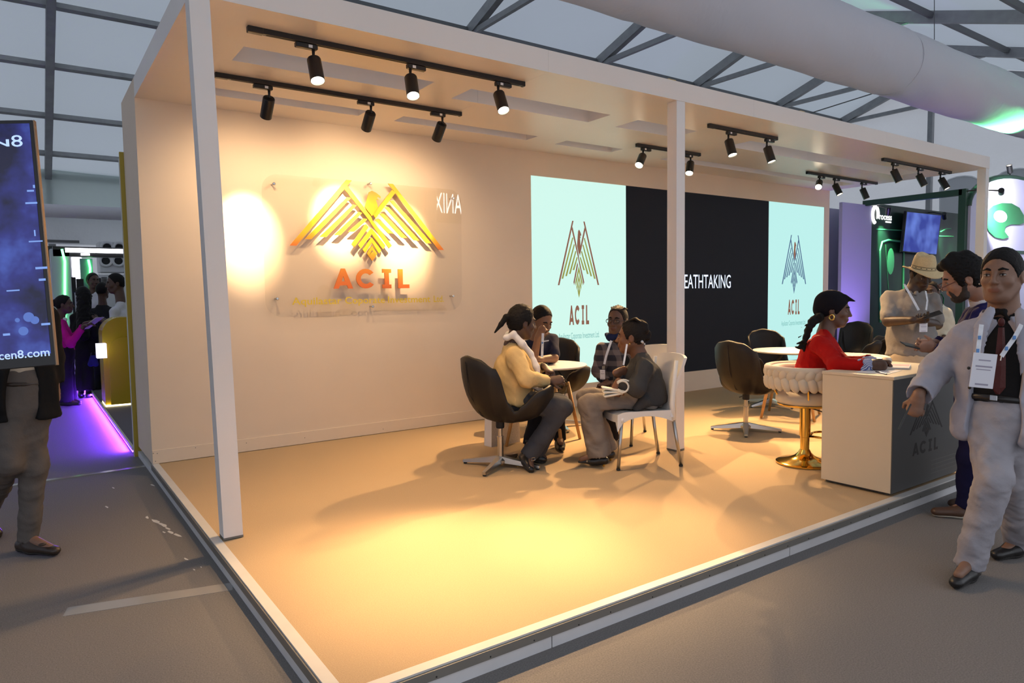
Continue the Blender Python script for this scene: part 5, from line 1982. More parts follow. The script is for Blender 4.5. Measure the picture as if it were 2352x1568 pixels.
def stripes(name):
    m = bpy.data.materials.new(name)
    m.use_nodes = True
    t = m.node_tree
    b = t.nodes['Principled BSDF']
    b.inputs['Roughness'].default_value = 0.8
    tc = t.nodes.new('ShaderNodeTexCoord')
    w = t.nodes.new('ShaderNodeTexWave')
    w.bands_direction = 'DIAGONAL'
    w.inputs['Scale'].default_value = 45
    w.inputs['Distortion'].default_value = 1.5
    rp = t.nodes.new('ShaderNodeValToRGB')
    rp.color_ramp.elements[0].position = 0.35
    rp.color_ramp.elements[1].position = 0.65
    rp.color_ramp.elements[0].color = (0.08, 0.12, 0.38, 1)
    rp.color_ramp.elements[1].color = (0.62, 0.66, 0.75, 1)
    t.links.new(tc.outputs['Object'], w.inputs['Vector'])
    t.links.new(w.outputs[0], rp.inputs[0])
    t.links.new(rp.outputs[0], b.inputs['Base Color'])
    return m


M_STRIPE = stripes('blue_striped_cotton')
for a in 'AB':
    F = SDF([p.J['el' + a], p.J['wr' + a]], 0.1, 0.006)
    e = p.J['wr' + a]
    d = nrm(e - p.J['el' + a])
    F.cap(e - d * 0.085, e - d * 0.03, 0.050, 0.046, 0.01)
    F.cap(e - d * 0.03, e - d * 0.01, 0.046, 0.034, 0.01)
    F.folds(0.004, 110, 9)
    F.build('striped_cuff', M_STRIPE, p.root)
p.trousers(cloth('dark_red_trousers', (0.10, 0.006, 0.006)), thigh=0.10, knee=0.075, seat=0.585)
p.shoe('A', M_SHOEB, free=True)
p.shoe('B', M_SHOEB, free=True)
M_WRAP = cloth('black_headwrap', (0.008, 0.007, 0.011), bump=0.1)


def wrap5(F):
    F.ell(p.h.p(-0.035, 0, 0.055), np.array([0.115, 0.098, 0.098]) * p.h.s, p.h.ax, 0.02)
    F.cap(p.h.p(0.06, -0.02, 0.105), p.h.p(0.125, 0.0, 0.085), 0.022, 0.006, 0.02)
    F.ell(p.h.p(-0.09, 0, 0.0), np.array([0.06, 0.075, 0.06]) * p.h.s, p.h.ax, 0.03)


hair_cap(p.h, 0.012, 0.066, 0.45, -0.055, extra=wrap5, fuzz=0).build('head_wrap', M_WRAP, p.root)
F = SDF([P(1840, 730, 5.46), P(1900, 830, 5.46)], 0.15, 0.008)
pts = [(1882, 728), (1866, 740), (1856, 756), (1852, 772), (1843, 788), (1838, 800), (1828, 796)]
for i in range(len(pts) - 1):
    F.cap(P(pts[i][0], pts[i][1], 5.42), P(pts[i + 1][0], pts[i + 1][1], 5.42), 0.036 - 0.005 * i, 0.036 - 0.005 * (i + 1), 0.02)
for (u, v, u2, v2) in ((1854, 745, 1842, 752), (1845, 768, 1834, 775), (1842, 785, 1828, 791), (1850, 790, 1846, 806)):
    F.cap(P(u, v, 5.40), P(u2, v2, 5.40), 0.012, 0.005, 0.012)
F.folds(0.005, 90, 6)
F.build('ponytail', M_HAIR, p.root)
MB().tube([p.h.p(-0.005 + 0.016 * math.cos(t), -0.088, -0.050 + 0.020 * math.sin(t)) for t in np.linspace(0, 2 * math.pi, 16, endpoint=False)], 0.005, 8, closed=True).build('hoop_earring', M_GOLD, p.root)
pw = empty('pen', tuple(P(2000, 842, 5.42)), label='dark pen held by the woman in red', cat='pen')
MB().tube([P(1994, 828, 4.98), P(2026, 824, 4.86)], 0.0045, 8).build('barrel', M_PEN, pw)

# --- man in straw hat ---------------------------------------------------------------------------
sk, lp = mk_skin('very_dark', (0.055, 0.030, 0.020))
f6 = facev(2100, 18)
p = Person('standing man in a straw hat and grey short sleeved shirt looking at his phone', 6.5, dict(
    head=(2116, 632), nb=(2096, 668, 0.05), shA=(2042, 684, 0.14), shB=(2142, 690, -0.02), elA=(2040, 738, -0.02), wrA=(2096, 735, -0.24),
    elB=(2152, 745, 0.06), wrB=(2122, 738, -0.2), hpA=(2066, 812, 0.10), hpB=(2118, 812, 0.0), knA=(2062, 935, -0.02), knB=(2120, 935, 0.02),
    anA=(2060, 1045, 0.0), anB=(2122, 1045, 0.06), toA=(2070, 1060, -0.18), toB=(2140, 1060, -0.12)), face=f6, head_fwd=facev(2100, 28) - UPV * 0.5, head_up=UPV, hs=1.08)
p.body(sk, lp, hands=(('A', nrm(RH * 0.9 - AH * 0.2 + UPV * 0.05), UPV, -1, 0.35), ('B', nrm(-RH * 0.6 - AH * 0.5), UPV, 1, 0.5)), arm=0.048)
M_GREYS = cloth('grey_linen', (0.24, 0.225, 0.215), bump=0.2)
p.top(M_GREYS, 'shirt', sleeve=0.40, sr=(0.066, 0.068, 0.05), chest=(0.185, 0.14), waist=(0.20, 0.16), hip=(0.21, 0.16), hem=0.02, fold=0.006, ff=44, belly=0.08, neck=0.066)
p.trousers(cloth('beige_chinos', (0.52, 0.43, 0.31)), hip=(0.20, 0.155), thigh=0.105, knee=0.082, cuff=0.07, fold=0.006)
p.shoe('A', M_SHOED)
p.shoe('B', M_SHOED)
F = SDF([p.J['nb']], 0.2, 0.007)
for s_ in (-1, 1):
    F.cap(p.J['nb'] + UPV * 0.035 - p.fw * 0.05 + p.lat * 0.045 * s_, p.J['nb'] - UPV * 0.035 + p.fw * 0.09 + p.lat * 0.02 * s_, 0.02, 0.018, 0.01)
F.build('collar', M_GREYS, p.root)
hair_cap(p.h, 0.004, 0.05, 0.35, -0.045, fuzz=0.0).build('hair', M_HAIR, p.root)
# fedora with a pinched crown and a wavy brim
M_STRAW = mat('straw', (0.66, 0.50, 0.27), 0.75, bump=0.35, bscale=260, var=0.08, vscale=90)
M_BAND = mat('hat_band', (0.60, 0.47, 0.28), 0.7)
hf_ = HeadFrame(p.h.p(0.0, 0, 0.062), facev(2100, 35) - UPV * 0.26, UPV + RH * 0.02, 1.0)
V, Fc = [], []
n = 48
prof = [(0.175, -0.012), (0.172, -0.004), (0.14, -0.006), (0.105, 0.0), (0.102, 0.03), (0.098, 0.07), (0.092, 0.105), (0.082, 0.128), (0.062, 0.136), (0.035, 0.120), (0.012, 0.108)]
for j, (r0, z0) in enumerate(prof):
    for k in range(n):
        t = 2 * math.pi * k / n
        ex, ey = 1.12, 0.92
        z = z0
        if j < 3:
            z += 0.022 * math.cos(2 * t) * -1 * (r0 - 0.105) / 0.07 - 0.014 * max(0, math.cos(t)) * (r0 - 0.105) / 0.07
        if j >= 6:
            z += 0.012 * math.cos(2 * t)
            ey = 0.92 - 0.16 * max(0, math.cos(t)) * (1 if j < 9 else 0.5)
        V.append(hf_.p(r0 * ex * math.cos(t), r0 * ey * math.sin(t), z))
for j in range(len(prof) - 1):
    for k in range(n):
        l = (k + 1) % n
        Fc.append((j * n + k, j * n + l, (j + 1) * n + l, (j + 1) * n + k))
Fc.append(tuple((len(prof) - 1) * n + k for k in range(n)))
m0 = len(V)
V += [np.asarray(v) - hf_.u * 0.004 for v in V[:4 * n]]
for j in range(3):
    for k in range(n):
        l = (k + 1) % n
        Fc.append((m0 + j * n + l, m0 + j * n + k, m0 + (j + 1) * n + k, m0 + (j + 1) * n + l))
for k in range(n):
    l = (k + 1) % n
    Fc.append((k, m0 + k, m0 + l, l))
ht = empty('straw_hat', tuple(hf_.c), label='straw hat with a dotted band on the standing man at the right', cat='hat')
mesh_obj('crown_and_brim', V, Fc, M_STRAW, ht, True)
for (z, r0, m_) in ((0.006, 0.1055, M_BLACKM), (0.030, 0.1035, M_BLACKM)):
    MB().tube([hf_.p(r0 * 1.12 * math.cos(t), r0 * 0.92 * math.sin(t), z) for t in np.linspace(0, 2 * math.pi, 40, endpoint=False)], 0.0018, 5, closed=True).build('band_edge', m_, ht)
for k in range(14):
    t = 2 * math.pi * k / 14
    MB().ell(hf_.p(0.104 * 1.12 * math.cos(t), 0.104 * 0.92 * math.sin(t), 0.018), 0.0045, None, 8, 6).build('band_dot', M_BLACKM, ht)
lan = MB()
ribbon([P(2077, 652, 6.38), P(2082, 662, 6.33), P(2098, 690, 6.30), P(2110, 712, 6.28)], 0.022, 0.002, -AH).build('lanyard', M_LANY, p.root)
ribbon([P(2126, 668, 6.38), P(2130, 690, 6.33), P(2127, 712, 6.30)], 0.016, 0.002, -AH).build('lanyard', M_LANY, p.root)
badge(P(2121, 752, 6.26), 0.085, 0.08, UPV, -AH + RH * 0.2, p.root)
ph = empty('phone', tuple(P(2140, 722, 6.20)), label='black phone in the hand of the man in the straw hat', cat='phone')
MB().obox(P(2140, 723, 6.18), (0.08, 0.038, 0.005), (nrm(RH + 0.35 * UPV - 0.2 * AH), nrm(AH + 0.35 * UPV + 0.2 * RH), nrm(UPV * 0.9 - RH * 0.3 - AH * 0.3)), 0.003).build('phone_body', M_BLACK, ph)

# --- man in navy suit ---------------------------------------------------------------------------
sk, lp = mk_skin('tan', (0.36, 0.195, 0.135))
f7 = facev(2220, -80)
p = Person('standing bearded man in a navy suit and glasses leaning over the counter', 4.45, dict(
    head=(2212, 640), nb=(2262, 692, 0.02), shA=(2262, 732, -0.14), shB=(2240, 728, 0.20), elA=(2218, 830, -0.12), wrA=(2150, 800, 0.06),
    elB=(2200, 815, 0.26), wrB=(2145, 786, 0.22), hpA=(2256, 930, -0.06), hpB=(2250, 925, 0.10), knA=(2232, 1055, -0.05), knB=(2236, 1050, 0.12),
    anA=(2222, 1172, -0.02), anB=(2232, 1150, 0.18), toA=(2140, 1190, 0.02), toB=(2180, 1165, 0.18)), ground=GZ, face=f7, head_fwd=facev(2212, -80) - UPV * 0.36, head_up=UPV - RH * 0.35, hs=1.12)
p.body(sk, lp, hands=(('A', nrm(-RH + UPV * 0.15), nrm(UPV * 0.4 + AH), 1, 0.6), ('B', nrm(-RH + UPV * 0.1 - AH * 0.2), -UPV, -1, 0.3)))
M_SUITN = cloth('navy_suit', (0.014, 0.014, 0.085), bump=0.1)
p.top(M_SUITN, 'suit_jacket', chest=(0.19, 0.135), waist=(0.175, 0.135), hip=(0.19, 0.15), hem=0.06, sleeve=0.94, sr=(0.08, 0.066, 0.054), fold=0.004, neck=0.066)
F = SDF([p.J['nb'], p.J['head']], 0.12, 0.007)
F.cap(p.J['nb'] - p.up * 0.03, p.J['nb'] + nrm(p.J['head'] - p.J['nb']) * 0.045, 0.078, 0.068, 0.02)
F.cap(p.J['nb'] + nrm(p.J['head'] - p.J['nb']) * 0.035, p.J['nb'] + nrm(p.J['head'] - p.J['nb']) * 0.2, 0.060, 0.06, 0.003, sub=True)
F.build('shirt_collar', cloth('white_shirt', (0.72, 0.71, 0.74)), p.root)
p.trousers(cloth('navy_trousers', (0.010, 0.010, 0.045)), thigh=0.10, knee=0.078, cuff=0.066, hip=(0.185, 0.14))
M_BRSH = mat('brown_shoe_leather', (0.085, 0.042, 0.024), 0.45)
M_SOLEW = mat('cream_rubber_sole', (0.55, 0.51, 0.42), 0.6)
p.shoe('A', M_BRSH, M_SOLEW, w=0.048)
p.shoe('B', M_BRSH, M_SOLEW, w=0.048)


def wave7(F):
    for (x, y, z, r) in ((0.055, 0.02, 0.115, 0.038), (0.075, -0.02, 0.10, 0.032), (0.01, 0.0, 0.13, 0.045), (-0.05, 0, 0.12, 0.04)):
        F.ell(p.h.p(x, y, z), r, None, 0.02)


hair_cap(p.h, 0.016, 0.060, 0.30, -0.06, extra=wave7, fuzz=0.003).build('hair', M_HAIR, p.root)
M_BEARD = mat('dark_beard', (0.028, 0.018, 0.014), 0.7, bump=0.5, bscale=220)
F = SDF([p.h.p(0.05, 0, -0.06)], 0.13, 0.006)
s_, A = p.h.s, p.h.ax
F.ell(p.h.p(0.052, 0, -0.093), np.array([0.040, 0.040, 0.032]) * s_, A, 0.02)
for y in (-1, 1):
    F.cap(p.h.p(0.008, y * 0.062, -0.02), p.h.p(0.03, y * 0.050, -0.085), 0.015 * s_, 0.022 * s_, 0.02)
    F.cap(p.h.p(0.03, y * 0.050, -0.085), p.h.p(0.06, y * 0.02, -0.10), 0.022 * s_, 0.022 * s_, 0.02)
    F.cap(p.h.p(0.085, y * 0.022, -0.045), p.h.p(0.078, y * 0.032, -0.075), 0.009 * s_, 0.012 * s_, 0.01)
F.folds(0.0015, 260, 3)
F.build('beard', M_BEARD, p.root)
gl = MB()
M_TORT = mat('tortoise_frame', (0.12, 0.03, 0.015), 0.3)
for y in (-0.033, 0.033):
    gl.tube([p.h.p(0.122, y + 0.026 * math.cos(t), -0.008 + 0.018 * math.sin(t)) for t in np.linspace(0, 2 * math.pi, 18, endpoint=False)], 0.002, 6, closed=True)
    gl.tube([p.h.p(0.120, math.copysign(0.059, y), -0.002), p.h.p(-0.012, math.copysign(0.084, y), 0.022)], 0.0028, 6)
gl.tube([p.h.p(0.123, -0.008, -0.004), p.h.p(0.123, 0.008, -0.004)], 0.002, 6)
gl.build('glasses', M_TORT, p.root)
ph = empty('phone', tuple(P(2088, 792, 4.55)), label='dark phone in the hands of the man in the navy suit', cat='phone')
MB().obox(P(2090, 793, 4.52), (0.05, 0.035, 0.005), (nrm(RH - 0.25 * UPV), nrm(AH + 0.3 * UPV), nrm(UPV)), 0.003).build('phone_body', M_BLACK, ph)

# --- walking man in light suit --------------------------------------------------------------------
sk, lp = mk_skin('olive', (0.21, 0.112, 0.072))
f8 = facev(2300, -5)
p = Person('man in a light grey suit, black shirt and maroon tie walking past at the right', 3.5, dict(
    head=(2300, 636), nb=(2306, 716, 0.04), shA=(2220, 776, 0.14), shB=(2396, 786, -0.10), elA=(2150, 850, 0.22), wrA=(2110, 908, 0.10),
    elB=(2440, 880, 0.05), wrB=(2430, 990, 0.0), hpA=(2258, 950, 0.06), hpB=(2336, 952, -0.05), knA=(2282, 1105, -0.10), knB=(2330, 1110, 0.06),
    anA=(2228, 1290, 0.0), anB=(2338, 1250, 0.30), toA=(2192, 1330, -0.14), toB=(2282, 1285, 0.22)), ground=GZ, face=f8, head_fwd=facev(2300, -16), head_up=UPV, hs=1.10)
p.body(sk, lp, hh=0.0052, hands=(('A', nrm(-RH * 0.22 - UPV * 0.95), nrm(RH * 0.6 + AH * 0.6), 1, 0.65), ('B', -UPV, AH, -1, 0.4)), nr=0.06)
M_SUITL = cloth('light_grey_suit', (0.36, 0.36, 0.42), bump=0.12, bscale=160)
M_BLKS = cloth('black_shirt', (0.010, 0.010, 0.011))


def open8(F):
    F.ell(p.sm - p.up * 0.22 + p.fw * 0.19, (0.17, 0.12, 0.44), np.array([p.fw, p.lat, p.up]), 0.006, sub=True)
    for s_, o in ((1, 0.13), (-1, 0.13)):
        F.cap(p.pel + p.lat * s_ * o - p.up * 0.02 + p.fw * 0.05, p.pel + p.lat * s_ * o * 1.08 - p.up * 0.10 + p.fw * 0.065, 0.075, 0.06, 0.03, sq=(p.fw, 1.3))
    F.ell(p.pel - p.up * 0.06 + p.fw * 0.17, (0.17, 0.12, 0.24), np.array([p.fw, p.lat, p.up]), 0.006, sub=True)
    for pts_ in ([(2276, 712, 3.42), (2254, 752, 3.385), (2247, 810, 3.37), (2240, 862, 3.385)], [(2342, 716, 3.36), (2352, 756, 3.30), (2350, 810, 3.275), (2346, 862, 3.29)]):
        for i in range(3):
            a, b = P(*pts_[i]), P(*pts_[i + 1])
            F.cap(a, b, (0.022, 0.034, 0.026)[i], (0.034, 0.026, 0.006)[i], 0.003, sq=(p.fw, 4.5))


p.top(M_SUITL, 'suit_jacket', infl=0.014, chest=(0.19, 0.125), waist=(0.175, 0.125), hip=(0.19, 0.14), hem=0.09, sleeve=0.95, sr=(0.068, 0.060, 0.048), fold=0.0055, ff=46, neck=0.085, extra=open8, hh=0.008)
p.top(M_BLKS, 'shirt', chest=(0.175, 0.112), waist=(0.165, 0.115), hip=(0.17, 0.12), sleeve=0.2, hem=-0.06, fold=0.002, neck=0.063, sr=(0.06, 0.05, 0.04))
F = SDF([p.J['nb']], 0.16, 0.006)
for s_ in (-1, 1):
    F.cap(p.J['nb'] + p.up * 0.045 - p.fw * 0.05 + p.lat * 0.045 * s_, p.J['nb'] - p.up * 0.01 + p.fw * 0.075 + p.lat * 0.012 * s_, 0.017, 0.015, 0.012)
    F.cap(p.J['nb'] - p.up * 0.01 + p.fw * 0.075 + p.lat * 0.012 * s_, p.J['nb'] - p.up * 0.05 + p.fw * 0.09 + p.lat * 0.040 * s_, 0.010, 0.007, 0.012)
F.build('collar', M_BLKS, p.root)
M_TIE = cloth('maroon_silk', (0.075, 0.018, 0.016), rough=0.45)
td = 3.5 - 0.150
kn = P(2300, 740, td + 0.02)
tm = MB()
pts = [(P(2300, 752, td + 0.015), 0.030), (P(2299, 790, td - 0.02), 0.042), (P(2297, 840, td - 0.025), 0.056), (P(2294, 890, td - 0.015), 0.066), (P(2292, 905, td - 0.01), 0.02)]
V = []
for q, w_ in pts:
    V += [q - RH * w_ / 2, q - AH * 0.008, q + RH * w_ / 2, q + AH * 0.006]
Fq = [(0, 1, 2, 3)]
for i in range(len(pts) - 1):
    for k in range(4):
        l = (k + 1) % 4
        Fq.append((4 * i + k, 4 * i + l, 4 * i + 4 + l, 4 * i + 4 + k))
Fq.append((16, 19, 18, 17))
tie = mesh_obj('tie', V, Fq, M_TIE, p.root)
MB().ell(kn, (0.022, 0.014, 0.022), None, 10, 8).build('tie_knot', M_TIE, tie, True)
p.trousers(cloth('light_grey_trousers', (0.33, 0.32, 0.35)), thigh=0.098, knee=0.080, cuff=0.068, hip=(0.17, 0.12), fold=0.0065, ff=48, waist_up=0.06)
bl = MB()
bt = [p.pel + p.up * 0.075 + (p.lat * 0.160 * math.cos(t) + p.fw * 0.118 * math.sin(t)) for t in np.linspace(0, 2 * math.pi, 28, endpoint=False)]
bl.tube(bt, 0.018, 8, closed=True, up=UPV, flat=1.0)
belt = bl.build('belt', M_SHOEB, p.root, True)
MB().obox(p.pel + p.up * 0.075 + p.fw * 0.136, (0.016, 0.004, 0.013), (p.lat, p.fw, p.up), 0.002).build('belt_buckle', M_NAIL, belt)
p.shoe('A', M_SHOEB, M_SOLEK, w=0.044)
p.shoe('B', M_SHOEB, M_SOLEK, w=0.044)
hair_cap(p.h, 0.005, 0.060, 0.62, -0.035, hh=0.005, fuzz=0.0012).build('hair', M_HAIR, p.root)
MB().ell(p.h.p(0.0, -0.086, -0.030), 0.005, None, 8, 6).build('earring', M_NAIL, p.root, True)
for (pl) in ([(2254, 745), (2250, 775), (2246, 805), (2246, 822)], [(2346, 745), (2330, 775), (2312, 800), (2300, 818)]):
    lan = ribbon([P(u, v, 3.30) for u, v in pl], 0.022, 0.002, -AH).build('lanyard', M_LANY, p.root)
    for k in (0.35, 0.9):
        i = 1 if k < 0.5 else 2
        MB().obox(P(pl[i][0], pl[i][1], 3.294), (0.007, 0.0008, 0.009), (RH, -AH, UPV)).build('lanyard_print', M_LANYB, lan)
    MB().tube([P(pl[-1][0], pl[-1][1], 3.298), P(pl[-1][0] - 2, pl[-1][1] + 10, 3.298)], 0.003, 6).build('lanyard_hook', M_NAIL, lan)
badge(P(2258, 851, 3.285), 0.105, 0.165, nrm(UPV + 0.10 * RH), -AH - RH * 0.15, p.root)
pn = empty('pen', tuple(P(2074, 960, 3.56)), label='dark pen in the swinging hand of the man in the light grey suit', cat='pen')
MB().tube([P(2092, 928, 3.56), P(2064, 986, 3.53)], 0.0045, 8).build('barrel', M_PEN, pn)
for k in range(2):
    MB().ell(P(2225 + 2 * k, 845 + 45 * k, 3.33), 0.008, None, 8, 6).build('jacket_button', M_SHOEB, p.root, True)

# --- person walking behind the hanging screen -----------------------------------------------------
sk, lp = mk_skin('medium', (0.22, 0.12, 0.08))
p = Person('man in an open black jacket and grey trousers walking behind the blue screen', 4.0, dict(
    head=(42, 640), nb=(44, 700), shA=(-20, 730, -0.06), shB=(100, 732, 0.08), elA=(-40, 820, -0.05), wrA=(-30, 890, -0.1),
    elB=(118, 820, 0.12), wrB=(125, 885, 0.1), hpA=(26, 915, -0.04), hpB=(78, 915, 0.04), knA=(22, 1060, -0.10), knB=(78, 1075, 0.02),
    anA=(-32, 1180, 0.30), anB=(64, 1235, 0.05), toA=(-2, 1225, 0.28), toB=(134, 1266, -0.02)), ground=GZ, face=facev(60, 40), head_fwd=facev(60, 45), hs=1.05)
p.body(sk, lp, hh=0.008, hands=(('A', -UPV, RH, 1, 0.4), ('B', -UPV, -RH, -1, 0.4)))
M_JKT = cloth('black_jacket', (0.010, 0.010, 0.011))


def open9(F):
    F.ell(p.pel + p.up * 0.02 + p.fw * 0.19, (0.17, 0.085, 0.30), np.array([p.fw, p.lat, p.up]), 0.006, sub=True)


def flap9(F):
    F.cap(P(112, 860, 4.02), P(126, 940, 4.05), 0.03, 0.025, 0.03)
    F.cap(P(90, 860, 4.05), P(108, 925, 4.08), 0.04, 0.03, 0.03)
    F.cap(P(10, 860, 3.86), P(8, 935, 3.86), 0.05, 0.04, 0.03)
    open9(F)


p.top(M_JKT, 'jacket', infl=0.012, hem=0.12, sleeve=0.95, extra=flap9, hip=(0.18, 0.13))
p.top(cloth('cream_shirt', (0.50, 0.42, 0.33)), 'shirt', infl=-0.008, hem=-0.06, sleeve=0.2, hip=(0.165, 0.115), fold=0.003)
p.trousers(cloth('grey_brown_trousers', (0.115, 0.10, 0.092)), thigh=0.085, knee=0.068, cuff=0.055, hip=(0.17, 0.125), fold=0.006)
bt = [p.pel + p.up * 0.085 + (p.lat * 0.150 * math.cos(t) + p.fw * 0.108 * math.sin(t)) for t in np.linspace(0, 2 * math.pi, 28, endpoint=False)]
MB().tube(bt, 0.016, 8, closed=True, up=UPV).build('belt', M_SHOED, p.root, True)
o = p.shoe('B', M_SHOED, M_SOLEK, w=0.044, high=0.03)
MB().ell(P(97, 1250, 3.96), (0.02, 0.014, 0.008), None, 8, 6).build('shoe_tassel', M_SHOED, o, True)
p.shoe('A', M_SHOED, M_SOLEK, w=0.044)
hair_cap(p.h, 0.006, hh=0.008).build('hair', M_HAIR, p.root)

# --- blue portrait screen at the left ---------------------------------------------------------------
DS = 3.0
E_SCR = bpy.data.materials.new('blue_city_screen')
E_SCR.use_nodes = True
t = E_SCR.node_tree
b = t.nodes['Principled BSDF']
b.inputs['Base Color'].default_value = (0.005, 0.005, 0.01, 1)
b.inputs['Roughness'].default_value = 0.15
tc = t.nodes.new('ShaderNodeTexCoord')
n1 = t.nodes.new('ShaderNodeTexNoise')
n1.inputs['Scale'].default_value = 5.0
n1.inputs['Detail'].default_value = 4
rp = t.nodes.new('ShaderNodeValToRGB')
for k, (q, c) in enumerate(((0.38, (0.003, 0.004, 0.03)), (0.55, (0.02, 0.025, 0.20)), (0.70, (0.06, 0.11, 0.48)))):
    e = rp.color_ramp.elements[k] if k < 2 else rp.color_ramp.elements.new(q)
    e.position, e.color = q, c + (1,)
t.links.new(tc.outputs['Object'], n1.inputs['Vector'])
t.links.new(n1.outputs[0], rp.inputs[0])
t.links.new(rp.outputs[0], b.inputs['Emission Color'])
b.inputs['Emission Strength'].default_value = 1.0
TR_, BR_ = P(75, 275, DS), P(128, 838, DS)
su = nrm(TR_ - BR_)
sn = nrm(-AH * 0.97 + RH * 0.24)
sn = nrm(sn - su * (sn @ su))
srt = np.cross(su, sn)
hS, wS = np.linalg.norm(TR_ - BR_), 0.62
o0 = BR_ - srt * wS
ds = empty('digital_poster', (o0 + BR_)[:3].tolist() and tuple((o0 + BR_) / 2), label='tall blue display screen with white lettering at the left edge', cat='screen')
cc = (o0 + BR_) / 2 + su * hS / 2
M_BZ = mat('screen_bezel', (0.012, 0.012, 0.014), 0.35)
M_BRZ = mat('bronze_side', (0.30, 0.20, 0.13), 0.4, metal=0.5)
MB().obox(cc - sn * 0.012, (wS / 2, hS / 2, 0.012), (srt, su, sn), 0.003).build('screen_case', M_BZ, ds)
MB().obox(cc - sn * 0.013 + srt * (wS / 2 + 0.002), (0.002, hS / 2, 0.011), (srt, su, sn)).build('side_trim', M_BRZ, ds)
sc_ = MB().obox(cc + su * 0.018 + sn * 0.001, (wS / 2 - 0.014, hS / 2 - 0.034, 0.001), (srt, su, sn)).build('display', E_SCR, ds)
E_LETB = emis('screen_light_blue', (0.45, 0.62, 1.0), 1.2)


def on_screen(u, v):
    d = ray(u, v)
    k = ((cc + sn * 0.003 - CAMP) @ sn) / (d @ sn)
    return CAMP + d * k


a_, b_ = on_screen(0, 828), on_screen(114, 810)
full = (b_ - a_) @ srt
MB().text('cen8.com', b_ - srt * full * 1.02 - su * 0.012, srt, su, 0.034, full * 1.02, 0.0005, bold=0.012).build('screen_text', E_LETB, ds)['kind'] = 'stuff'
b_ = on_screen(57, 335)
MB().text('EN', b_ - srt * 0.163, srt, su, 0.030, 0.105, 0.0005, bold=0.02).build('screen_text', E_LETB, ds)['kind'] = 'stuff'
MB().text('8', b_ - srt * 0.05 - su * 0.002, srt, su, 0.050, 0.043, 0.0005, bold=0.005).build('screen_text', E_LETB, ds)
glw = MB()
rs = random.Random(11)
for (u, v, w, h) in ((70, 438, 14, 4), (78, 428, 4, 7), (72, 466, 24, 4), (80, 535, 3, 14), (82, 554, 28, 3), (95, 615, 24, 5), (97, 642, 14, 5), (30, 667, 26, 3), (15, 768, 14, 5), (105, 744, 18, 5)):
    q = on_screen(u, v)
    glw.obox(q, (w / 2 / FPX * DS, h / 2 / FPX * DS, 0.0004), (srt, su, sn))
glw.build('light_streaks', emis('screen_streak', (0.22, 0.38, 0.85), 1.0), ds)['kind'] = 'stuff'
E_BOK = emis('screen_bokeh', (0.10, 0.18, 0.55), 1.0)
for (u, v, r_) in ((66, 728, 11), (80, 735, 9), (54, 760, 10), (40, 735, 5)):
    MB().lathe(on_screen(u, v), [(r_ / FPX * DS, 0), (r_ / FPX * DS, 0.0006)], 20, ax=sn).build('bokeh_spot', E_BOK, ds)
pb = cc - su * hS / 2
MB().tube([pb - sn * 0.012 - srt * 0.24, np.array([(pb - srt * 0.24)[0], (pb - srt * 0.24)[1], GZ + 0.02])], 0.03, 14).build('stand_pole', M_BZ, ds)
MB().obox(np.array([(pb - srt * 0.26)[0], (pb - srt * 0.26)[1], GZ + 0.011]), (0.13, 0.2, 0.01), (dirc(1, 0), dirc(0, 1), UPV), 0.004).build('stand_foot', M_BZ, ds)

# ------------------------------------------------------------------ stand behind, with underglow
nb_ = empty('floor_neighbour_platform', (4, 5, GZ), label='low platform of the stand behind with a lit edge', kind='structure')
MB().box((-0.03, 0.93, GZ), (9, 9.2, GZ + 0.07)).build('deck', mat('neighbour_deck', (0.10, 0.09, 0.12), 0.6), nb_)
MB().box((-0.05, 0.93, GZ + 0.055), (-0.03, 9.2, GZ + 0.085)).build('deck_edge', M_TRIM, nb_)
E_LED = emis('led_violet', (0.22, 0.05, 1.0), 14.0)
E_LEDM = emis('led_magenta', (0.75, 0.03, 0.85), 14.0)
for i in range(14):
    y0 = 0.95 + i * 0.58
    MB().box((-0.046, y0, GZ + 0.035), (-0.034, y0 + 0.56, GZ + 0.05)).build('led_strip', E_LEDM if i % 3 == 1 else E_LED, nb_)
ld = bpy.data.lights.new('underglow', 'AREA')
ld.shape = 'RECTANGLE'
ld.size, ld.size_y = 7.6, 0.03
ld.energy = 260
ld.color = (0.17, 0.03, 1.0)
lo = bpy.data.objects.new('underglow', ld)
COL.objects.link(lo)
lo.parent = nb_
lo.matrix_parent_inverse = Matrix.Translation(-Vector(nb_.location))
lo.location = (-0.055, 5.0, GZ + 0.045)
lo.rotation_euler = Matrix(((0, -0.42, 0.9075), (1, 0, 0), (0, 0.9075, 0.42))).to_euler()
wn_ = empty('wall_neighbour', (0.1, 0.93, 0), label='mustard edged partition of the stand behind', kind='structure')
M_MUST = mat('mustard_paint', (0.42, 0.31, 0.03), 0.35)
MB().box((-0.035, 0.885, GZ), (3.6, 0.93, 2.72)).build('partition', M_MUST, wn_)
MB().box((-0.04, 0.89, GZ), (-0.034, 0.93, 2.66)).build('partition_edge', mat('partition_white', (0.6, 0.6, 0.58), 0.5), wn_)

# golden arch counter
gc = empty('arch_counter', (0.45, 4.4, GZ + 0.07), label='mustard yellow counter with rounded end and glowing base behind the booth wall', cat='counter')
M_MUST2 = mat('gold_yellow_gloss', (0.50, 0.34, 0.02), 0.25, spec=0.6)
y_a = 4.1
a0 = WP(216, 730, y_a)
zt_ = a0[2]


def arch_poly(x0, x1, z0, z1, r):
    return [(x0, z0), (x1, z0), (x1, z1)] + [(x0 + r - r * math.sin(t), z1 - r + r * math.cos(t)) for t in np.linspace(0, math.pi / 2, 8)]


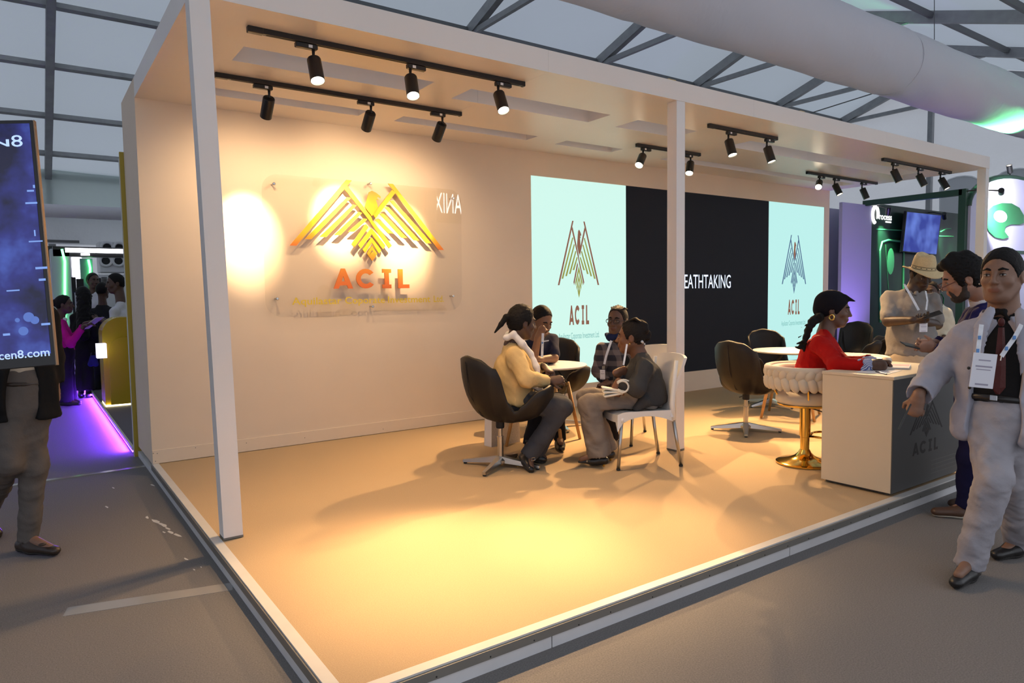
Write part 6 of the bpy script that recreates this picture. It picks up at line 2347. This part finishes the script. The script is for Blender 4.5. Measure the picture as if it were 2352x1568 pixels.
xg0 = WP(236, 800, y_a)[0]
MB().prism(arch_poly(xg0, xg0 + 1.3, GZ + 0.09, zt_, 0.22), (0, y_a + 0.55, 0), (1, 0, 0), (0, 0, 1), 0.55).build('counter_body', M_MUST2, gc)
MB().prism(arch_poly(xg0 + 0.06, xg0 + 1.2, GZ + 0.09, WP(250, 775, y_a)[2], 0.18), (0, y_a - 0.002, 0), (1, 0, 0), (0, 0, 1), 0.03).build('front_arch', M_MUST2, gc)
E_WARM = emis('led_warm_white', (1.0, 0.85, 0.45), 8.0)
MB().box((xg0, y_a - 0.03, GZ + 0.072), (xg0 + 1.3, y_a + 0.5, GZ + 0.09)).build('glow_base', E_WARM, gc)
E_BOX = emis('lightbox_white', (0.85, 0.80, 1.0), 1.5)
bx0, bx1 = WP(222, 822, 4.0), WP(243, 788, 4.0)
MB().box((bx0[0], 3.9, bx0[2]), (bx1[0], 4.08, bx1[2])).build('light_panel', E_BOX, gc)

# ------------------------------------------------------------------ background of the hall, left
M_PORT = mat('portal_silver', (0.52, 0.54, 0.58), 0.4)
E_GRN = emis('led_green', (0.12, 1.0, 0.25), 7.0)
E_COOL = emis('led_cool_white', (0.9, 0.92, 1.0), 6.0)


def rect(u0, v0, u1, v1, y, depth):
    a, b = WP(u0, v1, y), WP(u1, v0, y)
    return (min(a[0], b[0]), y, min(a[2], b[2])), (max(a[0], b[0]), y + depth, max(a[2], b[2]))


pt = empty('light_portal', tuple(WP(150, 900, 7.6) * np.array([1, 1, 0]) + np.array([0, 0, GZ])), label='silver portal column with a green light line under a dark beam', cat='portal')
lo_, hi_ = rect(126, 572, 160, 780, 7.6, 0.3)
MB().box((lo_[0], lo_[1], GZ), hi_, 0.01).build('column', M_PORT, pt)
q = [WP(142, 572, 7.59), WP(149, 600, 7.59), WP(149, 760, 7.59)]
MB().tube(q, 0.018, 8).build('green_light_line', E_GRN, pt)
lo_, hi_ = rect(122, 570, 330, 588, 7.6, 0.25)
MB().box(lo_, hi_).build('beam', M_BLACK, pt)
lo_, hi_ = rect(150, 573, 320, 579, 7.57, 0.02)
MB().box(lo_, hi_).build('white_light_line', E_COOL, pt)
lo_, hi_ = rect(186, 582, 206, 586, 7.55, 0.03)
MB().box(lo_, hi_).build('downlight', E_COOL, pt)
pq = empty('light_portal', tuple(WP(203, 900, 9.4) * np.array([1, 1, 0]) + np.array([0, 0, GZ])), label='second glass portal with a green light line farther back', cat='portal')
lo_, hi_ = rect(192, 594, 212, 760, 9.4, 0.2)
MB().box((lo_[0], lo_[1], GZ), hi_).build('column', mat('portal_glass', (0.25, 0.40, 0.40), 0.2), pq)
MB().tube([WP(203, 596, 9.38), WP(207, 615, 9.38), WP(207, 650, 9.38)], 0.02, 6).build('green_light_line', E_GRN, pq)
for i, (u0, u1, v0, v1) in enumerate(((168, 176, 590, 660), (180, 187, 588, 645), (118, 123, 627, 655))):
    lo_, hi_ = rect(u0, v0, u1, v1, 10.4, 0.05)
    o = empty('light_tube', ((lo_[0] + hi_[0]) / 2, 10.45, GZ))
    MB().box(lo_, hi_).build('tube', E_COOL, o)
    MB().box((lo_[0], 10.45, GZ), (hi_[0], 10.5, hi_[2])).build('pole', M_PORT, o)
    tag(o, ['bright white upright light tube left of the glass portal', 'taller white upright light tube beside the glass portal', 'short white light tube beside the blue screen'][i], 'light tube', 'upright light tubes')
# tent wall fittings
dk2 = empty('air_duct', tuple(WP(190, 488, 11.3)), label='thin white fabric duct along the far tent wall', cat='air duct')
MB().tube([WP(-200, 471, 11.3), WP(100, 483, 11.3), WP(400, 497, 11.3)], 0.14, 18).build('duct_sleeve', M_DUCT, dk2, True)
fr_ = empty('wall_hall_band', tuple(WP(190, 560, 11.9)), label='pale lining band on the far tent wall', kind='structure')
for (v0_, v1_, y_, m_) in ((410, 474, 12.3, M_TENTG), (505, 552, 11.95, M_TENTW)):
    lo_, hi_ = rect(-200, v0_, 420, v1_, y_, 0.05)
    MB()._add([lo_, (hi_[0], y_, lo_[2]), (hi_[0], y_, hi_[2]), (lo_[0], y_, hi_[2])], [(0, 1, 2, 3)]).build('lining', m_, fr_)
lo_, hi_ = rect(108, 552, 182, 556, 11.9, 0.05)
MB().box(lo_, hi_).build('track', M_STEELD, fr_)
ac = empty('air_conditioner', tuple(WP(250, 640, 11.2)), label='white air conditioning unit with round nozzles on the far wall', cat='air conditioner')
M_ACW = mat('unit_white', (0.70, 0.71, 0.72), 0.5)
lo_, hi_ = rect(229, 556, 310, 626, 11.2, 0.6)
MB().box(lo_, hi_, 0.02).build('casing', M_ACW, ac)
for (u, v) in ((246, 568), (274, 569), (243, 599), (272, 599)):
    c = WP(u, v, 11.19)
    MB().tube([c + np.array([0.11 * math.cos(t), -0.02, 0.11 * math.sin(t)]) for t in np.linspace(0, 2 * math.pi, 20, endpoint=False)], 0.03, 8, closed=True).build('nozzle_ring', M_ACW, ac, True)
    MB().lathe(c, [(0.095, 0.0), (0.095, 0.012)], 20, ax=(0, -1, 0)).build('nozzle', M_BLACKM, ac)
gr = MB()
for i in range(5):
    for j in range(6):
        c = WP(234 + 2.6 * i, 637 + 2.6 * j, 11.19)
        gr.box((c[0] - 0.008, c[1] - 0.01, c[2] - 0.008), (c[0] + 0.008, c[1], c[2] + 0.008))
lo_, hi_ = rect(228, 630, 310, 665, 11.2, 0.3)
MB().box((lo_[0], lo_[1], GZ), hi_).build('lower_casing', M_ACW, ac)
gr.build('grille', M_BLACKM, ac)['kind'] = 'stuff'
# counter line with green glow in the back
gb_ = empty('display_bench', tuple(WP(190, 900, 8.6) * np.array([1, 1, 0]) + np.array([0, 0, GZ])), label='dark display bench with green light lines behind the visitors', cat='bench')
lo_, hi_ = rect(100, 836, 330, 870, 8.6, 0.6)
MB().box((lo_[0], lo_[1], GZ), hi_).build('bench_body', mat('bench_dark', (0.03, 0.035, 0.035), 0.3), gb_)
MB().tube([WP(110, 861, 8.58), WP(240, 853, 8.58)], 0.022, 6).build('green_light_line', E_GRN, gb_)
MB().tube([WP(214, 830, 8.55), WP(219, 858, 8.55)], 0.018, 6).build('green_light_line', E_GRN, gb_)
lo_, hi_ = rect(100, 565, 124, 640, 9.25, 0.1)
o = MB().box((lo_[0], lo_[1], GZ), hi_).build('dark_panel', mat('panel_green_black', (0.01, 0.03, 0.028), 0.4))
tag(o, 'dark green panel left of the silver portal column', 'panel')
for i, (u0, v0, u1, v1, y) in enumerate(((160, 636, 174, 672, 8.4), (176, 640, 192, 664, 9.25), (224, 638, 232, 660, 9.3))):
    lo_, hi_ = rect(u0, v0, u1, v1, y, 0.06)
    r = empty('monitor', ((lo_[0] + hi_[0]) / 2, y, lo_[2]), label=['tilted dark monitor beside the silver column', 'dark monitor behind the long haired woman', 'dark monitor beside the grille'][i], cat='monitor', group='dark monitors in the back')
    MB().box(lo_, hi_, 0.008).build('screen', M_BLACK, r)
    MB().box(((lo_[0] + hi_[0]) / 2 - 0.02, y + 0.02, GZ), ((lo_[0] + hi_[0]) / 2 + 0.02, y + 0.05, lo_[2])).build('stand', M_BLACK, r)

# people in the back -------------------------------------------------------------------------------
sk, lp = mk_skin('deep_b', (0.09, 0.045, 0.03))
p = Person('woman in a bright pink blazer and black trousers holding papers', 9.75, dict(
    head=(148, 700), nb=(138, 732), shA=(136, 752, -0.16), shB=(140, 748, 0.16), elA=(162, 790, -0.2), wrA=(194, 748, -0.12),
    elB=(166, 782, 0.14), wrB=(196, 742, 0.08), hpA=(146, 806, -0.08), hpB=(152, 806, 0.08), knA=(150, 868, -0.08), knB=(156, 866, 0.08),
    anA=(150, 922, -0.08), anB=(158, 918, 0.08), toA=(186, 928, -0.08), toB=(186, 924, 0.08)), ground=GZ, face=facev(150, 88), head_fwd=facev(150, 80), hs=1.0)
p.body(sk, lp, hh=0.009, male=False, hands=(('A', nrm(RH + UPV * 0.3), -UPV, 1, 0.2), ('B', nrm(RH + UPV * 0.3), -UPV, -1, 0.2)))
p.top(cloth('hot_pink_wool', (0.52, 0.008, 0.26)), 'blazer', chest=(0.165, 0.13), sleeve=0.92, hem=0.0, hh=0.013, fold=0.005)
p.trousers(cloth('black_crepe', (0.012, 0.010, 0.014)), cuff=0.105, knee=0.085, thigh=0.098, hh=0.013)
p.shoe('A', M_SHOEB, hh=0.009)
p.shoe('B', M_SHOEB, hh=0.009)
hair_cap(p.h, 0.010, hh=0.009, extra=lambda F: F.ell(p.h.p(-0.115, 0, 0.03), 0.05, None, 0.02)).build('hair', M_HAIR, p.root)
F = SDF([p.J['nb']], 0.14, 0.010)
F.cap(p.J['nb'] + UPV * 0.02 - RH * 0.03, p.J['nb'] - UPV * 0.01 + RH * 0.07, 0.05, 0.03, 0.02)
F.build('collar', M_LANY, p.root)
pp = empty('paper_sheet', tuple(P(205, 742, 9.7)), label='white paper held by the woman in the pink blazer', cat='paper')
MB().obox(P(212, 742, 9.7), (0.14, 0.10, 0.002), (nrm(RH + UPV * 0.7), AH, nrm(UPV - RH * 0.7))).build('pages', M_PAPER, pp)

p = Person('woman in black with very long dark hair seen from behind', 10.5, dict(
    head=(190, 680), nb=(190, 712), shA=(172, 730), shB=(212, 730), elA=(170, 772, 0.0), wrA=(180, 800, 0.12),
    elB=(218, 772, 0.0), wrB=(216, 800, 0.1), hpA=(184, 800), hpB=(204, 800), knA=(185, 850), knB=(203, 850),
    anA=(186, 893), anB=(203, 893), toA=(188, 890, 0.15), toB=(206, 890, 0.15)), ground=GZ, face=-facev(190, 0), head_fwd=-facev(190, 20), hs=1.0)
p.body(sk, lp, hh=0.010, male=False, hands=(('A', -UPV, AH, 1, 0.4), ('B', -UPV, AH, -1, 0.4)), face=False)
p.top(cloth('black_blouse', (0.012, 0.011, 0.012)), 'top', sleeve=0.9, hh=0.014, hem=0.03)
p.trousers(cloth('black_flares', (0.012, 0.010, 0.012)), cuff=0.09, hh=0.014)
p.shoe('A', M_SHOEB, hh=0.010)
p.shoe('B', M_SHOEB, hh=0.010)


def long_hair(F):
    F.cap(p.h.p(-0.05, 0, 0.0), P(191, 770, 10.34), 0.10, 0.085, 0.03)


hair_cap(p.h, 0.02, hh=0.010, low=-0.10, extra=None).build('hair', M_HAIR, p.root)
F = SDF([p.J['head'], P(191, 780, 10.4)], 0.2, 0.012)
long_hair(F)
F.folds(0.006, 90, 3)
F.build('long_hair', M_HAIR, p.root)
hb = empty('handbag', tuple(P(216, 838, 10.3)), label='small dark blue handbag carried by the long haired woman', cat='bag')
F = SDF([P(214, 830, 10.3)], 0.2, 0.010)
F.cap(P(211, 820, 10.3), P(208, 836, 10.3), 0.03, 0.042, 0.02, sq=(AH, 1.6))
F.cap(P(217, 820, 10.3), P(220, 836, 10.3), 0.03, 0.042, 0.02, sq=(AH, 1.6))
F.cut(P(214, 842, 10.3), (0, 0, -1), 0.01)
F.build('pouch', cloth('navy_nylon', (0.03, 0.03, 0.16)), hb)
MB().tube([P(208, 822, 10.3), P(209, 812, 10.4), P(215, 803, 10.6), P(219, 812, 10.4), P(220, 822, 10.3)], 0.008, 6).build('strap', M_BLACKM, hb)

p = Person('smiling man in a white shirt behind the visitors at the back', 11.7, dict(
    head=(214, 646), nb=(213, 670), shA=(192, 686), shB=(236, 686), elA=(188, 720, -0.05), wrA=(210, 716, -0.25),
    elB=(240, 716, -0.05), wrB=(222, 712, -0.25), hpA=(206, 756), hpB=(224, 756), knA=(206, 820), knB=(224, 820),
    anA=(206, 880), anB=(224, 880), toA=(206, 886, -0.18), toB=(226, 886, -0.18)), ground=GZ, face=facev(214, 10), head_fwd=facev(214, 25), hs=1.1)
p.body(sk, lp, hh=0.010, hands=(('A', RH, -UPV, 1, 0.5), ('B', -RH, -UPV, -1, 0.5)))
p.top(cloth('white_cotton', (0.62, 0.62, 0.66)), 'shirt', sleeve=0.4, hh=0.014)
p.trousers(cloth('dark_trousers_b', (0.02, 0.02, 0.025)), hh=0.014)
p.shoe('A', M_SHOEB, hh=0.010)
p.shoe('B', M_SHOEB, hh=0.010)
hair_cap(p.h, 0.005, hh=0.010, fuzz=0).build('hair', M_HAIR, p.root)

p = Person('dark haired man in a white shirt beside the golden counter', 10.0, dict(
    head=(265, 652), nb=(278, 694), shA=(264, 716, -0.16), shB=(300, 716, 0.16), elA=(258, 760, -0.22), wrA=(236, 736, -0.1),
    elB=(262, 750, 0.2), wrB=(240, 734, 0.1), hpA=(284, 800, -0.08), hpB=(288, 800, 0.08), knA=(286, 868, -0.08), knB=(290, 868, 0.08),
    anA=(286, 930, -0.08), anB=(290, 930, 0.08), toA=(260, 936, -0.08), toB=(264, 936, 0.08)), ground=GZ, face=facev(265, -85), head_fwd=facev(265, -80) - 0.1 * UPV, hs=1.12)
p.body(sk, lp, hh=0.009, hands=(('A', nrm(-RH + UPV * 0.2), UPV, 1, 0.2), ('B', nrm(-RH + UPV * 0.2), UPV, -1, 0.2)))
p.top(cloth('white_cotton', (0.62, 0.62, 0.66)), 'shirt', sleeve=0.4, hh=0.013, chest=(0.18, 0.13))
p.trousers(cloth('dark_trousers_b', (0.02, 0.02, 0.025)), hh=0.013)
p.shoe('A', M_SHOEB, hh=0.010)
p.shoe('B', M_SHOEB, hh=0.010)
hair_cap(p.h, 0.008, hh=0.009, fuzz=0).build('hair', M_HAIR, p.root)

p = Person('man in dark clothes half hidden between the visitors and the monitors', 10.9, dict(
    head=(238, 692), nb=(236, 700), shA=(214, 718), shB=(256, 716), elA=(210, 750), wrA=(214, 772, -0.1),
    elB=(258, 750), wrB=(250, 770, -0.1), hpA=(226, 790), hpB=(244, 790), knA=(226, 850), knB=(246, 850),
    anA=(226, 906), anB=(246, 906), toA=(226, 910, 0.18), toB=(246, 910, 0.18)), ground=GZ, face=-facev(238, 0), head_fwd=-facev(238, -30), hs=1.0)
p.J['head'] = P(236, 668, 10.9)
p.h = HeadFrame(p.J['head'], -facev(238, -30), UPV, 1.0)
p.body(sk, lp, hh=0.010, hands=(('A', -UPV, AH, 1, 0.4), ('B', -UPV, AH, -1, 0.4)), face=False)
p.top(cloth('charcoal_shirt_b', (0.022, 0.022, 0.026)), 'shirt', sleeve=0.9, hh=0.014)
p.trousers(cloth('dark_trousers_b', (0.02, 0.02, 0.025)), hh=0.014)
p.shoe('A', M_SHOEB, hh=0.010)
p.shoe('B', M_SHOEB, hh=0.010)
hair_cap(p.h, 0.006, hh=0.010, fuzz=0).build('hair', M_HAIR, p.root)

# ------------------------------------------------------------------ green stand at the right
YG = 0.48
M_PURP = mat('panel_violet_light', (0.50, 0.46, 0.66), 0.35)  # white panels with the violet light put into their base colour
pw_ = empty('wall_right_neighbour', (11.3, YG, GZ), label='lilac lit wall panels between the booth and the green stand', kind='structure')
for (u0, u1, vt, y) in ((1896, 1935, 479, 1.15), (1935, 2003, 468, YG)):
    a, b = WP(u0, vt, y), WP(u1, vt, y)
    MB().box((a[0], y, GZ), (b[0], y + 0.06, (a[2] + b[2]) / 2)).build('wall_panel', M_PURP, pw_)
gs = empty('wall_green_stand', (14, YG, GZ), label='dark green graphic wall of the neighbouring stand', kind='structure')
M_GRN = bpy.data.materials.new('green_circuit_print')
M_GRN.use_nodes = True
t = M_GRN.node_tree
b = t.nodes['Principled BSDF']
b.inputs['Roughness'].default_value = 0.3
tc = t.nodes.new('ShaderNodeTexCoord')
n1 = t.nodes.new('ShaderNodeTexNoise')
n1.inputs['Scale'].default_value = 1.3
rp = t.nodes.new('ShaderNodeValToRGB')
rp.color_ramp.elements[0].color = (0.004, 0.012, 0.010, 1)
rp.color_ramp.elements[1].color = (0.015, 0.075, 0.035, 1)
rp.color_ramp.elements[0].position, rp.color_ramp.elements[1].position = 0.35, 0.7
t.links.new(tc.outputs['Object'], n1.inputs['Vector'])
t.links.new(n1.outputs[0], rp.inputs[0])
t.links.new(rp.outputs[0], b.inputs['Base Color'])
ga, gb2 = WP(2003, 468, YG), WP(2207, 488, YG)
MB().box((ga[0], YG, GZ), (gb2[0] + 0.2, YG + 0.08, 3.0)).build('graphic_panel', M_GRN, gs)
M_GLINE = mat('green_line_print', (0.10, 0.55, 0.22), 0.4)
M_GGLOW = mat('green_print', (0.05, 0.30, 0.10), 0.4)


def gl_line(pts, r_, m_, nm):
    MB().tube([WP(u, v, YG - 0.004) for u, v in pts], r_, 6).build(nm, m_, gs)


gl_line([(2022, 740), (2021, 575), (2026, 556), (2040, 551), (2068, 554), (2076, 562)], 0.02, M_GLINE, 'printed_frame')
gl_line([(2076, 562), (2074, 740)], 0.02, M_GLINE, 'printed_frame')
gl_line([(2012, 526), (2074, 529)], 0.01, M_GLINE, 'printed_trace')
gl_line([(2156, 542), (2190, 543)], 0.01, M_GLINE, 'printed_trace')
gl_line([(2160, 532), (2172, 526), (2184, 525)], 0.012, M_GLINE, 'printed_trace')
gl_line([(2148, 672), (2162, 674), (2168, 684), (2166, 706)], 0.010, M_GLINE, 'printed_trace')
gl_line([(2034, 560), (2050, 800)], 0.004, M_GGLOW, 'printed_trace')
q = WP(2046, 600, YG - 0.003)
MB().ell(q, (0.14, 0.004, 0.26), None, 16, 8).build('printed_pill', M_GLINE, gs)
E_PROC = emis('lit_white_letters', (1, 1, 1), 1.6)
a, b_ = WP(2013, 505, YG - 0.006), WP(2048, 508, YG - 0.006)
MB().text('Process', a + np.array([0, 0, 0.02]), (1, 0, 0), (0, 0, 1), 0.12, b_[0] - a[0], 0.002, bold=0.02).build('brand_lettering', E_PROC, gs)['kind'] = 'stuff'
c = WP(2010, 493, YG - 0.006)
MB().tube([c + np.array([0.10 * math.cos(w), 0, 0.15 * math.sin(w)]) for w in np.linspace(-0.4, 4.6, 18)], 0.035, 8).build('brand_letter_e', E_PROC, gs)
_q = WP(2034, 511, YG - 0.006)
MB().box(_q, _q + np.array([0.22, 0.002, 0.03])).build('brand_subtitle', E_PROC, gs)
# tv on the green wall
tv = empty('wall_television', tuple(WP(2115, 590, YG - 0.1)), label='blue lit television leaning on the dark green wall', cat='television')
E_TV = bpy.data.materials.new('tv_picture')
E_TV.use_nodes = True
t = E_TV.node_tree
b = t.nodes['Principled BSDF']
b.inputs['Base Color'].default_value = (0.01, 0.01, 0.02, 1)
tc = t.nodes.new('ShaderNodeTexCoord')
n1 = t.nodes.new('ShaderNodeTexNoise')
n1.inputs['Scale'].default_value = 2.2
rp = t.nodes.new('ShaderNodeValToRGB')
rp.color_ramp.elements[0].color = (0.03, 0.05, 0.33, 1)
rp.color_ramp.elements[1].color = (0.16, 0.26, 0.80, 1)
rp.color_ramp.elements[0].position, rp.color_ramp.elements[1].position = 0.4, 0.7
t.links.new(tc.outputs['Object'], n1.inputs['Vector'])
t.links.new(n1.outputs[0], rp.inputs[0])
t.links.new(rp.outputs[0], b.inputs['Emission Color'])
b.inputs['Emission Strength'].default_value = 0.9
cs = [WP(u, v, YG - 0.14) for u, v in ((2072, 578), (2152, 586), (2163, 493), (2082, 484))]
bk_ = [c + np.array([0, 0.05, 0]) for c in cs]
MB()._add([c * 1.0 for c in cs] + bk_, [(0, 1, 2, 3), (7, 6, 5, 4), (0, 4, 5, 1), (1, 5, 6, 2), (2, 6, 7, 3), (3, 7, 4, 0)]).build('tv_case', M_BLACK, tv)
ctv = sum(cs) / 4
ins_ = [ctv + (c - ctv) * 0.955 - np.array([0, 0.002, 0]) for c in cs]
MB()._add(ins_ + [c + np.array([0, 0.0015, 0]) for c in ins_], [(0, 1, 2, 3), (7, 6, 5, 4), (0, 4, 5, 1), (1, 5, 6, 2), (2, 6, 7, 3), (3, 7, 4, 0)]).build('picture', E_TV, tv)
MB().box(ctv + np.array([-0.1, 0.05, -0.1]), ctv + np.array([0.1, 0.139, 0.1])).build('wall_bracket', M_BLACKM, tv)
# green frame and arch sign
fr = empty('stand_frame', (12.2, -0.4, GZ), label='dark green steel frame beam and post of the neighbouring stand', cat='frame')
M_GFR = mat('dark_green_frame', (0.012, 0.055, 0.028), 0.35)
YP = -1.15
px = WP(2209, 560, YP)[0]
MB().box((px - 0.05, YP, 2.93), (px + 0.05, YG + 0.05, 3.03)).build('beam', M_GFR, fr)
MB().box((px - 0.05, YP - 0.06, GZ), (px + 0.05, YP + 0.05, 3.03)).build('post', M_GFR, fr)
ar = empty('arch_sign', (px + 1.6, YP, GZ), label='white arch wall tinted by lilac light with a big green e logo right of the far post', cat='sign')
M_ARCHW = mat('arch_lilac_light', (0.62, 0.60, 0.80), 0.4)  # white face; the lilac of its lighting is mixed into the colour
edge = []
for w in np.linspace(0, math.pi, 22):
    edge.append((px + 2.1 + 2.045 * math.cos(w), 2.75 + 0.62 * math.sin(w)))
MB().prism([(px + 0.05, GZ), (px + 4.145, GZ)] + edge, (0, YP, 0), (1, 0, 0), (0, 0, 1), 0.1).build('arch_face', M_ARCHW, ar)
MB().tube([np.array([x, YP - 0.06, z]) for x, z in edge], 0.05, 10).build('arch_rim', M_GFR, ar)
YL = YP - 0.105
M_ELOGO = grad_mat('e_logo_print', 0.0, 3.0, [(0.0, (0.02, 0.18, 0.06)), (0.75, (0.05, 0.33, 0.13)), (1.0, (0.02, 0.14, 0.05))])
epx = [(2262, 500), (2266, 484), (2280, 472), (2300, 466), (2322, 467), (2340, 477), (2350, 495), (2350, 512), (2340, 516), (2320, 515), (2308, 521), (2306, 532), (2316, 545),
       (2302, 549), (2284, 545), (2270, 532), (2263, 516)]
poly = [(WP(u, v, YL)[0], WP(u, v, YL)[2]) for u, v in epx]
MB().prism(poly, (0, YL, 0), (1, 0, 0), (0, 0, 1), 0.012).build('e_letter', M_ELOGO, ar)
c = WP(2298, 497, YL - 0.013)
c2 = WP(2313, 497, YL - 0.013)
MB().prism([(c[0] + (c2[0] - c[0]) * math.cos(w), c[2] + 0.105 * math.sin(w)) for w in np.linspace(0, 2 * math.pi, 20, endpoint=False)], (0, YL - 0.0125, 0), (1, 0, 0), (0, 0, 1), 0.003).build('e_eye', mat('logo_white', (0.85, 0.85, 0.9), 0.4), ar)
a, b_ = WP(2320, 578, YL), WP(2380, 585, YL)
MB().box((a[0], YL - 0.002, a[2] - 0.03), (b_[0], YL + 0.004, a[2] + 0.03)).build('green_line', M_GFR, ar)
M_LTD = mat('dark_text', (0.02, 0.02, 0.06), 0.5)
MB().text('EN', WP(2338, 655, YL), (1, 0, 0), (0, 0, 1), 0.08, 0.2, 0.002).build('arch_text', M_LTD, ar)['kind'] = 'stuff'


def stand_lamp(pos, aim, power, col, label, mount, cone=50, radius=0.045, L=0.15):
    pos = np.asarray(pos, float)
    d = nrm(np.asarray(aim, float) - pos)
    r = empty('arm_spotlight', tuple(pos), label=label, cat='spotlight')
    MB().tube([np.asarray(mount, float), pos * 0.3 + np.asarray(mount) * 0.7 + UPV * 0.02, pos], 0.012, 8).build('bracket', M_BLACK, r)
    MB().lathe(pos - d * 0.03, [(radius * 0.9, 0), (radius, 0.01), (radius, L), (radius * 0.9, L), (radius * 0.85, L - 0.01)], 20, ax=d).build('housing', M_BLACK, r, False)
    MB().lathe(pos + d * (L - 0.042), [(radius * 0.84, 0), (radius * 0.84, 0.003)], 18, ax=d).build('lens', M_LENS2, r)
    ld = bpy.data.lights.new('stand_beam', 'SPOT')
    ld.energy = power
    ld.color = col
    ld.spot_size = math.radians(cone)
    ld.spot_blend = 0.8
    ld.shadow_soft_size = 0.04
    lo = bpy.data.objects.new('stand_beam', ld)
    COL.objects.link(lo)
    lo.parent = r
    lo.location = d * (L + 0.0)
    lo.rotation_euler = Vector(d).to_track_quat('-Z', 'Y').to_euler()
    return r


stand_lamp((px + 0.15, YP - 0.5, 2.95), WP(2300, 500, YP), 800, (0.85, 0.85, 1.0), 'black spotlight on the green frame lighting the arch wall', (px, YP - 0.04, 2.99), cone=85)
stand_lamp((ga[0] + 0.12, YG - 0.25, 2.88), WP(2030, 560, YG), 160, (0.75, 1.0, 0.8), 'black spotlight above the lettering on the dark green wall', (ga[0] + 0.12, YG + 0.02, 2.95))
stand_lamp((14.6, YG - 0.3, 2.88), WP(2180, 580, YG), 200, (0.75, 1.0, 0.8), 'black spotlight right of the television on the green wall', (14.6, YG + 0.02, 2.95))
# violet wash on the white panels, partly put into their colour, and green wash on the duct come from lamps of the neighbouring stand
stand_lamp((11.2, -0.5, 0.0), WP(1930, 620, YG), 150, (0.40, 0.25, 1.0), 'small floor lamp washing the wall panels in violet', (11.2, -0.5, GZ + 0.001), cone=110)
stand_lamp((13.9, -1.2, 3.47), (13.4, -1.2, 4.5), 420, (0.15, 1.0, 0.35), 'upward green lamp on the neighbouring stand lighting the duct', (13.9, -1.2, 3.34), cone=95)

# person in cream behind the man in the hat
sk, lp = mk_skin('dark_c', (0.08, 0.04, 0.028))
p = Person('person in a cream top seated behind the man in the straw hat', 8.4, dict(
    head=(2140, 672), nb=(2150, 700), shA=(2132, 716, 0.1), shB=(2172, 718, -0.02), elA=(2128, 752, 0.1), wrA=(2140, 780, -0.05),
    elB=(2180, 752, 0.0), wrB=(2165, 780, -0.15), hpA=(2140, 810, 0.05), hpB=(2165, 810, 0.0), knA=(2130, 812, -0.35), knB=(2160, 815, -0.4),
    anA=(2130, 895, -0.35), anB=(2160, 895, -0.4), toA=(2128, 902, -0.5), toB=(2158, 902, -0.55)), face=facev(2150, 0), head_fwd=facev(2150, -20), hs=1.0)
p.body(sk, lp, hh=0.009, hands=(('A', -UPV, AH, 1, 0.4), ('B', -UPV, AH, -1, 0.4)))
p.top(cloth('cream_cotton', (0.62, 0.58, 0.46)), 'top', sleeve=0.9, hh=0.012, chest=(0.18, 0.14))
p.trousers(cloth('dark_trousers_b', (0.02, 0.02, 0.025)), hh=0.013)
p.shoe('A', M_SHOEB, hh=0.009)
p.shoe('B', M_SHOEB, hh=0.009)
hair_cap(p.h, 0.006, hh=0.009, fuzz=0).build('hair', M_HAIR, p.root)
g = p.pel
again(wc1, (g[0], g[1], 0), facev(2150, 0), 'white resin chair under the seated person in cream behind the hat')
